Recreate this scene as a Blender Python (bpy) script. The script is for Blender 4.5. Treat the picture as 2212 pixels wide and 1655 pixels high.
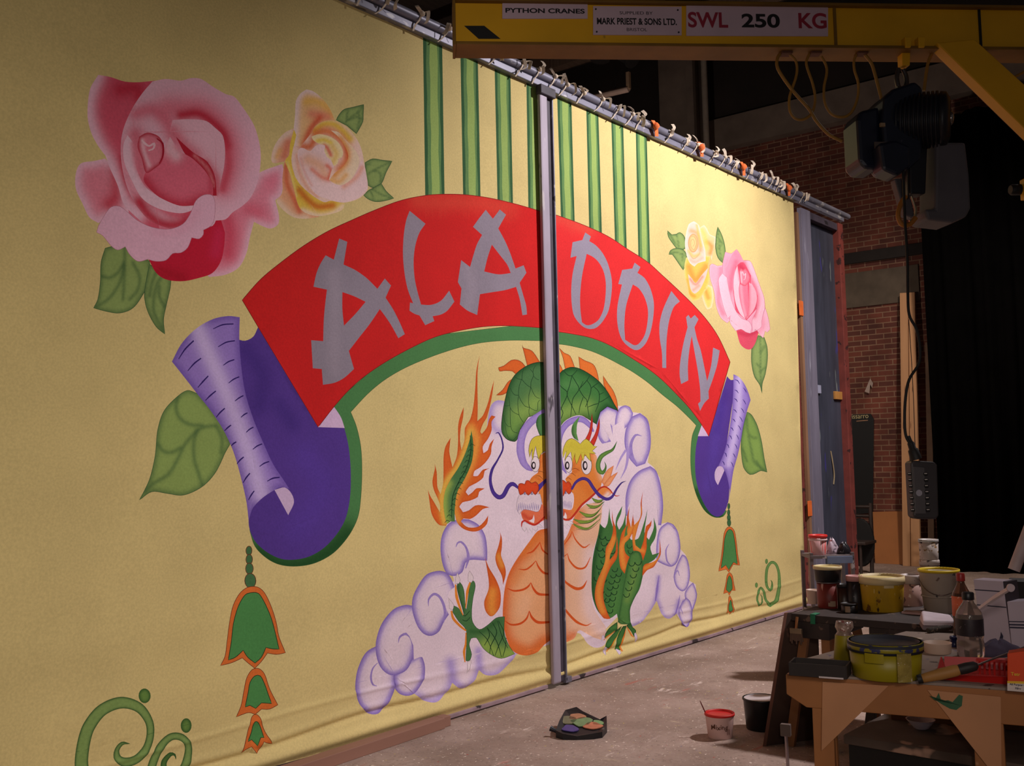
import bpy, bmesh, math, random
import numpy as np
from mathutils import Vector, Matrix

for _o in list(bpy.data.objects):
    bpy.data.objects.remove(_o)
SC = bpy.context.scene
COL = SC.collection
random.seed(4)
PI = math.pi

# ---------------------------------------------------------------- camera (eye height 1.6 m; X runs along
# the painted cloth into the depth, Y towards the cloth, Z up)
W_, H_, FOC = 2212.0, 1655.0, 2200.0
CX, CY = W_ / 2, H_ / 2
EYE = np.array([0.0, 0.0, 1.6])
MW = np.array([[0.62899772, 0.04497881, 0.77610487], [-0.77711386, 0.06379836, 0.62611805], [-0.02135218, -0.99694868, 0.07508268]])
cam_d = bpy.data.cameras.new('camera')
cam = bpy.data.objects.new('camera', cam_d)
COL.objects.link(cam)
_r, _d, _f = MW[:, 0], MW[:, 1], MW[:, 2]
cam.matrix_world = Matrix(((_r[0], -_d[0], -_f[0], EYE[0]), (_r[1], -_d[1], -_f[1], EYE[1]), (_r[2], -_d[2], -_f[2], EYE[2]), (0, 0, 0, 1)))
cam_d.sensor_fit = 'HORIZONTAL'
cam_d.sensor_width = 36.0
cam_d.lens = 36.0 * FOC / W_
cam_d.clip_start = 0.05
cam_d.clip_end = 100
SC.camera = cam

# ---------------------------------------------------------------- light and exposure
SC.view_settings.view_transform = 'Standard'
SC.view_settings.look = 'None'
SC.view_settings.gamma = 1.0
SC.view_settings.use_curve_mapping = False
SC.view_settings.exposure = 0.0
world = bpy.data.worlds.new('world')
SC.world = world
world.use_nodes = True
world.node_tree.nodes['Background'].inputs[0].default_value = (0.80, 0.70, 0.66, 1)
world.node_tree.nodes['Background'].inputs[1].default_value = 0.055


def lamp(kind, name, loc, target, power, size=0.3, color=(1, 1, 1), **kw):
    d = bpy.data.lights.new(name, kind)
    d.energy = power
    d.color = color
    if kind == 'AREA':
        d.shape = 'DISK'
        d.size = size
    else:
        d.shadow_soft_size = size
    for k, v in kw.items():
        setattr(d, k, v)
    o = bpy.data.objects.new(name, d)
    COL.objects.link(o)
    o.location = loc
    v = Vector(target) - Vector(loc)
    o.rotation_euler = v.to_track_quat('-Z', 'Y').to_euler()
    return o


# cloth floodlight, lamps added to brighten other spots, and the camera's own weak flash
lamp('SPOT', 'flood_or_fill_lamp', (8.2, 0.3, 6.0), (7.6, 4.4, 1.6), 1560, 0.18, (1.0, 0.93, 0.93), spot_size=math.radians(96), spot_blend=0.8)
lamp('SPOT', 'flood_or_fill_lamp', (0.6, -1.0, 2.15), (2.6, 4.4, 1.1), 350, 0.9, (1.0, 0.90, 0.82), spot_size=math.radians(74), spot_blend=1.0)  # added fill brightening the left canvas from beside the camera
lamp('SPOT', 'flood_or_fill_lamp', (9.5, 1.2, 6.6), (15.0, 5.4, 0.8), 950, 0.25, (1.0, 0.86, 0.74), spot_size=math.radians(62), spot_blend=0.9)  # added spot standing in for floodlight spill on the back wall
lamp('SPOT', 'bench_fill_lamp', (-0.6, -1.0, 2.9), (4.8, 1.6, 0.0), 175, 0.3, (1.0, 0.84, 0.74), spot_size=math.radians(44), spot_blend=1.0)  # added lamp behind the camera to brighten the benches
lamp('POINT', 'hidden_fill_lamp', (9.5, 6.6, 3.0), (9, 6, 0), 150, 0.1, (1.0, 0.86, 0.76))  # added lamp hidden behind the cloth to lift ceiling and column
lamp('POINT', 'flash_lamp', (0.02, -0.1, 1.72), (1, 0, 1.6), 48, 0.03, (1.0, 0.92, 0.88))


# ---------------------------------------------------------------- picking points of the real place
def ray(px, py):
    return MW @ np.array([px - CX, py - CY, FOC])


def at(px, py, z=0.0):
    """point on the horizontal plane at height z"""
    d = ray(px, py)
    return Vector(EYE + d * ((z - EYE[2]) / d[2]))


def onp(px, py, P, n):
    """point on the plane through P with normal n"""
    d = ray(px, py)
    n = np.array(n)
    return Vector(EYE + d * (float((np.array(P) - EYE) @ n) / float(d @ n)))


def deep(px, py, depth):
    """point at a distance along the optical axis"""
    return Vector(EYE + ray(px, py) / FOC * depth)


def depth_of(P):
    return float((np.array(P) - EYE) @ MW[:, 2])


def mpp(P):
    return depth_of(P) / FOC


# ---------------------------------------------------------------- materials
def srgb(c):
    c = [v / 255.0 for v in c[:3]]
    return tuple(v / 12.92 if v <= 0.04045 else ((v + 0.055) / 1.055) ** 2.4 for v in c) + (1.0,)


MATS = {}


def nodes(name):
    m = bpy.data.materials.new(name)
    m.use_nodes = True
    nt = m.node_tree
    b = nt.nodes['Principled BSDF']
    return m, nt, b


def mat(name, col, rough=0.6, var=0.12, scale=8.0, metal=0.0, spec=0.4, bump=0.0, splat=None, amount=0.5, sscale=30.0, trans=0.0, stretch=(1, 1, 1)):
    """procedural surface: base colour broken by noise, optional splashes of other paints"""
    if name in MATS:
        return MATS[name]
    m, nt, b = nodes(name)
    N, Lk = nt.nodes, nt.links
    tc = N.new('ShaderNodeTexCoord')
    mp = N.new('ShaderNodeMapping')
    mp.inputs['Scale'].default_value = stretch
    Lk.new(tc.outputs['Object'], mp.inputs['Vector'])
    nz = N.new('ShaderNodeTexNoise')
    nz.inputs['Scale'].default_value = scale
    nz.inputs['Detail'].default_value = 5
    Lk.new(mp.outputs[0], nz.inputs['Vector'])
    rp = N.new('ShaderNodeValToRGB')
    c = srgb(col)
    rp.color_ramp.elements[0].position = 0.3
    rp.color_ramp.elements[1].position = 0.7
    rp.color_ramp.elements[0].color = tuple(v * (1 - var) for v in c[:3]) + (1,)
    rp.color_ramp.elements[1].color = tuple(min(1, v * (1 + var)) for v in c[:3]) + (1,)
    Lk.new(nz.outputs['Fac'], rp.inputs['Fac'])
    out = rp.outputs['Color']
    for i, sc_ in enumerate(splat or ()):
        n2 = N.new('ShaderNodeTexNoise')
        n2.inputs['Scale'].default_value = sscale * (1 + 0.4 * i)
        n2.inputs['Detail'].default_value = 3
        m2 = N.new('ShaderNodeMapping')
        m2.inputs['Location'].default_value = (i * 3.7 + 1.1, i * 1.3, i * 2.1)
        m2.inputs['Scale'].default_value = stretch
        Lk.new(tc.outputs['Object'], m2.inputs['Vector'])
        Lk.new(m2.outputs[0], n2.inputs['Vector'])
        r2 = N.new('ShaderNodeValToRGB')
        t = 0.72 - 0.22 * amount
        r2.color_ramp.elements[0].position = t
        r2.color_ramp.elements[1].position = t + 0.03
        Lk.new(n2.outputs['Fac'], r2.inputs['Fac'])
        mx = N.new('ShaderNodeMixRGB')
        Lk.new(r2.outputs['Color'], mx.inputs['Fac'])
        Lk.new(out, mx.inputs['Color1'])
        mx.inputs['Color2'].default_value = srgb(sc_)
        out = mx.outputs['Color']
    Lk.new(out, b.inputs['Base Color'])
    b.inputs['Roughness'].default_value = rough
    b.inputs['Metallic'].default_value = metal
    b.inputs['Specular IOR Level'].default_value = spec
    if trans:
        b.inputs['Transmission Weight'].default_value = trans
        b.inputs['IOR'].default_value = 1.3
    if bump:
        bp = N.new('ShaderNodeBump')
        bp.inputs['Strength'].default_value = bump
        bp.inputs['Distance'].default_value = 0.01
        Lk.new(nz.outputs['Fac'], bp.inputs['Height'])
        Lk.new(bp.outputs[0], b.inputs['Normal'])
    MATS[name] = m
    return m


def brick_mat():
    m, nt, b = nodes('old brickwork')
    N, Lk = nt.nodes, nt.links
    tc = N.new('ShaderNodeTexCoord')
    sp = N.new('ShaderNodeSeparateXYZ')
    Lk.new(tc.outputs['Object'], sp.inputs[0])
    ad = N.new('ShaderNodeMath'); ad.operation = 'ADD'
    Lk.new(sp.outputs['X'], ad.inputs[0]); Lk.new(sp.outputs['Y'], ad.inputs[1])
    cb = N.new('ShaderNodeCombineXYZ')
    Lk.new(ad.outputs[0], cb.inputs['X'])
    Lk.new(sp.outputs['Z'], cb.inputs['Y'])
    br = N.new('ShaderNodeTexBrick')
    br.inputs['Scale'].default_value = 1.0
    br.inputs['Brick Width'].default_value = 0.225
    br.inputs['Row Height'].default_value = 0.078
    br.inputs['Mortar Size'].default_value = 0.008
    br.inputs['Mortar Smooth'].default_value = 0.2
    br.inputs['Color1'].default_value = srgb((126, 66, 50))
    br.inputs['Color2'].default_value = srgb((92, 50, 42))
    br.inputs['Mortar'].default_value = srgb((146, 112, 90))
    Lk.new(cb.outputs[0], br.inputs['Vector'])
    nz = N.new('ShaderNodeTexNoise'); nz.inputs['Scale'].default_value = 3.0; nz.inputs['Detail'].default_value = 6
    Lk.new(tc.outputs['Object'], nz.inputs['Vector'])
    mx = N.new('ShaderNodeMixRGB'); mx.blend_type = 'MULTIPLY'; mx.inputs['Fac'].default_value = 0.7
    rp = N.new('ShaderNodeValToRGB')
    rp.color_ramp.elements[0].position = 0.35; rp.color_ramp.elements[0].color = (0.45, 0.42, 0.4, 1)
    rp.color_ramp.elements[1].position = 0.65; rp.color_ramp.elements[1].color = (1, 1, 1, 1)
    Lk.new(nz.outputs['Fac'], rp.inputs['Fac'])
    Lk.new(br.outputs['Color'], mx.inputs['Color1']); Lk.new(rp.outputs['Color'], mx.inputs['Color2'])
    Lk.new(mx.outputs[0], b.inputs['Base Color'])
    b.inputs['Roughness'].default_value = 0.9
    bp = N.new('ShaderNodeBump'); bp.inputs['Strength'].default_value = 0.5; bp.inputs['Distance'].default_value = 0.01; bp.invert = True
    Lk.new(br.outputs['Fac'], bp.inputs['Height']); Lk.new(bp.outputs[0], b.inputs['Normal'])
    return m


def floor_mat():
    m, nt, b = nodes('paint spattered concrete')
    N, Lk = nt.nodes, nt.links
    tc = N.new('ShaderNodeTexCoord')

    def noise(scale, detail=4, stretch=(1, 1, 1), loc=(0, 0, 0), rot=0.0, rough=0.55):
        mp = N.new('ShaderNodeMapping')
        mp.inputs['Scale'].default_value = stretch
        mp.inputs['Location'].default_value = loc
        mp.inputs['Rotation'].default_value = (0, 0, rot)
        Lk.new(tc.outputs['Object'], mp.inputs['Vector'])
        n = N.new('ShaderNodeTexNoise')
        n.inputs['Scale'].default_value = scale
        n.inputs['Detail'].default_value = detail
        n.inputs['Roughness'].default_value = rough
        Lk.new(mp.outputs[0], n.inputs['Vector'])
        return n.outputs['Fac']

    def ramp(src, a, c, ca=(0, 0, 0, 1), cc=(1, 1, 1, 1)):
        r = N.new('ShaderNodeValToRGB')
        r.color_ramp.elements[0].position = a; r.color_ramp.elements[0].color = ca
        r.color_ramp.elements[1].position = c; r.color_ramp.elements[1].color = cc
        Lk.new(src, r.inputs['Fac'])
        return r.outputs['Color']

    def mix(fac, c1, c2, k=1.0):
        x = N.new('ShaderNodeMixRGB')
        if k < 1:
            q = N.new('ShaderNodeMath'); q.operation = 'MULTIPLY'; q.inputs[1].default_value = k
            Lk.new(fac, q.inputs[0]); fac = q.outputs[0]
        Lk.new(fac, x.inputs['Fac'])
        Lk.new(c1, x.inputs['Color1'])
        if isinstance(c2, tuple):
            x.inputs['Color2'].default_value = srgb(c2)
        else:
            Lk.new(c2, x.inputs['Color2'])
        return x.outputs[0]

    def both(a, c):
        x = N.new('ShaderNodeMath'); x.operation = 'MULTIPLY'
        Lk.new(a, x.inputs[0]); Lk.new(c, x.inputs[1])
        return x.outputs[0]
    c = ramp(noise(1.6, 6), 0.3, 0.7, srgb((136, 115, 103)), srgb((180, 157, 146)))
    c = mix(ramp(noise(9, 6), 0.45, 0.75), c, (150, 124, 112), 0.5)
    c = mix(ramp(noise(55, 4), 0.55, 0.7), c, (104, 88, 80), 0.5)
    # long scuffs of white paint, mostly across the walkway
    c = mix(ramp(noise(2.6, 7, (1, 1, 1), (6, 1, 0), 0, 0.7), 0.55, 0.72), c, (182, 160, 146), 0.45)
    c = mix(both(ramp(noise(5, 9, (0.5, 1.8, 1), (3, 1, 0), 0.35, 0.75), 0.58, 0.66), ramp(noise(1.3, 3, (1, 1, 1), (7, 2, 0)), 0.46, 0.58)), c, (232, 212, 202), 0.8)
    c = mix(both(ramp(noise(9, 9, (1.2, 0.6, 1), (9, 4, 0), 1.2, 0.75), 0.6, 0.66), ramp(noise(0.9, 2, (1, 1, 1), (1, 9, 0)), 0.46, 0.6)), c, (212, 192, 160), 0.5)
    # fine spots: white, yellow, red, dark
    for sc_, lo, colr, loc in ((70, 0.70, (214, 194, 180), (3, 9, 0)), (46, 0.70, (240, 222, 208), (0, 0, 0)), (30, 0.715, (236, 220, 206), (5, 5, 0)), (34, 0.735, (206, 186, 96), (11, 3, 0)), (26, 0.75, (176, 52, 46), (2, 14, 0)), (38, 0.73, (44, 36, 36), (8, 8, 0)), (22, 0.755, (70, 88, 140), (17, 6, 0))):
        c = mix(ramp(noise(sc_, 2.0, (1, 1, 1), loc), lo, lo + 0.015), c, colr, 0.9)
    c = mix(both(ramp(noise(6, 4, (0.5, 2, 1), (21, 3, 0), 0.2), 0.62, 0.7), ramp(noise(1.3, 1, (1, 1, 1), (4, 12, 0)), 0.55, 0.6)), c, (180, 88, 74), 0.5)
    Lk.new(c, b.inputs['Base Color'])
    b.inputs['Roughness'].default_value = 0.75
    b.inputs['Specular IOR Level'].default_value = 0.25
    bp = N.new('ShaderNodeBump'); bp.inputs['Strength'].default_value = 0.25; bp.inputs['Distance'].default_value = 0.01
    Lk.new(noise(30, 6), bp.inputs['Height']); Lk.new(bp.outputs[0], b.inputs['Normal'])
    return m


def cloth_mat():
    m, nt, b = nodes('painted canvas')
    N, Lk = nt.nodes, nt.links
    at_ = N.new('ShaderNodeVertexColor')
    at_.layer_name = 'paint'
    tc = N.new('ShaderNodeTexCoord')
    # patchy brushwork and fine weave
    nz = N.new('ShaderNodeTexNoise'); nz.inputs['Scale'].default_value = 2.2; nz.inputs['Detail'].default_value = 6
    Lk.new(tc.outputs['Object'], nz.inputs['Vector'])
    n2 = N.new('ShaderNodeTexNoise'); n2.inputs['Scale'].default_value = 90; n2.inputs['Detail'].default_value = 2
    Lk.new(tc.outputs['Object'], n2.inputs['Vector'])
    ad = N.new('ShaderNodeMath'); ad.operation = 'ADD'
    Lk.new(nz.outputs['Fac'], ad.inputs[0]); Lk.new(n2.outputs['Fac'], ad.inputs[1])
    rp = N.new('ShaderNodeMapRange')
    rp.inputs['From Min'].default_value = 0.7; rp.inputs['From Max'].default_value = 1.3
    rp.inputs['To Min'].default_value = 0.88; rp.inputs['To Max'].default_value = 1.08
    Lk.new(ad.outputs[0], rp.inputs['Value'])
    mx = N.new('ShaderNodeVectorMath'); mx.operation = 'SCALE'
    Lk.new(at_.outputs['Color'], mx.inputs[0]); Lk.new(rp.outputs[0], mx.inputs['Scale'])
    Lk.new(mx.outputs[0], b.inputs['Base Color'])
    b.inputs['Roughness'].default_value = 0.85
    b.inputs['Specular IOR Level'].default_value = 0.15
    bp = N.new('ShaderNodeBump'); bp.inputs['Strength'].default_value = 0.12; bp.inputs['Distance'].default_value = 0.004
    Lk.new(n2.outputs['Fac'], bp.inputs['Height']); Lk.new(bp.outputs[0], b.inputs['Normal'])
    return m


# ---------------------------------------------------------------- mesh helpers
class MB:
    """collects shapes into one mesh (world or local coordinates)"""

    def __init__(self):
        self.v, self.f, self.sm = [], [], []

    def add(self, v, f, smooth=False):
        b = len(self.v)
        self.v += [tuple(p) for p in v]
        self.f += [tuple(i + b for i in q) for q in f]
        self.sm += [smooth] * len(f)
        return self

    def box(self, c, size, rot=None):
        sx, sy, sz = (s / 2 for s in size)
        P = [Vector((x, y, z)) for x in (-sx, sx) for y in (-sy, sy) for z in (-sz, sz)]
        if rot is not None:
            P = [rot @ p for p in P]
        P = [p + Vector(c) for p in P]
        return self.add(P, [(0, 1, 3, 2), (4, 6, 7, 5), (0, 4, 5, 1), (2, 3, 7, 6), (0, 2, 6, 4), (1, 5, 7, 3)])

    def hexa(self, P):
        """8 corners: bottom loop then top loop"""
        return self.add(P, [(3, 2, 1, 0), (4, 5, 6, 7), (0, 1, 5, 4), (1, 2, 6, 5), (2, 3, 7, 6), (3, 0, 4, 7)])

    def prism(self, P, d):
        """polygon P extruded by vector d"""
        n = len(P)
        d = Vector(d)
        P = [Vector(p) for p in P]
        return self.add(P + [p + d for p in P], [tuple(range(n))[::-1], tuple(range(n, 2 * n))] + [(i, (i + 1) % n, n + (i + 1) % n, n + i) for i in range(n)])

    def lathe(self, prof, c=(0, 0, 0), seg=32, rot=None, cap0=True, cap1=True, wob=0.0, sq=1.0):
        """profile [(radius, z)] turned round the local z axis"""
        v, f = [], []
        for (r, z) in prof:
            for k in range(seg):
                a = 2 * PI * k / seg
                q = r * (1 + wob * math.sin(3 * a + z * 31))
                p = Vector((q * math.cos(a), q * math.sin(a) * sq, z))
                if rot is not None:
                    p = rot @ p
                v.append(p + Vector(c))
        n = len(prof)
        for i in range(n - 1):
            for k in range(seg):
                f.append((i * seg + k, i * seg + (k + 1) % seg, (i + 1) * seg + (k + 1) % seg, (i + 1) * seg + k))
        self.add(v, f, True)
        if cap0:
            self.add(v[:seg], [tuple(range(seg))[::-1]])
        if cap1:
            self.add(v[-seg:], [tuple(range(seg))])
        return self

    def tube(self, P, r, seg=8, cap=True):
        P = [Vector(p) for p in P]
        n = len(P)
        R = r if isinstance(r, (list, tuple)) else [r] * n
        v, f = [], []
        up = None
        for i in range(n):
            t = (P[min(i + 1, n - 1)] - P[max(i - 1, 0)])
            t = t.normalized() if t.length > 1e-9 else Vector((0, 0, 1))
            if up is None:
                up = Vector((0, 0, 1)) if abs(t.z) < 0.9 else Vector((1, 0, 0))
            a = t.cross(up).normalized()
            if a.length < 1e-6:
                a = t.orthogonal().normalized()
            up = a.cross(t).normalized()
            for k in range(seg):
                q = 2 * PI * k / seg
                v.append(P[i] + (a * math.cos(q) + up * math.sin(q)) * R[i])
        for i in range(n - 1):
            for k in range(seg):
                f.append((i * seg + k, i * seg + (k + 1) % seg, (i + 1) * seg + (k + 1) % seg, (i + 1) * seg + k))
        self.add(v, f, True)
        if cap:
            self.add(v[:seg], [tuple(range(seg))])
            self.add(v[-seg:], [tuple(range(seg))[::-1]])
        return self

    def strip(self, P, w, side, th=0.0015):
        """flat tape along P, w wide in direction side"""
        P = [Vector(p) for p in P]
        side = Vector(side).normalized()
        v, f = [], []
        n = len(P)
        for i in range(n):
            t = (P[min(i + 1, n - 1)] - P[max(i - 1, 0)]).normalized()
            nn = t.cross(side).normalized() * th
            for a in (side * w / 2 + nn, -side * w / 2 + nn, -side * w / 2 - nn, side * w / 2 - nn):
                v.append(P[i] + a)
        for i in range(n - 1):
            for k in range(4):
                f.append((i * 4 + k, i * 4 + (k + 1) % 4, i * 4 + 4 + (k + 1) % 4, i * 4 + 4 + k))
        f += [(0, 1, 2, 3), (n * 4 - 1, n * 4 - 2, n * 4 - 3, n * 4 - 4)]
        return self.add(v, f)


def curve_pts(P, n=6):
    """smooth 3-D path through P"""
    P = [Vector(p) for p in P]
    out = []
    for i in range(len(P) - 1):
        p0 = P[max(i - 1, 0)]; p1 = P[i]; p2 = P[i + 1]; p3 = P[min(i + 2, len(P) - 1)]
        for j in range(n):
            t = j / n
            out.append(0.5 * ((2 * p1) + (p2 - p0) * t + (2 * p0 - 5 * p1 + 4 * p2 - p3) * t * t + (3 * p1 - p0 - 3 * p2 + p3) * t ** 3))
    out.append(P[-1])
    return out


def link(o, parent=None):
    COL.objects.link(o)
    if parent is not None:
        o.parent = parent
    return o


def obj(name, mb, material, parent=None, bevel=0.0, world=True):
    """ONE mesh object; parts are given in world coordinates unless world=False (then local to the parent)"""
    me = bpy.data.meshes.new(name)
    V = mb.v
    org = Vector((0, 0, 0))
    if world:
        if parent is not None:
            q = parent
            while q is not None:
                org += Vector(q.location)
                q = q.parent
        else:
            xs = [p[0] for p in V]; ys = [p[1] for p in V]; zs = [p[2] for p in V]
            org = Vector(((min(xs) + max(xs)) / 2, (min(ys) + max(ys)) / 2, min(zs)))
        V = [(p[0] - org.x, p[1] - org.y, p[2] - org.z) for p in V]
    me.from_pydata(V, [], mb.f)
    me.polygons.foreach_set('use_smooth', mb.sm)
    me.update()
    bm = bmesh.new()
    bm.from_mesh(me)
    bmesh.ops.recalc_face_normals(bm, faces=bm.faces)
    bm.to_mesh(me)
    bm.free()
    me.materials.append(material)
    o = bpy.data.objects.new(name, me)
    if parent is None and world:
        o.location = org
    link(o, parent)
    if bevel:
        b = o.modifiers.new('edge', 'BEVEL')
        b.width = bevel
        b.segments = 2
        b.limit_method = 'ANGLE'
    return o


def tag(o, label, cat, group=None, kind=None):
    o['label'] = label
    o['category'] = cat
    if group:
        o['group'] = group
    if kind:
        o['kind'] = kind
    return o


def thing(name, label, cat, loc, rz=0.0, group=None):
    o = bpy.data.objects.new(name, None)
    o.empty_display_size = 0.05
    link(o)
    o.location = loc
    o.rotation_euler = (0, 0, rz)
    return tag(o, label, cat, group)


def struct(name, mb, material):
    o = obj(name, mb, material)
    o['kind'] = 'structure'
    return o


def lettering(name, text, size, material, parent, origin, u, v, align='LEFT', bold=0.0, squeeze=1.0, lift=0.002):
    """flat raised letters: origin = baseline start, u = reading direction, v = up (world)"""
    cu = bpy.data.curves.new(name, 'FONT')
    cu.body = text
    cu.size = 1.0
    cu.align_x = align
    cu.offset = bold
    cu.extrude = 0.0
    t = bpy.data.objects.new(name, cu)
    COL.objects.link(t)
    bpy.context.view_layer.update()
    me = bpy.data.meshes.new_from_object(t.evaluated_get(bpy.context.evaluated_depsgraph_get()))
    bpy.data.objects.remove(t)
    bpy.data.curves.remove(cu)
    u = Vector(u).normalized()
    v = Vector(v).normalized()
    n = u.cross(v).normalized()
    org = Vector((0, 0, 0))
    q = parent
    while q is not None:
        org += Vector(q.location)
        q = q.parent
    for p in me.vertices:
        c = p.co * size
        p.co = Vector(origin) + u * c.x * squeeze + v * c.y + n * lift - org
    me.materials.clear()
    me.materials.append(material)
    o = bpy.data.objects.new(name, me)
    return link(o, parent)
# ---------------------------------------------------------------- the painting
# Every painted motif is a closed outline in the drawing sheets below (sheet -> origin, scale of the
# full drawing).  All outlines of a cloth are merged into ONE flat mesh (constrained triangulation) and
# the paint colour is stored per face corner, so the picture really is the surface of the cloth.
SHEET = {'P': (0, 0, 1.0), '1': (140, 140, 2.758), '2': (560, 160, 4.868), '3': (280, 640, 2.759),
         '4': (500, 380, 2.853), '5': (1180, 440, 3.182), '6': (900, 720, 3.762), '7': (1180, 720, 3.762),
         '8': (740, 1100, 3.598), '9': (1180, 1080, 3.942), '10': (1480, 780, 2.957), '11': (440, 1160, 3.345),
         '12': (0, 1440, 4.424), 'R': (1430, 460, 4.136), 'Q': (1180, 860, 5.518), 'H': (1080, 920, 5.9125),
         'K': (1080, 740, 7.525), 'J': (1280, 1060, 7.525), 'T': (1240, 1220, 7.522),
         'A': (700, 0, 3.941), 'B': (1100, 80, 3.687)}


def pts_of(sheet, text):
    """'x,y cx,y @S x,y' -> array of drawing points and corner flags (c = sharp corner)"""
    ox, oy, s = SHEET[sheet]
    P, C_ = [], []
    for tok in text.split():
        if tok[0] == '@':
            ox, oy, s = SHEET[tok[1:]]
            continue
        c = tok[0] == 'c'
        if c:
            tok = tok[1:]
        f = tok.split(',')
        P.append((ox + float(f[0]) / s, oy + float(f[1]) / s))
        C_.append(c)
    return np.array(P), C_


def smooth(P, corner, closed=True, seg=7.0):
    """Catmull-Rom through the points, broken at corners"""
    n = len(P)
    out = []
    m = n if closed else n - 1
    for i in range(m):
        p1, p2 = P[i], P[(i + 1) % n]
        p0 = P[i - 1] if (closed or i > 0) else p1 * 2 - p2
        p3 = P[(i + 2) % n] if (closed or i + 2 < n) else p2 * 2 - p1
        d = p2 - p1
        L = float(np.hypot(d[0], d[1]))
        t1 = (p2 - p0) * 0.5
        t2 = (p3 - p1) * 0.5
        for t in (t1, t2):
            l = float(np.hypot(t[0], t[1]))
            if l > L:
                t *= L / l
        if corner[i]:
            t1 = d * 0.9 if not corner[(i + 1) % n] else d
        if corner[(i + 1) % n]:
            t2 = d * 0.9 if not corner[i] else d
        k = 1 if (corner[i] and corner[(i + 1) % n]) else max(2, min(14, int(L / seg) + 1))
        for j in range(k):
            t = j / k
            a = 2 * t ** 3 - 3 * t * t + 1
            b = t ** 3 - 2 * t * t + t
            c = -2 * t ** 3 + 3 * t * t
            e = t ** 3 - t * t
            out.append(a * p1 + b * t1 + c * p2 + e * t2)
    if not closed:
        out.append(P[-1])
    return np.array(out)


def seg_dist(V, L, closed=False):
    """distance of points V to polyline L (and position along it 0..1)"""
    A = L if closed else L[:-1]
    B = np.roll(L, -1, 0) if closed else L[1:]
    best = np.full(len(V), 1e9)
    for a, b in zip(A, B):
        d = b - a
        q = float(d @ d) + 1e-9
        t = np.clip(((V - a) @ d) / q, 0, 1)
        e = V - (a + t[:, None] * d)
        best = np.minimum(best, np.hypot(e[:, 0], e[:, 1]))
    return best


def inside(V, L):
    """winding-number test, vectorised over points"""
    wn = np.zeros(len(V), int)
    A, B = L, np.roll(L, -1, 0)
    for a, b in zip(A, B):
        if a[1] == b[1]:
            continue
        left = (b[0] - a[0]) * (V[:, 1] - a[1]) - (V[:, 0] - a[0]) * (b[1] - a[1])
        if a[1] < b[1]:
            wn += ((V[:, 1] >= a[1]) & (V[:, 1] < b[1]) & (left > 0)).astype(int)
        else:
            wn -= ((V[:, 1] < a[1]) & (V[:, 1] >= b[1]) & (left < 0)).astype(int)
    return wn != 0


def lin(c):
    c = np.array(c, float) / 255.0
    return np.where(c <= 0.04045, c / 12.92, ((c + 0.055) / 1.055) ** 2.4)


SHAPES = {'L': [], 'R': []}
SIDE = ['L']


def sh(sheet, text, col, ops=(), step=7.0, closed=True):
    """a painted area; ops: ('e', width, colour, strength) shade along its outline,
    ('s', 'points', width, colour, strength) an airbrush stroke, ('g', p0, p1, colour) a blend"""
    P, c = pts_of(sheet, text)
    L = smooth(P, c)
    sc = SHEET[sheet][2]
    o2 = []
    for o in ops:
        if o[0] == 's':
            q, cc = pts_of(sheet, o[1])
            q = smooth(q, cc, False) if len(q) > 2 else q
            o2.append(('s', q, o[2] / sc, lin(o[3]), o[4]))
        elif o[0] in 'eb':
            o2.append((o[0], None, o[1] / sc, lin(o[2]), o[3]))
        elif o[0] == 'g':
            q, cc = pts_of(sheet, o[1])
            o2.append(('g', q, 0, lin(o[2]), 1.0))
    if not o2:
        step = 0
    SHAPES[SIDE[0]].append((L, lin(col), o2, step))
    return L


def raw(L, col, ops=(), step=0):
    SHAPES[SIDE[0]].append((np.array(L), lin(col), list(ops), step))


def ribbon(sheet, text, col, ops=(), step=0):
    """brush line; points are x,y,w (w = full width in sheet units)"""
    ox, oy, s = SHEET[sheet]
    P, Wd = [], []
    w = 4.0
    for tok in text.split():
        if tok[0] == '@':
            ox, oy, s = SHEET[tok[1:]]
            continue
        f = [float(v) for v in tok.split(',')]
        if len(f) > 2:
            w = f[2]
        P.append((ox + f[0] / s, oy + f[1] / s))
        Wd.append(w / s)
    P = np.array(P)
    Q = smooth(P, [False] * len(P), False, 5.0) if len(P) > 2 else P
    # width interpolated along the control points
    d0 = np.concatenate([[0], np.cumsum(np.hypot(*np.diff(P, axis=0).T))])
    d1 = np.concatenate([[0], np.cumsum(np.hypot(*np.diff(Q, axis=0).T))])
    ww = np.interp(d1 / max(d1[-1], 1e-6), d0 / max(d0[-1], 1e-6), Wd) * 0.5
    T = np.gradient(Q, axis=0)
    T /= (np.hypot(T[:, 0], T[:, 1])[:, None] + 1e-9)
    N = np.stack([-T[:, 1], T[:, 0]], 1) * ww[:, None]
    o2 = []
    for o in ops:
        if o[0] == 'e':
            o2.append(('e', None, o[1] / s, lin(o[2]), o[3]))
    SHAPES[SIDE[0]].append((np.concatenate([Q + N, (Q - N)[::-1]]), lin(col), o2, step))


def outline(L, w, col):
    """thin painted contour round a closed outline (w in drawing units)"""
    T = np.roll(L, -1, 0) - np.roll(L, 1, 0)
    T /= (np.hypot(T[:, 0], T[:, 1])[:, None] + 1e-9)
    N = np.stack([-T[:, 1], T[:, 0]], 1) * (w * 0.5)
    a, b = L + N, L - N
    n = len(L)
    k = 24
    for i in range(0, n, k):
        j = [(i + q) % n for q in range(min(k, n - i) + 1)]
        raw(np.concatenate([a[j], b[j][::-1]]), col)


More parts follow.
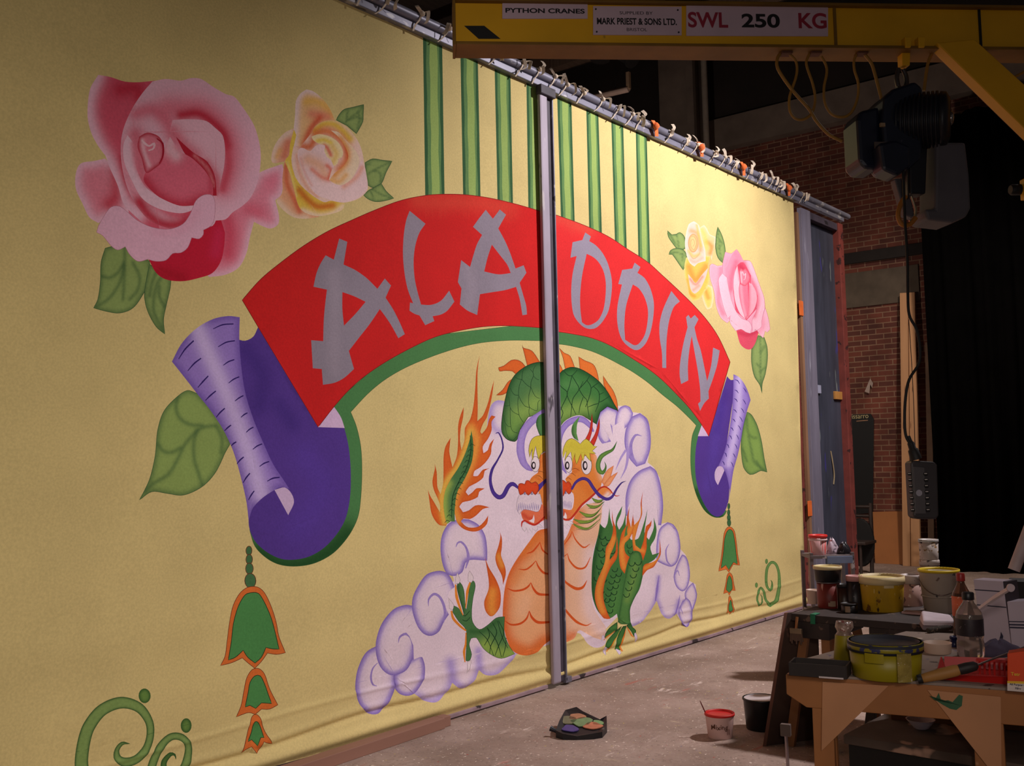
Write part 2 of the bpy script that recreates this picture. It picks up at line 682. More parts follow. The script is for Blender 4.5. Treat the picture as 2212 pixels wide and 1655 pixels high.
def ell(sheet, x, y, rx, ry, col, ops=(), ol=None, step=5):
    ox, oy, s = SHEET[sheet]
    n = 10 if rx / s < 4 else 18
    a = np.arange(n) * 2 * math.pi / n
    L = np.stack([ox + (x + rx * np.cos(a)) / s, oy + (y + ry * np.sin(a)) / s], 1)
    if ol:
        M_ = np.array([ox + x / s, oy + y / s])
        raw(M_ + (L - M_) * np.array([1 + ol[0] * s / rx, 1 + ol[0] * s / ry]), ol[1])
    o2 = [('e', None, o[1] / s, lin(o[2]), o[3]) for o in ops if o[0] == 'e']
    raw(L, col, o2, step if o2 else 0)


def scales(L, rx, ry, ang, col, w=1.3, skip=()):
    """rows of U-shaped scale marks inside outline L; rx, ry = cell size, ang = direction of the U"""
    lo, hi = L.min(0), L.max(0)
    cen = (lo + hi) / 2
    R = float(np.hypot(*(hi - lo))) / 2
    ca, sa = math.cos(ang), math.sin(ang)
    j = 0
    y = -R
    while y < R:
        x = -R + (rx / 2 if j % 2 else 0)
        while x < R:
            t = np.linspace(0, math.pi, 6)
            u = x - np.cos(t) * rx * 0.5
            v = y + np.sin(t) * ry * 0.62
            A_ = np.stack([cen[0] + u * ca - v * sa, cen[1] + u * sa + v * ca], 1)
            ok = inside(A_, L).sum() >= 5
            for S in skip:
                if ok and inside(A_, S).any():
                    ok = False
            if ok:
                T = np.gradient(A_, axis=0)
                T /= np.hypot(T[:, 0], T[:, 1])[:, None] + 1e-9
                N = np.stack([-T[:, 1], T[:, 0]], 1) * w * 0.5
                raw(np.concatenate([A_ + N, (A_ - N)[::-1]]), col)
            x += rx
        y += ry
        j += 1


def shade(V, base, ops, L):
    col = np.tile(base, (len(V), 1))
    for o in ops:
        if o[0] == 's':
            f = np.exp(-(seg_dist(V, o[1]) / o[2]) ** 2) * o[4]
        elif o[0] == 'e':
            f = np.exp(-(seg_dist(V, L, True) / o[2]) ** 2) * o[4]
        elif o[0] == 'b':
            f = np.exp(-(seg_dist(V, L, True) / o[2]) ** 8) * o[4]
        else:
            a, b = o[1][0], o[1][-1]
            d = b - a
            f = np.clip(((V - a) @ d) / float(d @ d), 0, 1)
            f = f * f * (3 - 2 * f)
        f = np.clip(f, 0, 1)[:, None]
        col = col * (1 - f) + o[3] * f
    return col


def build_painting(shapes, seed=1):
    """merge all outlines -> (points in drawing units, triangles, corner colours)"""
    rnd = np.random.RandomState(seed)
    V, E = [], []

    def add_loop(L):
        b = len(V)
        V.extend([tuple(p) for p in L])
        E.extend([(b + i, b + (i + 1) % len(L)) for i in range(len(L))])
    keep = []
    for k, (L, col, ops, step) in enumerate(shapes):
        d = np.hypot(*(L - np.roll(L, 1, 0)).T)
        L = L[d > 0.05]
        if len(L) < 3:
            continue
        keep.append((L, col, ops, step))
        add_loop(L)
    # inner points that carry the soft shading
    for k, (L, col, ops, step) in enumerate(keep):
        if not step:
            continue
        lo, hi = L.min(0), L.max(0)
        gx = np.arange(lo[0] + step * 0.5, hi[0], step)
        gy = np.arange(lo[1] + step * 0.5, hi[1], step * 0.87)
        if len(gx) == 0 or len(gy) == 0:
            continue
        G = np.stack(np.meshgrid(gx, gy), -1)
        G[1::2, :, 0] += step * 0.5
        G = G.reshape(-1, 2) + (rnd.rand(len(gx) * len(gy), 2) - 0.5) * step * 0.2
        G = G[inside(G, L)]
        if len(G) == 0:
            continue
        hid = np.zeros(len(G), bool)
        for (L2, c2, o2, s2) in keep[k + 1:]:
            lo2, hi2 = L2.min(0), L2.max(0)
            m = (~hid) & (G[:, 0] > lo2[0]) & (G[:, 0] < hi2[0]) & (G[:, 1] > lo2[1]) & (G[:, 1] < hi2[1])
            if m.any():
                idx = np.nonzero(m)[0]
                hid[idx[inside(G[idx], L2)]] = True
        G = G[~hid]
        V.extend([tuple(p) for p in G])
    from mathutils.geometry import delaunay_2d_cdt
    from mathutils import Vector
    r = delaunay_2d_cdt([Vector(v) for v in V], E, [], 0, 1e-3)
    VV = np.array([tuple(v) for v in r[0]])
    F = np.array([f for f in r[2] if len(f) == 3])
    cen = VV[F].mean(1)
    top = np.full(len(F), -1)
    for k, (L, col, ops, step) in enumerate(keep):
        lo, hi = L.min(0), L.max(0)
        m = np.nonzero((cen[:, 0] > lo[0]) & (cen[:, 0] < hi[0]) & (cen[:, 1] > lo[1]) & (cen[:, 1] < hi[1]))[0]
        if len(m):
            top[m[inside(cen[m], L)]] = k
    # paint ends at the edge of the canvas
    ok = (top >= 0) & inside(cen, keep[0][0])
    F, top = F[ok], top[ok]
    CC = np.zeros((len(F), 3, 3))
    for k, (L, col, ops, step) in enumerate(keep):
        m = np.nonzero(top == k)[0]
        if len(m) == 0:
            continue
        if not ops:
            CC[m] = col
            continue
        vi = np.unique(F[m])
        c = shade(VV[vi], col, ops, L)
        lut = np.zeros((len(VV), 3))
        lut[vi] = c
        CC[m] = lut[F[m]]
    return VV, F, CC
# paint colours (sRGB), with the pinkish cast of the light baked in
YEL = (226, 203, 138); RED = (214, 34, 34); GRN = (80, 134, 78); PUR = (90, 60, 150); ROLL = (158, 128, 208)
ROLLHI = (212, 188, 238); ROLLLO = (118, 88, 178); GREY = (150, 138, 152); WHT = (240, 217, 229); LIL = (176, 152, 216)
LILD = (124, 98, 184); ORA = (226, 104, 40); ORL = (242, 160, 66); ORD = (186, 60, 22); BODY = (238, 164, 108)
DGR = (78, 124, 72); DGD = (26, 62, 34); DGL = (146, 178, 84); LEAF = (150, 172, 100); LEAFD = (72, 106, 64); LINE = (28, 40, 26)
PINK = (246, 192, 212); PMID = (240, 128, 152); PDEEP = (204, 42, 66); PRED = (214, 34, 62)
PEACH = (250, 212, 188); YLO = (246, 208, 70); YOR = (240, 150, 60); CREAM = (250, 226, 180); ROSR = (232, 104, 70)
TAS = (226, 116, 52); TGR = (82, 146, 80); WINE = (112, 44, 30)


def leaf(sheet, text, veins, s=1.0, base=LEAF):
    L = sh(sheet, text, base, [('e', 18 * s, LEAFD, 0.6)] + [('s', v, 11 * s, LEAFD, 0.6) for v in veins], step=4)
    outline(L, 1.3, LEAFD)
    return L


def bell(sheet, o, i, s):
    a = sh(sheet, o, TAS)
    b = sh(sheet, i, TGR)
    outline(a, 1.2 * s, WINE)
    outline(b, 1.5 * s, (34, 60, 36))


def cloud(sheet, text, w, curl=None, cw=16, inner=None, k=0.95):
    ops = [('e', w * 1.1, LIL, k * 0.55), ('b', w * 0.72, LIL, k * 0.85), ('e', w * 0.34, LILD, 0.8)]
    L = sh(sheet, text, WHT, ops, step=3.2)
    if curl:
        ribbon(sheet, curl, (150, 124, 196), [('e', cw * 0.2, LIL, 0.5)])
    return L


def fire(sheet, text, core, w=26, step=4):
    return sh(sheet, text, ORA, [('e', 7, ORD, 0.55), ('s', core, w, ORL, 0.8)] if core else [('e', 7, ORD, 0.55)], step=step)


def stripe(a, b, c, d, xtop, xbot, ytop, ybot):
    """leaf-green stripe between the two photographed edges, in three shades"""
    def band(f0, f1, col, ph):
        n = 12
        l, r = [], []
        for i in range(n + 1):
            t = i / n
            y = ytop + (ybot - ytop) * t
            x0 = a + (c - a) * t
            x1 = b + (d - b) * t
            w = x1 - x0
            l.append((x0 + w * (f0 + (0.022 * math.sin(i * 2.3 + ph) if 0 < f0 else 0)), y))
            r.append((x0 + w * (f1 + (0.022 * math.sin(i * 1.9 + ph * 2) if f1 < 1 else 0)), y))
        raw(np.array(l + r[::-1]), col)
    band(0, 1, (58, 98, 62), a)
    band(0.16, 0.85, (104, 142, 86), a + 1)
    band(0.34, 0.74, (158, 184, 102), a + 2)


def paint_left():
    SIDE[0] = 'L'
    raw(CLOTH_L, YEL, [], 0)
    for t in ((914.0, 955.3, 918.8, 960.2), (993.5, 1031.2, 999.5, 1036.4), (1067.8, 1101.8, 1073.2, 1106.5), (1135.6, 1167, 1139.5, 1171)):
        k = (t[2] - t[0]) / 340
        stripe(t[0] - k * 60, t[1] - k * 60, t[2] + k * 60, t[3] + k * 60, 0, 0, 20, 480)
    # scroll leaf
    leaf('3', 'c400,580 340,563 270,610 200,690 165,800 150,950 120,1080 90,1150 c55,1215 130,1165 220,1175 320,1185 430,1135 510,1050 570,930 c600,880 c560,780 c480,660',
         ['90,1160 150,1110 230,1060 290,960 330,880 420,790 510,770', '285,600 275,670 300,730 360,765 430,770', '165,880 200,925 250,930 300,905', '400,800 380,880 385,980 410,1060 430,1120', '520,780 550,850 545,930'], 1.2, (150, 174, 96))
    # green band under the banner
    L = sh('4', 'c1945,1018 1700,1015 1500,1035 1300,1090 1100,1170 960,1250 850,1340 c742,1455 @3 1360,780 1385,900 1392,1050 1385,1200 1365,1320 1310,1430 1220,1530 1110,1590 1000,1610 900,1600 820,1560 750,1490 c716,1390 c900,1400 c1150,1300 c1250,1000 c1150,700 @4 c640,1400 c1100,1000 c1945,900',
       GRN, [('s', '@3 780,1540 900,1605 1050,1600 1200,1520 1300,1420', 90, (28, 72, 32), 0.9)], step=9)
    outline(L[:0] if False else L, 0.9, (52, 92, 50))
    sh('3', 'c640,255 690,265 740,240 c768,185 c900,380 c1130,760 c1180,700 c1225,660 1265,725 1290,800 1312,900 1325,1050 1320,1200 1290,1330 1230,1430 1150,1510 1050,1560 930,1570 830,1530 750,1460 715,1380 c712,1310 c760,1100 c650,500',
       PUR, [('s', '700,320 800,480 780,650', 60, (62, 38, 124), 0.5), ('s', '1050,950 1150,1150 1000,1400', 90, (96, 66, 170), 0.5), ('s', '900,650 980,760', 50, (62, 40, 126), 0.5)], step=12)
    sh('3', 'c1225,660 1265,720 c1288,785 c1128,780', (224, 190, 226))
    # red banner
    L = sh('4', 'c68,765 180,640 300,540 450,430 600,340 750,270 900,205 1050,150 1200,120 1320,113 1450,118 1600,140 1750,175 c1945,232 c1945,940 1700,925 1550,930 1400,955 1250,995 1100,1065 950,1150 820,1240 730,1320 640,1420 c540,1548',
       RED, [('s', '1150,150 1300,160 1500,160 1700,210', 60, (226, 84, 62), 0.45)], step=10)
    outline(L, 1.4, (140, 26, 22))
    # letters A L A
    sh('4', 'c670,385 c720,405 c697,545 770,580 840,630 c905,695 c950,632 c988,675 c955,750 1000,820 1040,900 c1072,975 c1033,1000 990,920 950,860 c920,820 860,910 790,1000 c730,1078 745,1130 c762,1190 700,1245 640,1275 c570,1287 c563,1190 c508,1185 c498,1012 c572,1018 575,900 583,800 c595,700 c512,682 530,600 555,540 c587,488 c637,515',
       GREY, [('s', '640,600 640,900 640,1200', 40, (164, 150, 164), 0.7)], step=9)
    sh('4', 'c690,715 760,740 c833,775 770,850 c700,922 690,820', RED)
    sh('4', 'c1100,215 c1197,295 1160,350 1135,430 1125,520 1130,620 1145,700 c1170,793 1230,795 1290,770 c1340,708 c1372,775 1330,830 1290,855 c1240,865 c1250,895 c1195,920 c1160,860 1130,850 c1100,830 c1103,780 c1122,785 1090,700 1070,600 1060,480 1065,360 1080,270', GREY)
    sh('4', 'c1563,210 c1607,265 c1650,208 c1688,240 c1640,325 1680,400 1710,470 c1745,572 c1795,552 c1812,598 c1770,660 1790,730 1810,800 c1815,855 c1787,860 1770,760 c1748,685 1680,705 1600,718 c1527,730 c1510,858 1450,830 c1405,793 c1415,695 c1393,655 c1413,520 c1467,562 1490,480 1510,420 c1540,365 c1485,315 c1520,265',
       GREY, [('s', '1450,560 1480,700 1450,820', 30, (164, 150, 164), 0.7)], step=9)
    sh('4', 'c1600,425 1650,490 1695,550 c1715,600 1640,608 c1553,590 1575,500', RED)
    # rolled end of the scroll
    L = sh('3', 'c250,390 310,280 400,190 500,135 590,118 c658,125 655,250 665,400 690,570 740,730 800,870 860,1000 920,1090 c958,1148 910,1138 870,1155 800,1200 740,1260 720,1310 c712,1340 700,1230 670,1100 620,930 560,800 480,680 400,580 330,490',
       ROLL, [('e', 30, ROLLLO, 0.8), ('s', '400,180 470,340 540,500 620,690 700,900 790,1180', 55, ROLLHI, 0.95)], step=5)
    sh('3', 'c870,1155 930,1140 970,1175 985,1230 c950,1305', (216, 186, 222))
    for t in ('290,375,4 330,315,9 381,265,8', '345,445,4 385,400,9 425,370,7', '405,545,4 435,510,9 468,475,7', '450,622,4 480,592,9 513,565,7', '515,722,4 540,692,9 567,668,7', '565,803,4 585,783,9 605,768,7', '605,893,4 620,878,9 637,868,7', '640,1000,4 660,976,9 682,958,7', '678,1113,4 697,1082,9 720,1055,7', '712,1215,4 728,1186,9 747,1160,6',
              '497,195,4 555,170,8 620,165,7', '527,302,4 575,275,8 628,265,7', '558,412,4 590,390,8 625,378,7', '590,518,4 620,495,8 655,480,7', '628,625,4 655,605,8 680,592,7', '665,722,4 685,705,8 705,695,7', '697,812,4 718,793,8 742,780,7', '737,913,4 765,892,8 795,880,7', '778,1015,4 806,996,8 837,985,7', '825,1103,4 860,1085,9 900,1080,7'):
        ribbon('3', t, (54, 32, 110))
    # tassel
    for x, y, a, b in ((330, 100, 20, 31), (333, 163, 22, 34), (335, 230, 26, 39), (341, 317, 39, 51)):
        ell('11', x, y, a, b, (74, 116, 74), ol=(1.4, WINE))
    bell('11', 'c120,930 155,860 170,750 185,620 210,500 260,410 320,365 390,362 440,400 490,500 530,620 550,720 c595,838 530,850 c465,840 420,900 c370,950 320,910 c280,875 200,910', 'c178,890 200,760 215,620 250,500 300,420 350,403 400,410 440,470 490,580 520,680 c550,812 500,810 c455,800 420,870 c373,912 320,870 c288,820 230,870', 1)
    bell('11', 'c235,1302 270,1220 290,1110 310,1020 350,960 400,952 440,990 480,1100 c540,1215 480,1245 c420,1245 c375,1283 330,1270 290,1280', 'c300,1230 320,1130 335,1050 370,1005 410,1005 440,1060 470,1140 c495,1205 c420,1200 c378,1240 c335,1218', 1)
    bell('11', 'c270,1560 300,1480 325,1380 350,1300 375,1282 405,1300 440,1400 c497,1495 460,1490 c430,1480 410,1530 c385,1565 c340,1515 300,1535', 'c318,1480 345,1410 360,1345 380,1333 405,1360 c435,1450 c412,1450 c385,1510 c345,1465', 1)
    # curled tendrils
    e = [('e', 14, (44, 84, 42), 0.95)]
    ribbon('12', '790,1060,136 775,900,128 800,700,122 850,560,118 970,415,112 1150,345,112 1320,390,96 1420,520,78 1437,650,74 1400,780,74 1310,880,84 1200,915,92 1125,880,76 1115,800,46 1165,735,36 1238,738,4', (136, 164, 92), e, 3)
    ribbon('12', '1420,1060,80 1470,900,80 1540,760,72 1640,672,70 1740,680,70 1800,760,68 1790,880,76 1740,1000,90', (136, 164, 92), e, 3)
    ribbon('12', '1560,1000,60 1570,910,54 1630,840,40 1672,845,20 1682,888,4', (90, 124, 60), e, 3)
    for x, y, a, b in ((1380, 280, 58, 70), (1780, 565, 52, 70)):
        ell('12', x, y, a, b, (112, 148, 72), [('e', 22, (52, 92, 46), 0.9)], step=3)
    # ---------------- big pink rose
    sh('1', 'c300,600 c420,400 c900,400 c900,900 c600,1000 c400,930 c340,880 c310,800', (236, 128, 150))
    leaf('1', 'c235,1095 210,1180 205,1300 190,1400 c165,1450 240,1470 320,1480 400,1450 460,1370 c510,1270 c500,1170 c430,1140 c360,1060 290,1080',
         ['180,1445 260,1390 320,1300 350,1180 350,1090', '210,1260 260,1270 310,1240 345,1180', '400,1180 440,1260 430,1340 380,1400', '350,1200 345,1330 340,1400'])
    leaf('1', 'c500,1190 480,1290 470,1380 490,1470 540,1560 c593,1605 585,1520 600,1440 625,1330 c630,1270', ['585,1590 530,1480 525,1400 545,1310 570,1270', '500,1380 515,1300 540,1240', '590,1440 560,1380 560,1320'])
    sh('1', 'c1165,640 1210,620 c1300,590 1310,650 1295,770 c1258,805 1280,900 1275,950 1230,975 1180,960 c1130,935 1105,1030 1085,1120 1040,1205 960,1250 c860,1265 c780,1180 c850,900 c1060,800',
       (240, 142, 164), [('e', 36, (246, 196, 214), 0.85), ('s', '960,900 980,1000 970,1120', 60, (222, 62, 92), 0.8), ('s', '1090,850 1150,880', 50, (232, 88, 116), 0.6), ('s', '1230,700 1250,690', 40, (236, 124, 150), 0.6)], 6)
    sh('1', 'c495,1160 540,1240 600,1280 700,1290 800,1270 880,1240 930,1170 950,1080 c955,1000 c930,920 c850,930 c700,1050', PRED, [('s', '560,1230 700,1270', 40, (176, 22, 40), 0.6), ('s', '920,1000 900,1120', 40, (226, 52, 96), 0.6)], 8)
    sh('1', 'c235,560 170,575 90,590 60,650 60,740 100,830 140,910 c195,945 c260,900 c380,900 c360,790 c310,700 c270,600',
       (238, 138, 158), [('e', 46, (248, 196, 216), 0.95), ('s', '290,640 300,780 260,830', 48, (212, 64, 84), 0.85)], 5)
    sh('1', 'c195,62 270,75 350,100 430,105 c540,95 c470,170 c400,300 c420,470 c420,700 c540,850 c560,980 c480,960 400,890 345,830 310,720 265,620 c238,545 190,480 150,400 130,300 145,150',
       (226, 92, 116), [('s', '190,70 140,200 140,330 190,470 250,570 300,690 350,820 430,900', 50, (248, 196, 216), 1.0), ('s', '330,150 420,140 440,180', 50, PDEEP, 0.8), ('s', '340,560 370,700 430,800', 26, PDEEP, 0.9)], 5)
    sh('1', 'c520,100 600,85 690,95 750,80 810,85 880,130 960,175 1010,190 1060,250 1130,360 1165,480 1170,580 1150,700 1110,790 1060,840 1000,880 960,920 c900,928 880,960 c700,1000 520,940 430,850 370,740 335,600 330,470 350,370 400,260 460,170',
       (246, 192, 212), [('s', '620,260 720,260 820,270 920,350 985,470 985,600 950,720', 85, (238, 120, 142), 0.85), ('s', '690,300 790,290 870,335 945,410 965,480', 34, PDEEP, 0.95), ('s', '960,480 975,600 940,740', 30, (220, 70, 92), 0.8),
                         ('s', '420,290 520,270 600,330 640,420 700,480', 50, (232, 112, 134), 0.85), ('s', '420,420 440,520 450,640 480,720', 60, (226, 92, 114), 0.8), ('s', '340,470 345,600 390,740 450,830', 26, (238, 140, 160), 0.7), ('s', '440,820 500,900 580,950 680,950 750,890', 44, PDEEP, 0.95), ('s', '520,820 640,890 740,890', 30, (226, 80, 104), 0.8)], 5)
    sh('1', 'c640,330 740,325 840,335 c900,380 940,420 955,500 950,600 930,700 c912,790 c890,760 895,690 860,590 760,530 690,470 c620,410', (246, 190, 208), [('s', '640,400 700,480 770,540', 50, (226, 86, 110), 0.75), ('s', '840,590 900,680 910,760', 34, (222, 78, 100), 0.8)], 5)
    sh('1', 'c660,430 760,520 850,580 895,670 c905,780 c880,780 860,690 790,600 720,540', (196, 36, 58), [('s', '770,540 850,620 890,720', 9, (234, 130, 140), 0.8)], 5)
    sh('1', 'c625,430 680,510 760,560 840,640 880,720 c882,800 800,830 700,850 560,790 470,700 480,640 560,580 c590,500', (236, 112, 136), [('s', '630,440 625,500 660,540', 40, (248, 196, 210), 0.9), ('s', '470,690 560,790 700,840 830,800', 40, (206, 46, 70), 0.85), ('s', '870,650 870,760', 20, (210, 60, 84), 0.6)], 5)
    sh('1', 'c440,430 490,405 560,430 590,500 575,580 530,620 480,645 455,560 430,490', (236, 132, 152), [('e', 15, (196, 40, 62), 0.9), ('s', '460,450 470,520 500,600', 12, (248, 190, 204), 0.9)], 3)
    ribbon('1', '455,450,8 475,470,14 500,485,10 530,470,14 525,500,10 495,512,8', (250, 200, 212))
    ribbon('1', '545,440,6 580,470,12 582,540,10 560,590,5', (176, 26, 50))
    sh('1', 'c370,420 345,480 350,580 400,700 460,800 560,860 680,885 750,870 c775,838 680,840 560,790 480,730 430,640 410,550 c400,460', (248, 202, 220), [('s', '400,470 420,600 480,720', 16, (232, 120, 142), 0.7)], 4)
    L = sh('1', 'c195,960 230,900 270,850 320,845 370,880 430,930 520,970 620,980 700,950 745,890 780,810 830,775 880,780 895,830 890,920 870,960 c825,985 825,1010 800,1037 c755,1030 730,1090 690,1120 640,1125 600,1165 540,1172 c490,1160 430,1172 380,1130 c355,1085 310,1105 270,1080 220,1020 c183,1000',
       (246, 190, 214), [('s', '540,1000 700,980 780,880', 30, (240, 170, 196), 0.5)], 8)
    outline(L, 0.8, (196, 128, 150))
    # ---------------- left yellow rose
    leaf('2', 'c815,480 850,420 900,370 1000,345 c1105,318 1100,420 1095,500 c1030,625 c930,540', ['1095,330 1040,400 960,460 920,500', '940,380 930,430 925,490', '1050,400 1060,480 1040,560', '950,480 1030,450 1080,470'], 1.0)
    leaf('2', 'c1120,930 1200,890 1300,905 c1400,915 1340,1030 1290,1150 1210,1195 c1155,1170 c1130,1050', ['1390,920 1290,970 1210,1010 1150,1050', '1130,960 1180,940', '1220,1020 1280,1040 1280,1130'], 1.0)
    leaf('2', 'c1200,1200 c1290,1150 1340,1230 c1420,1305 1330,1330 1230,1340 1150,1310 c1105,1270 1160,1220', ['1200,1210 1280,1260 1400,1305', '1180,1230 1210,1310'], 0.9)
    sh('2', 'c370,570 280,610 190,710 140,830 145,930 c260,920 c340,900 c370,700', (240, 172, 140), [('s', '330,600 200,710 150,900', 46, (248, 216, 196), 0.95), ('s', '310,720 270,860', 40, (226, 120, 90), 0.7), ('s', '190,870 220,800', 30, (244, 180, 100), 0.7)], 3)
    sh('2', 'c270,920 250,1100 250,1250 190,1330 250,1420 360,1500 480,1520 c640,1500 c500,1300 c350,1100 c310,940', (242, 176, 134), [('s', '200,1340 350,1490 500,1520', 44, (246, 214, 186), 0.9), ('s', '290,970 300,1150 370,1300 430,1440', 34, (224, 98, 60), 0.8)], 3)
    sh('2', 'c500,160 440,200 390,280 380,450 365,600 350,800 c430,800 c540,720 c580,620 c700,520 c810,500 740,350 660,250 570,180', (246, 198, 140), [('s', '640,220 500,170 420,250 390,400 380,600 370,780', 44, (250, 220, 214), 1.0), ('s', '500,290 600,280 700,340 760,420', 50, (244, 190, 90), 0.8), ('s', '560,420 640,430 720,450', 60, (238, 136, 110), 0.8), ('s', '640,460 550,570 480,730', 40, (222, 92, 62), 0.9)], 3)
    sh('2', 'c370,580 330,740 320,850 280,910 330,1050 370,1200 420,1380 480,1450 600,1490 720,1480 880,1430 c910,1360 c800,1320 c650,1320 c500,1220 c380,1080 c355,950 c360,800 c395,640', (242, 206, 84), [('s', '430,1220 520,1320 620,1390 780,1380', 42, (216, 112, 40), 0.9), ('s', '470,1440 640,1490 800,1460 890,1390', 34, (250, 218, 190), 0.9), ('s', '300,920 350,1080 400,1280', 10, (250, 226, 150), 0.6)], 3)
    sh('2', 'c560,610 600,540 700,490 800,490 920,550 1020,660 1080,780 1110,920 1150,1150 1140,1230 1050,1310 900,1350 760,1330 690,1345 560,1270 430,1150 370,1030 345,900 c365,760 c440,760',
       (250, 212, 196), [('s', '590,590 680,525 800,530 900,610 960,680', 48, (240, 200, 70), 0.95), ('s', '600,620 720,600 860,680 930,800 920,920 860,1000', 58, (232, 122, 56), 0.9), ('s', '470,760 540,760 580,700', 46, (224, 106, 50), 0.9), ('s', '920,760 950,880', 26, (216, 80, 44), 0.6), ('s', '400,850 430,1030 520,1200 620,1290', 20, (240, 160, 130), 0.6)], 3)
    sh('2', 'c760,590 840,610 920,690 1020,800 1060,900 1030,1030 950,1130 850,1165 c740,1120 800,1040 900,960 945,860 900,740 840,660', (250, 222, 190), [('s', '860,680 930,800 920,920 800,1060', 44, (238, 152, 60), 0.85), ('s', '760,1110 850,1130 920,1060', 30, (240, 170, 80), 0.7)], 3)
    sh('2', 'c415,800 440,775 c480,780 540,810 590,760 640,740 700,760 740,860 800,940 770,1010 c740,1110 800,1150 880,1165 980,1100 1050,980 c1085,900 1130,1050 c1150,1200 1050,1300 900,1345 760,1320 620,1270 540,1180 480,1060 440,960 410,870',
       (250, 214, 214), [('s', '520,900 640,960 700,1050', 70, (244, 184, 150), 0.9), ('s', '560,1000 660,1080 740,1110', 24, (232, 118, 92), 0.7), ('s', '720,960 760,1000 740,1090', 22, (230, 104, 72), 0.8), ('s', '900,1180 1030,1080 1090,980', 30, (244, 170, 146), 0.8), ('s', '440,880 480,1020 560,1170', 14, (238, 160, 140), 0.5)], 3)
    sh('2', 'c555,655 640,630 760,660 850,730 890,820 c880,870 c840,890 830,940 c790,965 760,900 720,870 690,800 700,750 620,725 570,690', (250, 226, 176), [('s', '620,700 690,690 760,720', 26, (240, 206, 76), 0.9), ('s', '780,760 820,840 780,930', 30, (244, 200, 110), 0.8), ('s', '690,750 720,770 760,850', 22, (226, 96, 82), 0.9)], 3)
    # ---------------- cloud bank behind the dragon, left half
    sh('6', 'c735,560 650,545 600,580 578,650 c560,780 c470,1000 c380,1200 c260,1450 c230,1560 @8 c830,130 c800,300 c870,560 c640,640 c420,940 c300,1100 c420,1300 c560,1440 640,1490 720,1500 800,1440 c850,1350 900,1390 960,1390 1030,1320 c1058,1250 1110,1290 1200,1280 1300,1190 c1345,1130 c1645,1040 @P c1186,930 c1170,860',
       WHT, [('s', '@8 570,1450 640,1490 720,1500 800,1440 850,1350 840,1190', 46, LIL, 0.9), ('s', '@8 860,1350 960,1390 1030,1320 1058,1240 1055,1100', 34, LIL, 0.9), ('s', '@8 1065,1260 1110,1290 1200,1280 1300,1190 1340,1140', 34, LIL, 0.9), ('s', '@6 690,550 630,555 590,610 585,700', 36, LIL, 0.9), ('s', '@6 590,720 640,790 690,800', 30, LIL, 0.7)], 6)
    cloud('8', 'c300,1050 190,1110 130,1220 105,1330 105,1430 140,1530 210,1590 280,1590 340,1530 400,1420 415,1320 c400,1180', 50, '278,1195,4 240,1240,12 225,1310,16 240,1365,14 272,1376,3')
    cloud('8', 'c560,1150 c600,1130 620,1150 640,1220 630,1320 570,1420 510,1450 450,1440 c410,1400 c400,1300 c480,1200', 42)
    cloud('8', 'c620,800 c550,752 490,745 400,780 310,890 265,1020 265,1130 300,1230 360,1285 420,1290 500,1250 550,1150 c562,1080 c640,1000', 48, '435,1040,3 445,995,14 490,970,20 530,1000,20 552,1080,22 552,1160,8')
    sh('8', 'c480,940 c560,880 c700,990 c860,760 c880,900 c850,1100 c700,1150 c600,1150 c556,1170 c550,1060 c520,990', WHT)
    cloud('8', 'c880,620 840,530 800,490 740,480 650,510 580,610 545,700 545,800 580,910 630,970 690,985 750,950 790,870 c870,760', 46, '668,755,3 672,700,14 715,660,20 762,690,20 795,780,22 785,880,8')
    sh('8', 'c800,760 c830,640 c880,600 c960,560 c960,760 c860,900', WHT)
    cloud('8', 'c980,80 900,80 830,110 780,190 762,300 775,420 810,500 870,520 930,490 970,400 c1117,400 1115,300 1100,200 1050,120', 42, '880,297,3 892,265,12 920,255,16 958,300,16 973,380,22 955,460,8')
    # tail in flames
    sh('6', 'c505,180 490,300 488,450 490,600 c487,715 530,670 570,570 595,470 c620,380 605,500 585,600 c560,690 530,740 510,800 c522,818 560,770 580,700 c600,668 c632,678 600,720 600,790 570,860 530,920 c535,975 570,950 585,900 c620,858 600,920 595,980 560,1040 510,1090 465,1120 c455,1160 490,1160 530,1110 c585,1098 545,1120 535,1170 490,1210 420,1250 c395,1290 c415,1318 450,1290 480,1260 c545,1262 500,1290 490,1330 430,1360 370,1375 c345,1410 c375,1455 420,1440 470,1400 520,1398 c585,1415 530,1430 480,1480 430,1510 380,1505 c360,1530 400,1570 440,1580 500,1570 550,1520 c575,1480 565,1550 510,1600 450,1612 380,1590 330,1540 c310,1470 c240,1565 190,1560 150,1520 120,1460 105,1370 c92,1270 110,1320 140,1370 c190,1455 190,1400 170,1340 140,1270 130,1200 150,1100 c148,1060 165,1130 170,1250 c195,1308 215,1230 220,1130 220,1000 235,920 c275,850 270,900 265,960 280,1040 c292,1090 325,1000 335,880 335,760 350,680 c380,600 375,680 355,780 350,870 c362,950 385,870 390,770 430,700 455,600 470,450 480,300',
       ORA, [('e', 8, ORD, 0.5), ('s', '440,760 480,850 470,960 430,1100 370,1230 320,1330 310,1430 340,1520', 30, ORL, 0.9), ('s', '430,800 380,980 330,1090 250,1200 210,1300 205,1420 230,1540', 26, (236, 190, 80), 0.9)], 4)
    L = sh('6', 'c440,790 425,870 390,980 340,1090 270,1200 230,1290 218,1400 235,1510 250,1550 c275,1530 c312,1530 310,1420 330,1290 390,1180 440,1060 455,960 452,870', DGR, [('s', '260,1220 225,1320 225,1450 245,1540', 34, (160, 184, 84), 0.95), ('s', '440,850 445,980 400,1140', 16, (44, 92, 44), 0.6)], 4)
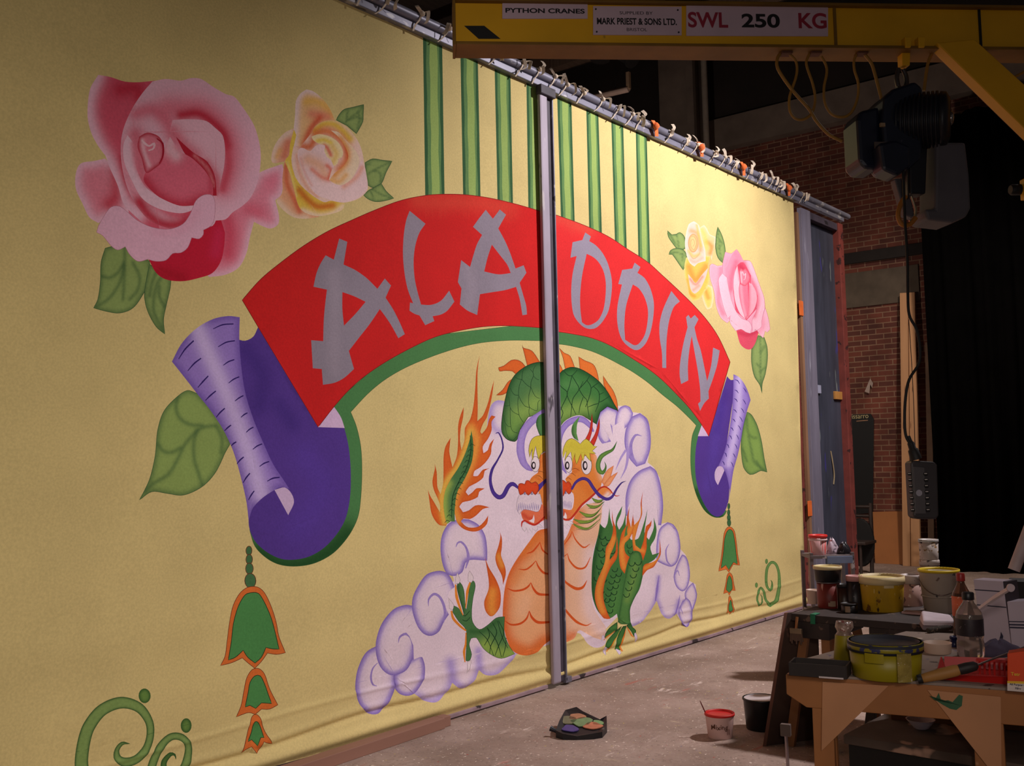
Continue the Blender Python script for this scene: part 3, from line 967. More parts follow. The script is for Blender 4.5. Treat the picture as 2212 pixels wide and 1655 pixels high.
    for k in range(15):
        t = k / 14
        x = 415 + 28 * (1 - t) - 165 * t ** 1.1
        y = 900 + 620 * t
        ribbon('6', '%g,%g,3 %g,%g,6 %g,%g,3' % (x - 20, y + 22, x - 2, y, x + 24, y + 14), DGD)
    ribbon('6', '430,830,4 435,960,7 400,1100,7 330,1230,7 290,1340,7 285,1500,4', DGD)
    # drops of fire
    fire('8', 'c1100,375 1130,450 1190,550 1222,650 1215,760 1170,825 1140,832 1105,790 1095,720 1130,620 1130,540', '1160,640 1150,760 1160,800', 34)
    fire('8', 'c1200,140 1230,220 1230,300 1225,360 1260,450 1265,510 c1243,590 1235,520 1195,440 1180,370 1205,280 1220,200', '1205,360 1235,440', 20)
    # back hump with spikes
    for t in ('c848,95 860,120 930,145 c1000,245 c1010,290 c890,260 870,180', 'c655,280 700,265 760,220 810,218 850,240 c885,285 c800,340 770,310 700,305 665,310', 'c765,372 730,400 690,460 c637,505 690,500 c745,470'):
        L = sh('6', t, ORA, [('e', 7, ORD, 0.5)], 4)
        outline(L, 0.8, (120, 50, 24))
    L = sh('6', 'c1060,240 970,238 880,270 790,340 740,430 710,540 690,650 680,760 690,820 730,865 790,880 810,860 830,790 c900,680 c1060,640', DGR, [('e', 34, (36, 84, 42), 0.9), ('s', '830,660 900,620 960,560', 80, DGL, 0.8), ('s', '760,800 800,700', 50, (120, 160, 74), 0.8)], 5)
    outline(L, 1.2, LINE)
    for t in ('370,420,5 345,520,8 340,600,9 345,610,8 420,690,8 490,735,8', '225,560,5 270,590,7 335,605,8', '335,600,8 295,720,8 285,850,8 300,890,8 340,970,8 400,1040,8 465,1055,8', '150,740,5 190,820,7 230,855,8 285,860,8', '470,430,6 520,490,8 530,540,9 490,640,8 485,735,9 455,860,8 450,980,8 465,1055,9', '570,370,5 530,430,7 520,490,8', '535,550,6 570,590,7 620,610,6', '490,735,8 530,830,8 570,885,7 630,910,6', '465,1055,8 510,1085,7 590,1105,7 600,980,7 630,935,6', '465,1060,8 455,1130,7 475,1215,6', '285,880,8 275,960,7 280,1080,8 295,1180,8 330,1250,8 370,1300,6', '125,880,5 140,1000,7 150,1060,7 200,1130,7 295,1180,8', '55,1020,5 90,1035,6 140,1020,6', '150,1060,7 150,1180,7 160,1370,7 200,1450,7 270,1470,7', '45,1180,5 60,1290,6 110,1360,6 160,1370,7', '65,1340,5 90,1480,6 130,1560,7 195,1590,7 260,1520,6'):
        ribbon('K', t, DGD)
    # cloud curl, face
    sh('6', 'c1060,640 c1000,655 920,700 860,770 820,850 810,950 840,1060 c900,1125 c1060,1000', WHT)
    ribbon('6', '1040,640,60 985,675,60 920,722,62 868,790,62 842,870,62 838,960,66 862,1050,56 900,1095,42 935,1118,10', (172, 146, 212), [('e', 10, (132, 106, 186), 0.7)], 4)
    sh('6', 'c1050,640 985,670 962,730 975,790 c1000,850 c1060,850', (84, 132, 74), [('s', '970,690 965,760 990,830', 10, DGD, 0.8)], 4)
    ribbon('6', '632,816,4 655,808,10 682,860,12 692,940,14 650,1030,14 605,1110,22 590,1200,24 612,1290,30 655,1332,36 695,1320,36 738,1245,34 775,1225,34 825,1262,16', (82, 56, 150), [('e', 4, (50, 30, 110), 0.6)], 4)
    L = sh('H', 'c600,320 c490,380 490,500 c470,600 400,650 c365,700 c380,760 c480,760 c480,860 530,1000 c520,1180 c600,1200', (234, 136, 62), [('s', '500,380 490,500 470,600', 14, (196, 84, 34), 0.7), ('s', '380,690 430,650 510,700', 14, (206, 96, 40), 0.6)], 4)
    ribbon('H', '470,590,4 500,580,7 550,600,4', (120, 60, 30))
    ribbon('H', '445,640,4 490,640,7 540,690,4', (120, 60, 30))
    sh('H', 'c600,650 c480,750 c470,850 c520,790 c600,690', (82, 56, 150))
    sh('H', 'c260,1110 300,1070 400,1080 480,1095 c520,1000 c600,1050 c560,1200 430,1265 370,1230 290,1200', (232, 116, 78), [('s', '290,1130 350,1180 400,1180', 26, (206, 62, 44), 0.8)], 4)
    L = sh('H', 'c240,870 210,960 205,1050 c240,1135 290,1070 380,1080 480,1095 520,980 c500,870', (234, 212, 222))
    outline(L, 0.6, (120, 100, 120))
    for k in range(12):
        x = 225 + k * 23
        ribbon('H', '%g,%g,3 %g,%g,9 %g,%g,4' % (x + 6, 990 - 14 * math.sin(k), x + 2, 1040, x - 2, 1078 + (20 if k == 0 else 0)), (132, 118, 174))
    L = sh('H', 'c220,800 230,745 270,735 305,745 320,705 355,698 390,732 c440,712 475,750 480,820 440,882 c400,840 350,888 c310,845 250,885', (226, 78, 34), [('e', 12, (180, 50, 24), 0.5)], 4)
    outline(L, 0.9, (110, 40, 24))
    ribbon('H', '306,842,4 306,880,22', (130, 122, 160)); ribbon('H', '396,838,4 396,880,24', (130, 122, 160))
    sh('H', 'c425,1132 433,1190 c425,1242 390,1230 c360,1212 405,1190', (240, 222, 224))
    L = sh('H', 'c275,1240 270,1300 310,1350 c325,1300 c350,1370 c365,1310 c400,1368 c405,1310 c445,1345 c470,1320 c465,1290 c550,1302 c485,1245 430,1275 350,1250 300,1230', (236, 216, 224))
    outline(L, 0.6, (120, 100, 110))
    ribbon('H', '268,1290,10 275,1232,20 310,1212,22 370,1245,24 430,1265,24 490,1232,22 560,1160,20', (198, 46, 32))
    ell('H', 440, 490, 52, 97, (240, 222, 226), ol=(0.9, (70, 50, 50)))
    L = sh('H', 'c560,122 460,130 400,165 365,240 c356,320 c370,405 385,340 c405,285 395,370 c408,445 425,340 c443,255 460,350 c484,440 500,380 c540,330 c600,320', (216, 196, 66))
    outline(L, 0.9, (90, 80, 30))
    ell('H', 418, 507, 28, 50, (44, 32, 40)); ell('H', 421, 505, 15, 30, (240, 222, 226))
    # belly
    L = sh('8', 'c1700,150 c1580,150 1510,170 1440,260 1350,390 1290,500 1255,620 1240,760 1245,880 1270,1000 1310,1090 1370,1130 1440,1135 1510,1110 1570,1050 c1610,1020 c1700,1010', (240, 172, 122),
           [('e', 60, (226, 104, 42), 0.95), ('s', '1400,330 1500,230 1560,250', 70, (230, 124, 54), 0.8), ('s', '1330,560 1380,480', 40, (234, 140, 76), 0.6), ('s', '1330,1060 1450,1100 1560,1040', 50, (230, 118, 54), 0.85), ('s', '1420,700 1400,800', 60, (246, 190, 150), 0.6)], 5)
    for t in ('1425,345,4 1470,330,14 1505,290,12 1528,255,5', '1528,262,4 1550,320,13 1620,370,8', '1365,465,3 1420,470,12 1465,440,12 1500,400,4', '1500,402,4 1520,450,14 1560,495,18 1620,505,10', '1275,615,5 1330,635,14 1400,625,16 1440,600,14 1460,570,4', '1460,570,4 1480,620,16 1520,660,20 1620,665,14', '1260,870,5 1310,898,14 1380,890,16 1430,850,14 1450,790,4', '1450,790,4 1470,840,18 1520,880,22 1640,875,14'):
        ribbon('8', t, (216, 82, 30))
    # fore leg, left
    L = sh('8', 'c1255,835 1190,845 1120,905 1060,935 1010,880 1000,800 1010,700 1030,600 1020,560 c990,560 980,650 960,780 c950,720 945,640 930,590 c905,560 890,600 905,680 940,820 900,770 c865,750 c855,800 900,870 960,940 965,1050 960,1180 c990,1175 1003,1130 985,1050 c1000,1005 1040,1000 1090,1080 1150,1130 1230,1160 c1335,1125 1285,1050 1255,960', DGR,
           [('s', '1110,1060 1200,1120 1300,1120', 60, (150, 180, 80), 0.9), ('s', '900,590 910,680 940,800', 10, DGD, 0.6), ('s', '1000,950 1080,950 1200,870', 20, (44, 92, 44), 0.6)], 4)
    outline(L, 0.8, DGD)
    for t in ('1120,920,4 1140,980,7 1100,1060,4', '1060,950,4 1120,1010,6 1150,1080,4 1170,1140,4', '1160,880,4 1195,960,7 1150,1060,6 1140,1120,4', '1120,920,4 1180,1000,7 1210,1070,6 1230,1150,4', '1210,870,4 1250,960,6 1210,1060,6 1180,1140,4', '1200,870,4 1240,1000,6 1280,1080,4', '1270,1000,4 1260,1080,6 1240,1150,4', '930,860,4 960,870,6 990,840,4', '920,810,4 950,830,6 985,790,4'):
        ribbon('8', t, DGD)
    for t in ('880,585,10 888,680,22 910,760,18 935,825,6', '845,790,14 860,850,20 915,910,18 960,945,12', '960,960,8 958,1050,14 946,1110,20 952,1190,8', '990,570,12 970,640,20 955,770,6'):
        ribbon('8', t, (236, 140, 48))
    for t in ('c893,495 915,550 c905,580 c880,578 878,540', 'c985,478 1017,535 c1000,572 c975,560 975,510', 'c822,688 865,745 c855,785 c828,770 830,720', 'c972,1185 c1002,1178 985,1240 c962,1277 968,1230'):
        L = sh('8', t, (236, 216, 222))
        outline(L, 0.6, (130, 110, 120))


def paint_right():
    SIDE[0] = 'R'
    raw(CLOTH_R, YEL, [], 0)
    for t, yb in (((1203.5, 1233.6, 1211.2, 1241.2), 520), ((1264.6, 1290.6, 1272.4, 1300.4), 560), ((1318.4, 1343.4, 1328.4, 1353.6), 600), ((1370.2, 1393.6, 1378.4, 1404.0), 620)):
        y0, y1 = 190, 500
        k = (t[2] - t[0]) / 330
        stripe(t[0] - k * 20, t[1] - k * 20, t[2] + k * (yb - 470), t[3] + k * (yb - 470), 0, 0, 170, yb)
    leaf('10', 'c392,325 420,345 455,410 480,500 500,620 c520,710 480,700 450,715 410,725 370,680 353,580 c352,500 c370,400', ['390,370 395,450 425,490 450,490', '400,480 425,600 440,650 510,705', '362,560 390,640', '450,640 480,680'], 0.7, (140, 172, 86))
    L = sh('5', 'c-30,960 100,968 200,985 300,1010 400,1050 500,1100 600,1155 700,1225 800,1310 900,1390 980,1470 c1030,1525 @10 45,480 35,600 38,700 55,800 80,880 120,950 160,985 200,1000 240,993 c262,960 c180,900 c120,600 c140,480 @5 c1080,1500 c800,1150 c400,930 c-30,850',
       GRN, [('s', '@10 70,830 120,940 170,985 230,995', 26, (28, 76, 34), 0.9)], 8)
    outline(L, 0.9, (52, 92, 50))
    sh('10', 'c82,480 c150,470 c262,98 285,122 c310,118 c305,200 c250,600 c260,690 c277,800 270,900 245,970 210,995 170,980 130,930 95,860 70,760 62,650 68,550', PUR, [('s', '220,300 180,600 150,800', 40, (96, 70, 172), 0.6), ('s', '250,200 200,450', 20, (74, 48, 146), 0.5)], 8)
    sh('10', 'c108,398 c152,480 c80,480', (226, 196, 230))
    L = sh('5', 'c-30,50 100,90 200,125 300,165 400,210 480,255 560,310 700,400 800,490 900,585 1000,685 1100,800 1180,920 c1257,1090 c1115,1600 c1060,1510 980,1400 900,1310 800,1210 700,1130 600,1065 500,1005 400,955 300,920 200,900 100,885 c-30,876', (230, 48, 50), [('s', '0,80 150,125 300,190', 40, (228, 90, 70), 0.5)], 9)
    outline(L, 1.3, (140, 26, 22))
    G2 = (156, 146, 164)
    sh('5', 'c268,198 c307,225 c296,258 340,285 390,340 430,420 455,530 450,640 430,740 390,810 350,850 310,862 260,850 215,810 185,760 172,680 170,580 180,480 c208,360 c165,372 c180,265 c248,250', G2)
    sh('5', 'c278,345 320,365 360,400 395,460 412,540 410,640 395,730 360,800 310,832 275,835 c245,815 235,740 232,640 245,500', (230, 48, 50))
    sh('5', 'c612,405 c652,435 c632,475 680,510 720,580 745,680 740,790 720,890 690,960 650,1000 615,1005 570,980 530,940 505,880 492,800 495,700 c525,555 c500,552 c527,455 c597,445', G2)
    sh('5', 'c600,555 640,580 680,640 705,730 700,830 680,910 640,965 610,972 c548,935 543,830 555,700', (230, 48, 50))
    sh('5', 'c863,600 c920,672 880,710 850,800 835,900 830,1000 c830,1130 c803,1128 800,1020 785,920 785,820 810,720', G2)
    sh('5', 'c962,780 c978,765 c993,790 c1020,765 c1045,795 c1018,850 1035,930 1060,1010 1085,1130 c1103,1220 1130,1110 c1143,990 c1187,1010 1170,1110 1140,1210 c1112,1290 c1115,1340 1085,1370 c1055,1425 c1042,1375 c1058,1360 1055,1270 1040,1150 1015,1000 c1000,910 985,1000 975,1110 c977,1215 c930,1240 920,1170 925,1080 945,960 c972,850', G2)
    # rolled end
    sh('10', 'c302,85 340,105 375,150 400,205 c414,250 390,320 365,420 350,510 330,600 305,690 290,780 280,850 c274,905 278,830 265,750 c248,695 c205,682 245,580 270,470 290,330 300,200', (166, 138, 218), [('e', 14, ROLLLO, 0.7), ('s', '340,110 335,330 305,500 270,660', 22, (214, 192, 242), 0.95)], 3.5)
    sh('10', 'c246,700 232,675 205,675 188,710 190,760 c207,793', (226, 196, 230))
    for t in ('310,120,2 328,125,6 342,147,3', '308,185,2 322,190,6 334,206,3', '305,240,2 318,246,6 328,262,3', '300,310,2 312,315,6 323,330,3', '295,370,2 305,376,6 313,390,3', '283,425,2 293,430,6 301,446,3', '275,475,2 285,482,6 291,501,3', '258,530,2 268,538,6 273,556,3', '245,585,2 254,593,6 259,613,3', '232,640,2 241,648,6 246,666,3',
              '365,170,2 377,185,5 386,202,3', '362,245,2 373,258,5 383,277,3', '350,300,2 361,312,5 371,332,3', '340,355,2 351,368,5 361,388,3', '330,410,2 341,422,5 351,442,3', '320,470,2 329,482,5 336,502,3', '310,530,2 319,542,5 326,562,3', '298,590,2 306,600,5 313,617,3', '285,645,2 294,656,5 301,677,3'):
        ribbon('10', t, (70, 46, 136))
    for x, y, a, b in ((274, 928, 6, 18), (274, 968, 7, 18), (275, 1001, 9, 18), (276, 1033, 10, 22)):
        ell('10', x, y, a, b, (66, 112, 66), ol=(0.9, (40, 50, 36)))
    bell('10', 'c212,1343 230,1260 238,1170 245,1100 265,1062 290,1062 310,1090 325,1170 335,1250 c345,1305 c303,1300 c275,1350 c260,1330', 'c228,1325 243,1230 248,1140 262,1090 280,1075 298,1090 315,1170 325,1250 c330,1298 c305,1285 c275,1335 c258,1303', 0.7)
    bell('10', 'c245,1487 258,1420 265,1370 280,1350 298,1370 308,1420 c320,1467 c295,1465 c281,1500 c272,1478', 'c262,1460 268,1400 280,1370 295,1400 c300,1455 c281,1480', 0.6)
    bell('10', 'c264,1613 272,1560 278,1510 287,1500 298,1530 c315,1608 c300,1600 c288,1620 c278,1603', 'c274,1595 282,1540 290,1525 297,1560 c302,1590 c288,1605', 0.6)
    e = [('e', 4, (70, 112, 58), 0.9)]
    ribbon('10', '535,1560,26 580,1530,26 598,1440,22 598,1350,18 578,1298,18 548,1286,18 522,1320,18 516,1390,17 522,1440,16 540,1466,16 553,1440,14 553,1412,8 545,1400,3', (122, 164, 90), e, 2.5)
    ribbon('10', '545,1565,20 515,1530,16 503,1480,16 484,1448,14 466,1480,14 460,1530,13 474,1562,12 489,1540,10 490,1505,6 480,1492,3', (122, 164, 90), e, 2.5)
    ell('10', 516, 1280, 7, 15, (110, 152, 82), ol=(0.7, (70, 112, 58))); ell('10', 456, 1432, 7, 15, (110, 152, 82), ol=(0.7, (70, 112, 58)))
    # ---------------- right yellow rose
    leaf('R', 'c52,158 c90,195 c130,190 160,175 195,205 c225,290 c215,310 180,330 c130,315 90,260 60,210', ['60,170 110,250 150,300', '130,195 145,250 150,290'], 0.6)
    leaf('R', 'c66,370 80,335 130,315 190,330 c225,380 215,450 c190,510 150,450 110,390 c95,370', ['75,365 130,350 200,380', '180,360 185,430'], 0.6)
    leaf('R', 'c493,125 530,200 555,290 560,380 c535,447 495,400 475,320 478,220', ['493,140 505,250 510,340 530,430', '510,240 540,280', '500,320 520,290'], 0.6)
    sh('R', 'c340,130 c375,108 400,140 420,185 440,200 c475,215 470,290 450,360 c440,420 c400,440 c340,300', (250, 206, 150), [('e', 10, (250, 224, 196), 0.8), ('s', '400,260 440,300 430,360', 22, (238, 150, 70), 0.8), ('s', '350,150 380,200 400,320', 18, (248, 210, 90), 0.6)], 2.5)
    sh('R', 'c350,720 370,800 400,862 c440,845 455,760 c445,660 c400,640', (250, 214, 110), [('e', 14, (250, 226, 190), 0.9), ('s', '390,700 410,760', 18, (238, 150, 60), 0.7)], 2.5)
    sh('R', 'c215,400 200,480 205,570 225,650 240,740 c275,787 330,770 380,700 420,600 420,480 c430,390 c330,380', (248, 204, 96), [('s', '240,480 270,560 300,600 350,540 390,480', 30, (240, 156, 70), 0.85), ('s', '220,600 250,720 290,745', 14, (236, 150, 50), 0.7), ('e', 9, (250, 224, 150), 0.6)], 2.5)
    sh('R', 'c232,545 270,590 300,628 350,560 c410,490 390,570 340,680 290,722 255,680', (250, 208, 196), [('s', '250,590 300,640 360,570', 12, (236, 130, 96), 0.7), ('s', '280,690 330,650', 12, (238, 150, 110), 0.6)], 2.5)
    sh('R', 'c430,385 c440,430 415,540 c405,470', (246, 196, 130))
    sh('R', 'c285,75 240,100 215,180 205,280 220,380 250,450 c290,480 320,450 c388,430 385,340 365,260 345,190 330,110', (250, 212, 194), [('e', 10, (250, 228, 214), 0.8), ('s', '260,160 310,180 330,260 345,330', 22, (242, 168, 110), 0.8), ('s', '310,110 330,200 350,300', 12, (244, 190, 70), 0.7), ('s', '240,340 280,390 330,370', 18, (246, 200, 100), 0.8), ('s', '250,420 300,440 360,400', 12, (244, 180, 150), 0.6)], 2.5)
    ell('R', 278, 270, 44, 82, (250, 204, 140), [('e', 12, (236, 150, 100), 0.7)], ol=(0.5, (226, 150, 110)), step=2.5)
    ribbon('R', '262,210,3 290,215,5 308,270,5 285,330,5 258,300,4 258,250,4 278,235,4 292,270,4 275,300,3', (230, 156, 110))
    ribbon('R', '240,350,3 280,410,6 330,370,5 345,320,3', (240, 170, 130))
    # ---------------- right pink rose
    L = leaf('R', 'c855,1095 c910,1115 935,1200 938,1320 920,1440 890,1530 c887,1614 870,1540 820,1460 795,1340 c795,1220 c825,1160', ['870,1110 875,1250 875,1400 882,1600', '875,1250 910,1190', '875,1380 840,1350', '875,1420 920,1380'], 0.8)
    sh('R', 'c655,1045 690,1170 740,1215 790,1218 830,1160 c860,1060 c800,1000', (232, 84, 108), [('s', '680,1070 760,1090 840,1060', 22, (206, 52, 82), 0.7)], 3)
    L = sh('R', 'c900,800 940,900 960,980 c968,1040 c940,1068 c920,1055 c900,1118 870,1090 c845,1050 c850,950', (248, 186, 204), [('s', '880,900 900,1000 870,1060', 26, (240, 140, 162), 0.6)], 3)
    outline(L, 0.6, (196, 110, 134))
    L = sh('R', 'c425,470 445,455 c490,475 c540,468 c560,560 c540,700 c560,850 c610,930 c600,960 c575,985 520,940 480,840 460,700 430,600 420,530', (248, 176, 196), [('s', '520,500 510,640 500,800 540,900', 24, (240, 128, 152), 0.7), ('e', 8, (250, 206, 220), 0.6)], 3)
    outline(L, 0.6, (196, 110, 134))
    L = sh('R', 'c560,350 c615,365 c665,325 700,380 c720,425 780,430 810,480 860,620 910,760 c920,850 890,960 885,1020 c845,1040 c810,1065 c780,1075 c700,1040 c600,960 c545,850 510,700 500,600 c535,540 535,460', (246, 168, 190), [('s', '600,450 610,560 640,700', 44, (240, 132, 158), 0.6)], 4)
    outline(L, 0.6, (196, 110, 134))
    sh('R', 'c620,375 c663,325 700,380 c725,430 690,470 c650,560 c630,680 c600,740 c560,620 c560,500', (242, 150, 174), [('s', '660,440 620,560 610,680', 26, (234, 104, 132), 0.7), ('s', '640,360 690,400', 20, (242, 136, 162), 0.6)], 3)
    L = sh('R', 'c720,430 780,430 810,480 860,620 910,760 c918,850 890,960 885,1020 c840,1050 c805,1068 800,960 840,870 840,760 810,650 770,600 740,520', (249, 190, 206), [('s', '730,450 770,560 830,680 850,800 820,920', 24, (230, 92, 120), 0.8)], 3)
    outline(L, 0.6, (200, 112, 136))
    sh('R', 'c655,480 720,440 c790,560 c790,640 c850,740 c840,860 c750,960 c650,880 c630,700', (226, 86, 112), [('s', '700,480 760,560', 26, (198, 48, 78), 0.7)], 3)
    sh('R', 'c690,640 680,720 700,850 c748,955 765,800 c760,630', (240, 124, 148), [('s', '700,650 715,800 740,920', 12, (248, 170, 188), 0.8)], 3)
    sh('R', 'c775,622 820,670 845,760 820,860 c752,948 765,800', (247, 172, 188), [('s', '770,660 770,800 760,920', 16, (230, 96, 122), 0.8)], 3)
    sh('R', 'c668,468 640,560 635,680 650,800 690,900 c738,948 700,830 680,700 690,600', (250, 196, 210), [('s', '680,500 690,600', 12, (238, 120, 146), 0.7)], 3)
    sh('R', 'c688,520 700,495 c720,510 745,498 780,560 780,600 740,655 c700,640', (240, 128, 148), [('e', 9, (206, 58, 84), 0.7), ('s', '700,530 705,620', 9, (250, 190, 204), 0.9)], 2)
    ribbon('R', '705,545,4 715,525,8 728,560,7 742,540,8 738,590,5 722,600,3', (250, 196, 208))
    L = sh('R', 'c535,540 c575,580 600,720 640,850 700,940 770,970 795,1020 c783,1077 740,1065 700,1040 c650,1055 600,980 c605,920 c580,945 545,850 510,700 500,590', (250, 198, 214), [('s', '580,600 620,760 690,900', 12, (244, 160, 182), 0.6)], 3)
    outline(L, 0.6, (200, 118, 140))
    # ---------------- cloud bank, right half
    sh('7', 'c-20,700 c400,690 c440,620 c560,590 c640,590 c700,640 c780,650 c850,760 c855,900 c830,1050 c880,1090 c930,1180 c950,1350 c940,1550 @9 c1040,190 c1130,270 c1145,420 c1190,470 c1225,580 c1220,690 c1270,720 c1280,830 c1240,930 c1240,1040 c1195,1085 c1150,1040 c1110,970 1050,1012 990,985 c940,860 880,960 800,1050 c730,1082 c600,1000 c505,1100 505,1220 430,1260 360,1230 c290,1140 c250,1130 c-20,1100', WHT,
       [('s', '@9 740,1075 830,1030 900,930 945,800 960,660', 20, LIL, 0.9), ('s', '@9 950,870 990,985 1050,1010 1100,970 1130,860', 22, LIL, 0.9), ('s', '@9 420,1250 500,1240', 60, (214, 190, 206), 0.6)], 5)
    cloud('7', 'c580,625 c500,595 440,640 410,700 420,830 450,890 490,910 530,880 545,800 c640,740', 34, '520,730,3 545,790,22 528,870,28 480,895,24 440,850,10')
    cloud('7', 'c715,650 c690,600 650,585 600,610 570,680 565,760 590,830 610,855 635,830 c640,780 c700,720', 28, '632,780,3 638,820,12 612,848,16 580,810,8')
    sh('7', 'c440,720 c520,720 c545,830 c540,760 c640,700 c660,1000 c560,1150 c420,1100 c450,900 c530,880', WHT)
    cloud('7', 'c770,648 c700,680 655,780 645,900 680,1010 c740,1085 c810,1060 850,950 855,830 830,700', 44, '785,835,3 735,828,18 698,900,24 705,1000,30 745,1068,10')
    ribbon('7', '660,880,10 672,980,24 655,1090,18 610,1182,3', (178, 154, 214)); ribbon('7', '655,950,20 610,1020,16 568,1112,3', (178, 154, 214))
    cloud('7', 'c850,1080 760,1120 690,1200 655,1320 c650,1480 c800,1560 c940,1560 955,1400 940,1250 900,1120', 40, '800,1305,3 760,1350,14 735,1450,16 740,1560,8')
    sh('7', 'c670,1420 c720,1300 c820,1250 c900,1330 c915,1560 c680,1560', WHT)
    cloud('9', 'c1040,190 970,250 940,400 c940,520 c1000,550 1070,570 1120,530 1145,420 1130,280 1090,210', 26, '1050,375,3 1022,430,12 1032,520,14 1072,565,5')
    cloud('9', 'c1160,465 1135,510 c1100,600 1090,660 1110,740 1160,780 1200,750 1225,650 1215,540 1190,480', 22, '1140,648,3 1124,602,10 1096,645,6')
    cloud('9', 'c1250,703 1210,740 1180,800 c1200,900 1240,938 1270,880 1282,800', 18)
    cloud('9', 'c1190,832 1155,880 1125,950 1150,1040 1195,1085 1235,1040 1245,940 1225,860', 22, '1165,975,3 1148,915,10 1170,845,5')
    ribbon('9', '965,640,3 945,760,20 930,860,10', (150, 124, 200)); ribbon('9', '1140,810,3 1120,920,14 1090,985,8', (150, 124, 200))
    # back hump, spikes
    for t in ('c100,120 140,160 190,185 c232,285 c150,300 130,200', 'c262,190 310,220 380,250 410,300 c432,390 c350,360 c275,310', 'c465,345 500,400 550,470 580,550 c590,640 550,580 500,480 c470,420', 'c50,225 100,250 c128,300 c40,400'):
        L = sh('7', t, (236, 122, 50), [('e', 7, ORD, 0.4)], 4)
        outline(L, 0.8, (120, 50, 24))
    L = sh('7', 'c0,460 75,370 120,310 190,278 260,285 350,330 440,400 510,490 560,580 c592,630 c500,595 c440,640 c410,740 c300,670 c180,690 c110,760 c0,880', (66, 124, 62), [('e', 34, (32, 82, 40), 0.9), ('s', '120,660 220,620 330,600', 70, DGL, 0.75), ('s', '160,420 240,420', 40, (96, 150, 84), 0.5)], 5)
    outline(L, 1.2, LINE)
    for t in ('75,390,4 120,440,6 168,490,6 120,600,6 85,690,4', '130,300,4 170,340,6 205,345,6 250,300,4', '205,345,5 240,400,6 265,455,6 215,530,6 205,590,6 195,680,4', '205,345,5 185,430,6 165,500,6 205,590,6 240,660,4', '265,455,6 300,510,6 330,540,5', '355,345,4 330,385,6 270,450,6', '330,380,5 365,440,6 350,520,6 320,600,5', '300,520,5 275,590,6 265,650,4', '430,400,4 385,430,6 365,450,5', '385,430,5 430,480,6 430,560,6 400,640,4', '300,390,4 270,455,5', '470,480,4 430,500,5', '520,510,4 450,555,6 430,560,5', '340,600,4 390,580,6 430,570,5', '75,440,4 110,600,5 130,650,6 90,740,4', '330,540,5 340,620,5 350,680,4'):
        ribbon('7', t, DGD)
    # curl of cloud round the head
    sh('7', 'c150,1140 110,1090 85,1000 75,900 90,800 140,720 220,675 290,670 350,715 c400,800 c380,1000 c250,1100', WHT)
    ribbon('7', '160,1140,8 122,1080,34 100,990,44 95,900,46 112,810,50 162,740,50 225,705,50 290,700,50 345,740,40 385,800,14', (168, 142, 214), [('e', 9, (124, 98, 184), 0.7)], 3.5)
    # face
    sh('Q', 'c310,700 c330,640 c540,640 600,690 615,800 640,900 670,960 c650,1060 580,1150 400,1300 330,1400 c250,1450 c110,1440 c110,1310 200,1320 300,1330 330,1230 320,1140 c280,1110 c300,1040 c240,1010 220,970 250,930 300,890 300,820', (236, 138, 62),
       [('s', '600,700 620,820 660,950', 40, (246, 190, 150), 0.7), ('s', '420,1010 480,1060 520,1130', 60, (228, 118, 44), 0.6), ('s', '130,1340 200,1380 250,1380', 60, (230, 106, 74), 0.9), ('s', '330,780 330,880 380,850', 20, (206, 100, 40), 0.6)], 3.5)
    for t in ('300,850,4 350,840,8 400,870,4', '262,910,4 300,895,8 350,930,4', '225,965,4 260,950,8 300,980,4'):
        ribbon('Q', t, (150, 74, 34))
    for t in ('c810,805 740,850 700,900 c660,1000 c690,1040 760,960', 'c862,882 780,930 720,990 c670,1065 750,1045 810,960'):
        L = sh('Q', t, (244, 164, 110), [('e', 14, (232, 122, 66), 0.6)], 3)
        outline(L, 0.6, (190, 100, 60))
    # throat and belly
    sh('9', 'c-20,1220 c-20,420 c110,400 170,310 205,230 c250,110 c330,40 c480,10 c470,150 440,300 400,450 385,700 400,900 450,1000 c505,1080 c500,1200 400,1170 290,1110 c265,1120 235,1180 c130,1225', (242, 190, 156),
       [('s', '60,560 150,330 220,220 280,120', 60, (230, 122, 52), 0.9), ('s', '110,480 105,800 115,1050 150,1200', 50, (232, 128, 60), 0.85), ('s', '380,450 360,700 380,950 470,1100', 70, (240, 208, 206), 0.85), ('s', '180,1190 230,1150', 40, (230, 118, 60), 0.8)], 5)
    for t in ('215,265,4 250,340,12 320,405,14 375,375,3', '215,270,4 200,310,12 150,380,8', '178,455,4 200,520,14 260,580,18 330,575,14 380,485,3', '178,460,4 150,480,10 110,495,6', '122,635,4 160,700,18 250,755,26 310,745,22 347,685,3', '125,640,4 110,680,6', '120,870,5 180,960,20 260,1040,22 340,1070,10 385,1048,3', '130,880,8 112,930,6'):
        ribbon('9', t, (222, 92, 34))
    for t in ('545,1190,8 590,1225,40 640,1228,30 690,1202,4', '478,1262,8 540,1298,40 620,1290,26 692,1232,4', '395,1352,10 480,1398,44 570,1392,30 650,1318,4', '320,1442,10 410,1476,42 530,1464,30 655,1370,4', '305,1490,10 390,1540,34 500,1552,22 640,1442,4'):
        ribbon('Q', t, (136, 160, 62), [('e', 5, (74, 112, 50), 0.8)], 3)
    for t in ('560,1250,3 640,1246,7 700,1205,3', '500,1315,3 600,1310,8 700,1235,3', '420,1420,3 560,1410,8 690,1260,3', '350,1500,3 520,1484,8 660,1380,3', '350,1560,3 500,1570,7 620,1480,3 650,1400,3'):
        ribbon('Q', t, (44, 66, 44))
    sh('Q', 'c590,1130 660,1065 740,1080 790,1130 c730,1175 690,1200 c620,1190', (240, 142, 70), [('s', '700,1180 740,1140', 24, (248, 220, 210), 0.9)], 3)
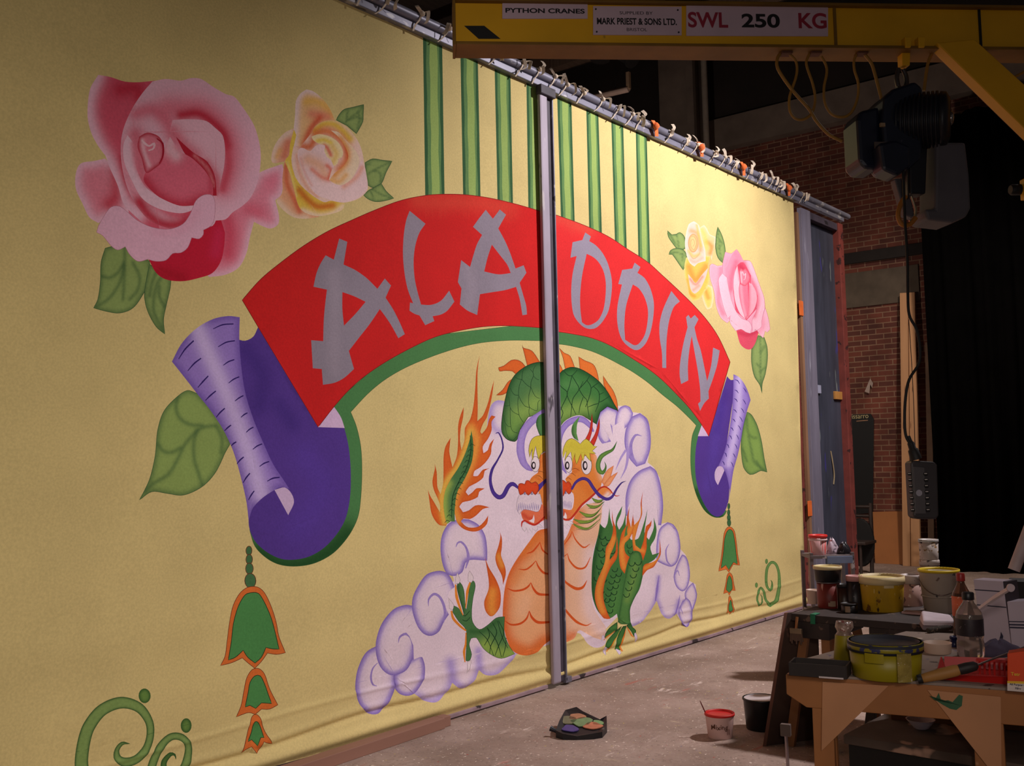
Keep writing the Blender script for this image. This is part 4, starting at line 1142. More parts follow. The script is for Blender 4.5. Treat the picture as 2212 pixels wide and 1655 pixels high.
    # green flaming haunch
    L = sh('9', 'c455,200 480,230 c500,240 520,200 c540,68 545,150 570,230 c590,240 600,150 c655,50 640,120 605,200 c625,255 660,200 c688,90 682,200 700,280 c730,340 790,330 830,220 c867,78 850,200 845,290 c880,340 920,240 c918,148 945,250 930,330 890,400 c905,468 930,460 c965,450 920,510 830,570 c830,640 800,760 740,860 715,930 715,1020 c690,1060 c640,1060 c610,1020 c600,970 540,1010 c480,1000 430,930 395,820 385,700 390,560 410,430 440,300', (70, 122, 62),
           [('s', '470,230 430,420 400,600 405,800 450,940', 20, (30, 76, 38), 0.8), ('s', '600,700 590,860 560,980', 40, (88, 142, 68), 0.7), ('s', '860,250 800,330', 14, (84, 130, 74), 0.6)], 4.5)
    scales(pts_of('9', '450,280 560,280 600,420 540,560 520,700 505,900 430,900 400,700 420,450')[0], 14, 13, 0.2, DGD, 1.9)
    scales(pts_of('9', '600,560 660,620 650,760 620,900 590,970 530,990 495,900 500,780 530,640')[0], 13, 12, -0.25, DGD, 1.8)
    scales(pts_of('9', '690,350 745,360 745,460 700,490')[0], 11, 11, 0.3, DGD, 1.6)
    L = sh('9', 'c770,435 800,450 825,530 c828,640 790,770 740,870 715,940 c720,1060 c640,1060 c608,1040 620,960 640,860 660,740 680,640 700,540 c720,465', (86, 136, 68), [('e', 12, (40, 86, 44), 0.8), ('s', '760,560 740,720 690,860', 24, (122, 158, 76), 0.7)], 4)
    scales(pts_of('9', '770,450 820,560 815,660 770,780 720,880 700,1000 630,1010 650,870 680,720 705,560')[0], 14, 13, -0.15, DGD, 1.8)
    # feet
    for a in ('c700,930 580,1020 520,1090 c495,1210 590,1140 c700,1060', 'c760,1000 c620,1140 540,1240 c498,1335 c570,1365 650,1240 c740,1120', 'c790,1000 700,1200 680,1280 c668,1375 c740,1385 790,1220 c850,1000', 'c850,980 c860,1000 940,1090 c975,1172 1000,1140 1012,1070 c960,1020 c920,950'):
        L = sh('T', a, (70, 122, 58), [('e', 12, (36, 82, 42), 0.8)], 3)
        outline(L, 0.7, DGD)
    for t in ('490,1222,10 540,1170,20 600,1130,18 662,1072,4', '540,1415,10 580,1360,22 640,1260,18 680,1190,4', '752,1405,22 770,1270,26 820,1150,22 842,1050,4', '858,1010,8 895,1070,24 940,1150,26 972,1182,8'):
        ribbon('T', t, (228, 128, 50))
    ribbon('T', '590,1360,6 640,1280,14 690,1190,12 750,1060,4', (206, 186, 84))
    for t in ('c455,1160 c480,1135 c505,1200 c445,1246', 'c488,1345 505,1335 c532,1350 530,1400 c494,1472 482,1400', 'c680,1385 695,1368 c725,1390 725,1430 c682,1458', 'c985,1120 1005,1105 c1025,1140 1025,1220 c1005,1275 985,1190'):
        L = sh('T', t, (224, 204, 224))
        outline(L, 0.5, (130, 110, 130))
    # flames on the haunch
    L = fire('9', 'c565,90 570,170 595,240 600,330 570,420 545,470 c540,512 590,450 600,380 c608,310 615,420 600,500 550,570 510,660 490,750 490,850 520,960 c545,1012 490,1010 440,930 415,820 430,700 470,600 500,520 510,410 550,340 570,260 c560,150', '580,330 530,470 480,640 450,760 455,860 480,950', 26)
    L2 = fire('J', 'c615,260 600,400 605,470 c640,600 c690,240 670,400 690,560 660,700 600,800 545,850 530,930 550,1020 c612,1080 570,1180 c530,1352 460,1260 435,1100 440,950 460,800 490,680 560,560 570,430', '650,600 560,780 490,900 490,1100 520,1250', 44)
    sh('J', 'c560,590 c590,560 575,640 c585,720 c530,760 540,680', (88, 134, 72))
    L3 = fire('J', 'c835,10 812,200 815,380 770,520 730,680 705,800 c715,890 c790,955 840,820 880,580 930,540 c967,480 960,570 910,660 890,800 885,950 c825,1140 790,1010 730,980 c675,978 665,800 660,650 c690,560 770,470 795,370 795,200', '790,300 720,560 690,760 740,940 830,980', 34)
    fire('J', 'c1100,780 1110,900 1110,1040 1050,1160 990,1250 900,1290 c820,1392 830,1240 870,1190 960,1170 1050,1110 1090,1000', '1070,1080 960,1200 860,1260', 30)
    # muzzle, nose, moustache, hair, horns
    sh('Q', 'c100,1150 160,1165 c300,1140 322,1210 c298,1335 220,1290 c100,1280', (236, 214, 224))
    for k in range(11):
        x = 125 + k * 17
        ribbon('Q', '%g,%g,3 %g,%g,8 %g,%g,3' % (x + 4, 1215 + 8 * math.sin(2 * k) + k * 2, x, 1260 + k * 3, x - 4, 1290 + k * 4), (138, 122, 178))
    sh('Q', 'c110,1330 c200,1330 c230,1360 200,1400 c150,1410 115,1380', (222, 92, 58), [('s', '150,1360 190,1385', 24, (206, 66, 48), 0.7)], 3)
    sh('Q', 'c218,1358 240,1400 c237,1452 c188,1420 210,1400', (242, 224, 226)); sh('Q', 'c112,1380 c150,1410 c115,1440', (242, 224, 226))
    L = sh('Q', 'c100,1440 c150,1420 c220,1455 300,1470 c322,1500 c280,1500 c285,1545 c240,1500 c240,1560 c200,1510 c195,1575 c150,1515 c135,1560 c100,1520', (238, 218, 224))
    outline(L, 0.6, (130, 110, 120))
    ribbon('Q', '95,1445,14 150,1416,20 220,1450,24 285,1440,24 350,1370,24 430,1270,24 520,1195,24 600,1118,22 650,1070,20 705,1058,18 765,1095,14 800,1140,12 840,1168,12 885,1160,4', (200, 54, 34))
    L = sh('Q', 'c90,1015 140,1012 170,975 210,988 c230,1010 260,995 295,1040 298,1110 265,1147 c225,1105 195,1168 160,1165 c130,1105 c90,1115', (226, 78, 34), [('e', 12, (184, 50, 24), 0.5)], 3)
    outline(L, 0.9, (110, 40, 24))
    ribbon('Q', '130,1108,4 130,1150,22', (130, 122, 164)); ribbon('Q', '225,1105,4 226,1145,22', (130, 122, 164))
    ribbon('Q', '300,1090,26 350,1005,32 430,960,38 500,982,38 560,1070,38 630,1155,38 720,1205,38 790,1178,32 850,1080,24 910,1010,16 962,990,3', (82, 56, 146), [('e', 6, (50, 30, 108), 0.6)], 3)
    ell('Q', 262, 790, 45, 95, (242, 224, 228), ol=(0.9, (70, 50, 50))); ell('Q', 245, 805, 28, 50, (44, 32, 40)); ell('Q', 247, 803, 14, 30, (242, 224, 228))
    ell('Q', 480, 798, 60, 112, (242, 224, 228), ol=(0.9, (70, 50, 50))); ell('Q', 462, 806, 30, 56, (44, 32, 40)); ell('Q', 466, 804, 16, 34, (242, 224, 228))
    L = sh('Q', 'c400,215 360,255 310,320 295,400 320,470 c385,515 c360,420 365,320', (96, 146, 78), [('s', '310,330 310,420 340,490', 14, DGD, 0.7)], 3)
    for t in ('c546,180 555,280 545,400 c515,512 c465,490 510,400 530,300', 'c636,235 637,350 605,480 c570,568 c522,530 580,430 615,320'):
        L = sh('Q', t, (212, 58, 42), [('e', 8, (160, 34, 28), 0.6)], 3)
        outline(L, 0.5, (120, 30, 26))
    L = sh('Q', 'c188,655 200,590 240,510 300,482 360,510 c405,548 440,510 480,488 530,530 c570,575 c608,575 c550,630 c592,662 550,665 c520,655 c532,758 490,710 c462,665 c440,765 c412,660 390,720 c362,792 340,720 c345,655 c308,765 c290,640 250,690 c213,745 c235,625 c190,715', (218, 200, 70), [('s', '300,560 420,600 520,580', 50, (208, 188, 58), 0.5)], 4)
    outline(L, 0.9, (90, 80, 30))
    ribbon('Q', '852,515,3 800,612,30 720,655,44 655,700,52 618,790,54 632,868,56 672,890,48 704,850,28 712,800,14 694,758,3', (112, 152, 66), [('e', 12, (52, 100, 46), 0.9)], 3)
# ---------------------------------------------------------------- the setting
DCL = 4.394                      # distance of the cloth plane (Y)
BRICK = brick_mat()
M_DARKCEIL = mat('sooty ceiling boards', (60, 50, 44), 0.9, 0.25, 2.0, stretch=(1, 6, 1))
M_CONC = mat('grey concrete', (112, 98, 88), 0.9, 0.2, 3.0, bump=0.2)
M_BEAM = mat('dusty timber beam', (104, 84, 70), 0.85, 0.2, 4.0, stretch=(1, 8, 1))

m = MB(); m.box((4.5, 2.5, -0.05), (21.2, 17.2, 0.1))
struct('floor', m, floor_mat())
m = MB(); m.box((15.1, 2.5, 4.3), (0.2, 17.2, 8.8))
struct('wall_back', m, BRICK)
m = MB(); m.box((4.5, 11.05, 4.3), (21.2, 0.1, 8.8))
struct('wall_left', m, mat('dark plastered wall', (66, 56, 50), 0.95, 0.2, 2.0))
m = MB(); m.box((4.5, 2.5, 8.75), (21.2, 17.2, 0.1))
struct('ceiling', m, M_DARKCEIL)
# ring beam on the brick wall, string course and pale lintel
m = MB(); m.box((14.9, 2.5, 6.82), (0.2, 16.9, 0.5)); struct('trim_1', m, M_CONC)
m = MB(); m.box((14.93, 2.5, 7.9), (0.14, 16.9, 1.66)); struct('trim_7', m, mat('dark recess panel', (40, 33, 30), 0.95, 0.2, 2.0))  # dark panel added over the lit brick for the dark recess there
m = MB(); m.box((14.97, 5.6, 4.50), (0.06, 2.4, 0.16)); struct('trim_2', m, mat('dark slate course', (40, 34, 32), 0.9))
m = MB(); m.box((14.985, 5.28, 4.02), (0.03, 1.5, 0.52)); struct('trim_3', m, mat('pale cement lintel', (92, 80, 68), 0.9, 0.2, 5.0))
m = MB()
for y in (1.0, 4.4, 7.8):
    m.box((4.5, y, 8.5), (20.6, 0.22, 0.36))
struct('trim_4', m, M_BEAM)
m = MB()
for x in (9.2, 11.4, 13.4):
    m.box((x, 2.5, 8.2), (0.2, 16.6, 0.26))
struct('trim_5', m, M_BEAM)
m = MB(); m.box((14.55, 8.02, 4.3), (0.4, 0.62, 8.6)); m.box((14.31, 7.72, 4.3), (0.08, 0.12, 8.6))
struct('trim_6', m, M_CONC)

# ---------------------------------------------------------------- painted cloths
CLOTH_L = np.array([(-420, -520), (740, -2), (1168, 191), (1186, 830), (1197, 1474), (1000, 1540), (700, 1625), (-420, 1930)], float)
CLOTH_R = np.array([(1176, 191), (1430, 302), (1714, 431), (1722, 640), (1733, 1000), (1739, 1309), (1480, 1390), (1203, 1474), (1190, 830)], float)


def hem_band(xa, xb, z0, z1):
    out = []
    for z, xs in ((z0, np.linspace(xa, xb, 24)), (z1, np.linspace(xb, xa, 24))):
        for x in xs:
            c = MW.T @ (np.array([x, DCL, z]) - EYE)
            out.append((c[0] / c[2] * FOC + CX, c[1] / c[2] * FOC + CY))
    return np.array(out)


paint_left()
paint_right()
SHAPES['L'].insert(1, (hem_band(2.2, 5.88, 0.0, 0.36), lin(YEL), [], 5))
SHAPES['R'].insert(1, (hem_band(5.85, 10.3, 0.0, 0.36), lin(YEL), [], 3))
M_CLOTH = cloth_mat()


def cloth_y(X, Z):
    """soft folds of the hanging canvas and the pipe pocket in its hem"""
    y = 0.010 * np.sin(1.9 * X + 0.5) * np.sin(PI * np.clip(Z / 4.3, 0, 1))
    y += 0.0022 * np.sin(9.0 * X + 1.4 * np.sin(1.3 * Z) + 1.0) * np.sin(0.9 * Z + 0.6)
    y += 0.0020 * np.sin(17.0 * Z - 1.2 * X) * np.exp(-((Z - 0.8) / 0.7) ** 2)
    e = np.exp(-((10.15 - X) / 0.6) ** 2)
    y += 0.006 * e * np.sin(11.0 * Z + 6.0 * X)
    zc = 0.150 + 0.020 * np.sin(1.7 * X + 0.6) + 0.008 * np.sin(5.1 * X)
    y += -0.030 * np.exp(-((Z - 0.085) / 0.036) ** 2) + 0.012 * np.exp(-((Z - zc) / 0.014) ** 2)
    y += -0.006 * np.exp(-((Z - zc - 0.035) / 0.02) ** 2)
    y += -0.006 * np.exp(-((Z - 0.285 - 0.015 * np.sin(2 * X)) / 0.012) ** 2)
    return y


def make_cloth(side, name, label):
    VV, F, CC = build_painting([(L, c, o, s or 11) for (L, c, o, s) in SHAPES[side]])
    P = []
    for (x, y) in VV:
        d = ray(x, y)
        q = EYE + d * ((DCL - EYE[1]) / d[1])
        P.append(q)
    P = np.array(P)
    P[:, 1] += cloth_y(P[:, 0], P[:, 2])
    org = Vector((float(P[:, 0].mean()), DCL, 0.0))
    P -= np.array(org)
    me = bpy.data.meshes.new('canvas')
    me.from_pydata(P.tolist(), [], F.tolist())
    a = me.color_attributes.new('paint', 'FLOAT_COLOR', 'CORNER')
    buf = np.ones((len(F) * 3, 4))
    buf[:, :3] = CC.reshape(-1, 3)
    a.data.foreach_set('color', buf.ravel())
    me.polygons.foreach_set('use_smooth', [True] * len(F))
    me.update()
    me.materials.append(M_CLOTH)
    root = thing(name, label, 'backdrop', org, 0, 'halves of the painted backdrop')
    o = bpy.data.objects.new('canvas', me)
    link(o, root)
    return root


cl_l = make_cloth('L', 'painted_backdrop', 'yellow canvas half painted with a large pink rose, red scroll lettered ALA and purple scroll end, left of the post')
cl_r = make_cloth('R', 'painted_backdrop', 'yellow canvas half painted with red scroll lettered DDIN and the dragon face with both eyes, right of the post')

# ---------------------------------------------------------------- paint frame that carries the cloths
M_STEEL = mat('painted grey steel', (126, 124, 140), 0.45, 0.22, 6.0, 0.3, 0.5, splat=((70, 66, 78), (176, 172, 178)), amount=0.35, sscale=9, stretch=(0.4, 1, 1))
M_STEELD = mat('dark or shaded steel', (70, 62, 74), 0.6, 0.3, 6.0, splat=((40, 34, 40),), amount=0.5, sscale=8)
M_RUST = mat('red oxide timber', (116, 52, 46), 0.7, 0.25, 6.0, splat=((60, 30, 30),), amount=0.4, sscale=10)
fr = thing('scenery_rig', 'grey steel frame with top rail and middle post holding the two painted canvases', 'frame', (5.85, DCL - 0.05, 0))
X0, X1 = 2.5, 11.85
m = MB(); m.tube([(X0, DCL - 0.030, 4.405), (6.0, DCL - 0.030, 4.402), (X1, DCL - 0.030, 4.40)], 0.034, 14)
obj('top_pipe', m, M_STEEL, fr)
m = MB(); m.box(((X0 + 11.7) / 2, DCL - 0.016, 4.338), (11.7 - X0, 0.05, 0.050)); obj('lower_rail', m, M_STEEL, fr, 0.006)
px0 = 5.775
m = MB(); m.box((px0 + 0.05, DCL - 0.034, 2.145), (0.092, 0.034, 4.23)); obj('middle_post', m, mat('worn pale steel', (168, 156, 172), 0.5, 0.2, 5.0, 0.1, splat=((96, 88, 98), (196, 186, 190)), amount=0.3, sscale=9, stretch=(1, 1, 0.3)), fr, 0.014)
m = MB(); m.box((px0 + 0.128, DCL - 0.022, 2.145), (0.064, 0.012, 4.23)); obj('post_channel', m, M_STEELD, fr, 0.002)  # shade of the recessed groove put into this strip's dark colour
m = MB(); m.box((px0 + 0.165, DCL - 0.030, 2.145), (0.012, 0.03, 4.23)); m.box((px0 + 0.19, DCL - 0.03, 0.035), (0.07, 0.03, 0.04)); obj('post_flange', m, M_STEEL, fr, 0.002)
m = MB(); m.box((px0 + 0.085, DCL - 0.045, 4.285), (0.18, 0.05, 0.07)); obj('post_bracket', m, M_STEELD, fr, 0.006)
m = MB(); m.box((10.29, DCL + 0.035, 2.1), (0.17, 0.03, 4.2)); obj('end_post', m, M_RUST, fr, 0.004)
m = MB(); m.box((10.40, DCL + 0.0, 2.1), (0.05, 0.04, 4.2)); obj('end_batten', m, mat('raw batten', (142, 104, 76), 0.8, 0.2, 7.0, stretch=(1, 1, 0.2)), fr, 0.004)
for k, z in enumerate((3.15, 1.02)):
    m = MB(); m.box((10.37, DCL - 0.026, z), (0.10, 0.010, 0.16)); obj('orange_tape', m, mat('orange tape', (226, 110, 50), 0.6), fr, 0.003)
m = MB(); m.box((4.2, DCL + 0.0, 0.021), (3.1, 0.04, 0.024)); m.box((8.2, DCL + 0.0, 0.021), (4.5, 0.04, 0.024))
for x in (2.9, 4.6, 6.6, 8.4, 10.2):
    m.box((x, DCL, 0.005), (0.05, 0.03, 0.010))
obj('bottom_batten', m, mat('scuffed lilac batten', (156, 130, 138), 0.7, 0.25, 5.0, splat=((60, 48, 52),), amount=0.4, sscale=6), fr, 0.003)

# tape ties sewn along the top hem of the canvases, each knotted round the pipe
M_TIE = mat('cotton tape', (216, 198, 178), 0.9, 0.15, 20)
M_ORT = mat('orange rag', (226, 112, 58), 0.9, 0.15, 20)


def tie(px, parent, material, name, seed):
    r = random.Random(seed)
    d = ray(px, 320 + 0)
    # X of the tie on the rail from its place along the rail line
    d = ray(px, -330 + 0.4435 * px)
    X = float((DCL / d[1]) * d[0])
    y0 = DCL - 0.030
    org = Vector((X, y0, 4.40))
    m = MB()
    P = [(X - 0.075 + r.uniform(-.02, .02), DCL - 0.045, 4.300), (X - 0.05, y0 - 0.024, 4.335), (X - 0.025, y0 - 0.038, 4.372), (X - 0.005, y0 - 0.036, 4.41), (X + 0.006, y0 - 0.014, 4.436), (X + 0.006, y0 + 0.01, 4.44)]
    m.strip(curve_pts(P, 3), 0.016, (1, 0, 0.25), 0.0012)
    # knot
    kz = 4.405 + r.uniform(-.012, .02)
    K = Vector((X, y0 - 0.042, kz))
    m.lathe([(0.005, -0.018), (0.018, -0.008), (0.019, 0.006), (0.006, 0.018)], K, 8)
    # two loose tails and half a bow
    for s in (-1, 1):
        up = r.random() < 0.35
        L = r.uniform(0.04, 0.085)
        ex = X + s * r.uniform(0.01, 0.06)
        if up:
            Q = [K, (ex, y0 - 0.05, kz + L * 0.55), (ex + r.uniform(-.03, .03), y0 - 0.03, kz + L)]
        else:
            Q = [K, (ex, y0 - 0.075, kz + 0.012), (ex + r.uniform(-.02, .03), y0 - 0.07, kz - L * 0.6), (ex + r.uniform(-.03, .03), y0 - 0.055, kz - L)]
        m.strip(curve_pts(Q, 3), r.uniform(0.016, 0.028), (0.63 + r.uniform(-.3, .3), -0.78, r.uniform(-.5, .5)), 0.0012)
    obj(name, m, material, parent)


for i, px in enumerate((776, 822, 895, 954, 1062, 1116, 1150)):
    tie(px, cl_l, M_TIE, 'tape_tie', i)
for i, px in enumerate((1184, 1210, 1246, 1287, 1322, 1352, 1371, 1436, 1472, 1493, 1531, 1553, 1577, 1610, 1632, 1657, 1672, 1707, 1724)):
    tie(px, cl_r, M_TIE, 'tape_tie', 40 + i)
for i, px in enumerate((1398, 1497, 1589, 1688)):
    d = ray(px, -330 + 0.4435 * px)
    X = float((DCL / d[1]) * d[0])
    m = MB()
    m.strip(curve_pts([(X - 0.03, DCL - 0.075, 4.43), (X, DCL - 0.082, 4.40), (X + 0.02, DCL - 0.078, 4.36), (X + 0.035, DCL - 0.07, 4.31)], 3), 0.055, (1, 0, 0.2), 0.003)
    m.lathe([(0.01, -0.03), (0.028, -0.01), (0.024, 0.012), (0.01, 0.03)], (X, DCL - 0.09, 4.385), 9, wob=0.2)
    o = obj('orange_ribbon', m, M_ORT, cl_r)
    o['label'] = 'orange rag knotted among the tapes'

# plank lying on the floor against the hem
M_PLANK = mat('brown plank', (150, 108, 92), 0.7, 0.16, 5.0, stretch=(0.15, 1, 1), splat=((92, 60, 48),), amount=0.2, sscale=12)
a, b_ = Vector((2.75, 4.285, 0)), Vector((4.63, 4.345, 0))
u = (b_ - a).normalized(); n_ = Vector((-u.y, u.x, 0))
m = MB()
for (s0, s1, w0, w1) in ((0, (b_ - a).length - 0.05, -0.075, 0.012), ((b_ - a).length - 0.05, (b_ - a).length + 0.02, -0.06, 0.005)):
    P = [a + u * s0 + n_ * w0, a + u * s1 + n_ * w0, a + u * s1 + n_ * w1, a + u * s0 + n_ * w1]
    m.hexa([p + Vector((0, 0, 0.0)) for p in P] + [p + Vector((0, 0, 0.062)) for p in P])
o = obj('timber_plank', m, M_PLANK, None, 0.003)
tag(o, 'brown timber plank lying on the floor along the hem of the left canvas', 'plank')

# ---------------------------------------------------------------- stored flat at the far end of the rail
fl = thing('scenery_flat', 'tall blue-grey smeared scenery flat with red-brown edges beside the right canvas', 'flat', (11.0, DCL, 0))
M_FLAT = mat('smeared blue-grey paint', (58, 60, 74), 0.6, 0.3, 2.5, splat=((112, 120, 122), (60, 56, 120)), amount=0.25, sscale=3.0, stretch=(2.2, 1, 0.5))
m = MB(); m.box((11.10, DCL + 0.03, 2.13), (0.84, 0.03, 4.26)); obj('panel', m, M_FLAT, fl)
m = MB(); m.box((10.57, DCL - 0.015, 2.13), (0.25, 0.05, 4.26)); obj('stile', m, mat('pale blue-grey stile', (118, 112, 128), 0.6, 0.2, 3.0, stretch=(3, 1, 0.4), splat=((150, 146, 160),), amount=0.4, sscale=4), fl, 0.004)
m = MB(); m.box((11.53, DCL - 0.02, 2.13), (0.13, 0.08, 4.26)); obj('edge_rail', m, M_RUST, fl, 0.005)
m = MB(); m.box((11.08, DCL - 0.01, 4.21), (0.76, 0.07, 0.08)); obj('head_rail', m, M_STEELD, fl, 0.004)
m = MB(); m.box((11.36, DCL + 0.0, 2.25), (0.2, 0.03, 0.09)); obj('wood_block', m, mat('orange pine', (178, 124, 62), 0.7), fl, 0.004)
m = MB(); m.box((10.78, DCL + 0.0, 2.30), (0.16, 0.02, 0.09)); obj('tape_patch', m, mat('pale tape', (150, 150, 172), 0.6), fl, 0.002)
m = MB(); m.tube(curve_pts([(11.10, DCL + 0.01, 1.62), (11.12, DCL + 0.002, 1.50), (11.15, DCL + 0.002, 1.36), (11.14, DCL + 0.01, 1.25)], 4), 0.008, 6); obj('pull_handle', m, mat('brass strip', (200, 178, 140), 0.4, metal=0.5), fl)

# ---------------------------------------------------------------- jib crane
M_CRANE = mat('worn crane yellow', (222, 164, 16), 0.5, 0.10, 3.0, splat=((74, 58, 22),), amount=0.06, sscale=6)
M_CRANED = mat('dark yellow flange', (122, 86, 20), 0.6, 0.2, 5.0)  # flanges and end plate in a darker yellow than the web
M_BLACK = mat('black paint', (22, 20, 20), 0.6)
PC0 = deep(985, 101, 4.5)
PC1 = at(2212, 113, PC0.z)
cu_ = (PC1 - PC0); cu_.z = 0; LEN = cu_.length; cu_.normalize()
cn = Vector((cu_.y, -cu_.x, 0))            # towards the viewer
if cn.dot(Vector((0, 0, 0)) - PC0) < 0:
    cn = -cn
ZB = PC0.z


def cr(px, py, off=0.0):
    """point on the beam's front face plane (off = towards the viewer)"""
    return onp(px, py, PC0 + cn * off, cn)


top0 = cr(985, 3).z
HB = top0 - ZB
crane = thing('jib_crane', 'long yellow jib crane beam with white sign plates across the top', 'crane', PC0)


def bar(s0, s1, z0, z1, n0, n1):
    P = [PC0 + cu_ * s + cn * n for s, n in ((s0, n0), (s1, n0), (s1, n1), (s0, n1))]
    m_ = MB()
    m_.hexa([Vector((p.x, p.y, z0)) for p in P] + [Vector((p.x, p.y, z1)) for p in P])
    return m_


EXT = LEN + 0.75
obj('beam_web', bar(0, EXT, ZB + 0.012, top0 - 0.008, -0.05, 0.0), M_CRANE, crane)
obj('bottom_flange', bar(0, EXT, ZB, ZB + 0.014, -0.13, 0.03), M_CRANED, crane, 0.002)
obj('top_flange', bar(0, EXT, top0 - 0.008, top0 + 0.004, -0.13, 0.03), M_CRANED, crane, 0.002)
obj('end_plate', bar(-0.012, 0.0, ZB - 0.004, top0 + 0.02, -0.13, 0.032), M_CRANED, crane, 0.002)
obj('splice_plate', bar((cr(1800, 50) - PC0).dot(cu_), (cr(1806, 50) - PC0).dot(cu_), ZB + 0.014, top0 - 0.008, 0.0, 0.006), M_CRANED, crane)
obj('splice_plate', bar((cr(2113, 50) - PC0).dot(cu_), (cr(2118, 50) - PC0).dot(cu_), ZB + 0.014, top0 - 0.008, 0.0, 0.006), M_BLACK, crane)
m = MB(); m.prism([cr(1003, 56, 0.001), cr(1046, 56, 0.001), cr(1081, 84, 0.001), cr(1034, 84, 0.001)], cn * 0.002); obj('black_stripe', m, M_BLACK, crane)
M_PLATE = mat('white sign plate', (206, 178, 190), 0.5, 0.06, 6.0)
M_INK = mat('black ink', (26, 22, 24), 0.6)
M_REDINK = mat('red ink', (150, 36, 56), 0.6)


def plate(x0, y0, x1, y1, y2, y3):
    """sign plate with its four corners (left top y0, left bottom y1, right top y2, right bottom y3)"""
    m_ = MB()
    m_.prism([cr(x0, y1, 0.001), cr(x1, y3, 0.001), cr(x1, y2, 0.001), cr(x0, y0, 0.001)], cn * 0.004)
    return obj('sign_plate', m_, M_PLATE, crane)


UPZ = Vector((0, 0, 1))
ppm = 1.0 / (cr(1400, 40) - cr(1401, 40)).length          # px per metre on the face near the middle


def sign(parent, text, x0, x1, ybase, ytop, material, bold=0.0):
    """lettering that fills x0..x1 (px along the face), cap height ytop..ybase"""
    o0, o1 = cr(x0, ybase, 0.005), cr(x1, ybase, 0.005)
    h = (cr(x0, ytop, 0.005) - o0).z
    size = h / 0.73
    o_ = lettering('lettering', text, size, material, parent, o0, cu_, UPZ, bold=bold, lift=0.0008)
    # squeeze to the measured width
    org = Vector(crane.location)
    w = max((v.co + org - o0).dot(cu_) for v in o_.data.vertices)
    k = (o1 - o0).length / w
    for v in o_.data.vertices:
        p = v.co + org - o0
        s = p.dot(cu_)
        v.co = v.co + cu_ * (s * k - s)
    return o_


p1 = plate(1085, 4, 1269, 41, 4, 41)
sign(p1, 'PYTHON CRANES', 1091, 1263, 27, 17, M_INK, 0.03)
p2 = plate(1281, 14, 1472, 76, 15, 77)
sign(p2, 'SUPPLIED BY', 1338, 1410, 31, 24, M_INK)
sign(p2, 'MARK PRIEST & SONS LTD.', 1289, 1462, 52, 38, M_INK, 0.03)
sign(p2, 'BRISTOL', 1353, 1398, 67, 60, M_INK)
for x, y in ((1287, 20), (1464, 22), (1289, 69), (1466, 70)):
    m = MB(); m.lathe([(0.004, 0), (0.004, 0.003)], cr(x, y, 0.005), 8, rot=cn.to_track_quat('Z', 'Y').to_matrix()); obj('screw', m, M_INK, p2)
p3 = plate(1482, 9, 1788, 78, 11, 79)
sign(p3, 'SWL', 1486, 1573, 58, 25, M_REDINK, 0.025)
sign(p3, '250', 1602, 1685, 58, 29, M_INK, 0.03)
sign(p3, 'KG', 1723, 1786, 60, 27, M_REDINK, 0.025)
# diagonal brace and mast
m = MB(); m.prism([cr(2008, 106, -0.02), cr(2088, 98, -0.02), cr(2330, 318, -0.02), cr(2330, 420, -0.02)], cn * 0.07); obj('brace', m, M_CRANE, crane, 0.004)
m = MB(); m.prism([cr(2008, 106, -0.06), cr(2024, 104, -0.06), cr(2330, 404, -0.06), cr(2330, 420, -0.06)], cn * 0.05); obj('brace_edge', m, mat('yellow brace edge', (150, 108, 40), 0.6), crane)
pm = PC0 + cu_ * (EXT + 0.12)
m = MB(); m.lathe([(0.13, 0.0), (0.13, ZB + 0.4)], (pm.x, pm.y, 0), 20); obj('mast', m, M_CRANE, crane)
m = MB(); m.prism([cr(2202, 390, 0.0), cr(2260, 388, 0.0), cr(2260, 432, 0.0), cr(2204, 434, 0.0)], cn * 0.05); obj('mast_bracket', m, M_CRANE, crane, 0.004)
m = MB(); m.lathe([(0.02, -0.03), (0.026, -0.02), (0.026, 0.02), (0.02, 0.03)], cr(2196, 410, 0.0), 12, rot=cu_.to_track_quat('Z', 'Y').to_matrix()); obj('bracket_knob', m, M_BLACK, crane)

# ---------------------------------------------------------------- electric hoist under the beam
M_NAVY = mat('dark navy enamel', (22, 27, 44), 0.4, 0.2, 8.0, splat=((70, 68, 78),), amount=0.05, sscale=14)
M_MOTOR = mat('black ribbed motor casing', (26, 26, 34), 0.45, 0.2, 8.0)
M_BAG = mat('grey chain bucket', (90, 85, 90), 0.6, 0.12, 6.0)
ho = thing('chain_hoist', 'dark navy electric chain hoist with grey chain bucket hanging under the yellow beam', 'hoist', cr(1950, 113, -0.05))
QU = Matrix((cu_, cn, UPZ)).transposed()           # local axes: along beam, to viewer, up


def hp(px, py, off=0.0):
    return cr(px, py, -0.05 + off)


m = MB()
for x0, x1 in ((1925, 1940), (1953, 1969)):
    m.prism([hp(x0, 106, -0.05), hp(x1, 106, -0.05), hp(x1 - 2, 128, -0.05), hp(x0 + 2, 128, -0.05)], cn * 0.14)
m.prism([hp(1938, 118, -0.02), hp(1956, 118, -0.02), hp(1955, 150, -0.02), hp(1939, 150, -0.02)], cn * 0.05)
obj('trolley', m, M_CRANE, ho, 0.003)
m = MB(); m.tube(curve_pts([hp(1941, 148), hp(1937, 170), hp(1943, 192), hp(1951, 195), hp(1958, 182), hp(1957, 165), hp(1951, 150)], 5), 0.011, 8); m.lathe([(0.02, -0.03), (0.02, 0.03)], hp(1950, 196), 10, rot=QU @ Matrix.Rotation(PI / 2, 3, 'Y')); obj('suspension_hook', m, mat('worn dark steel', (70, 64, 62), 0.4, metal=0.6), ho)
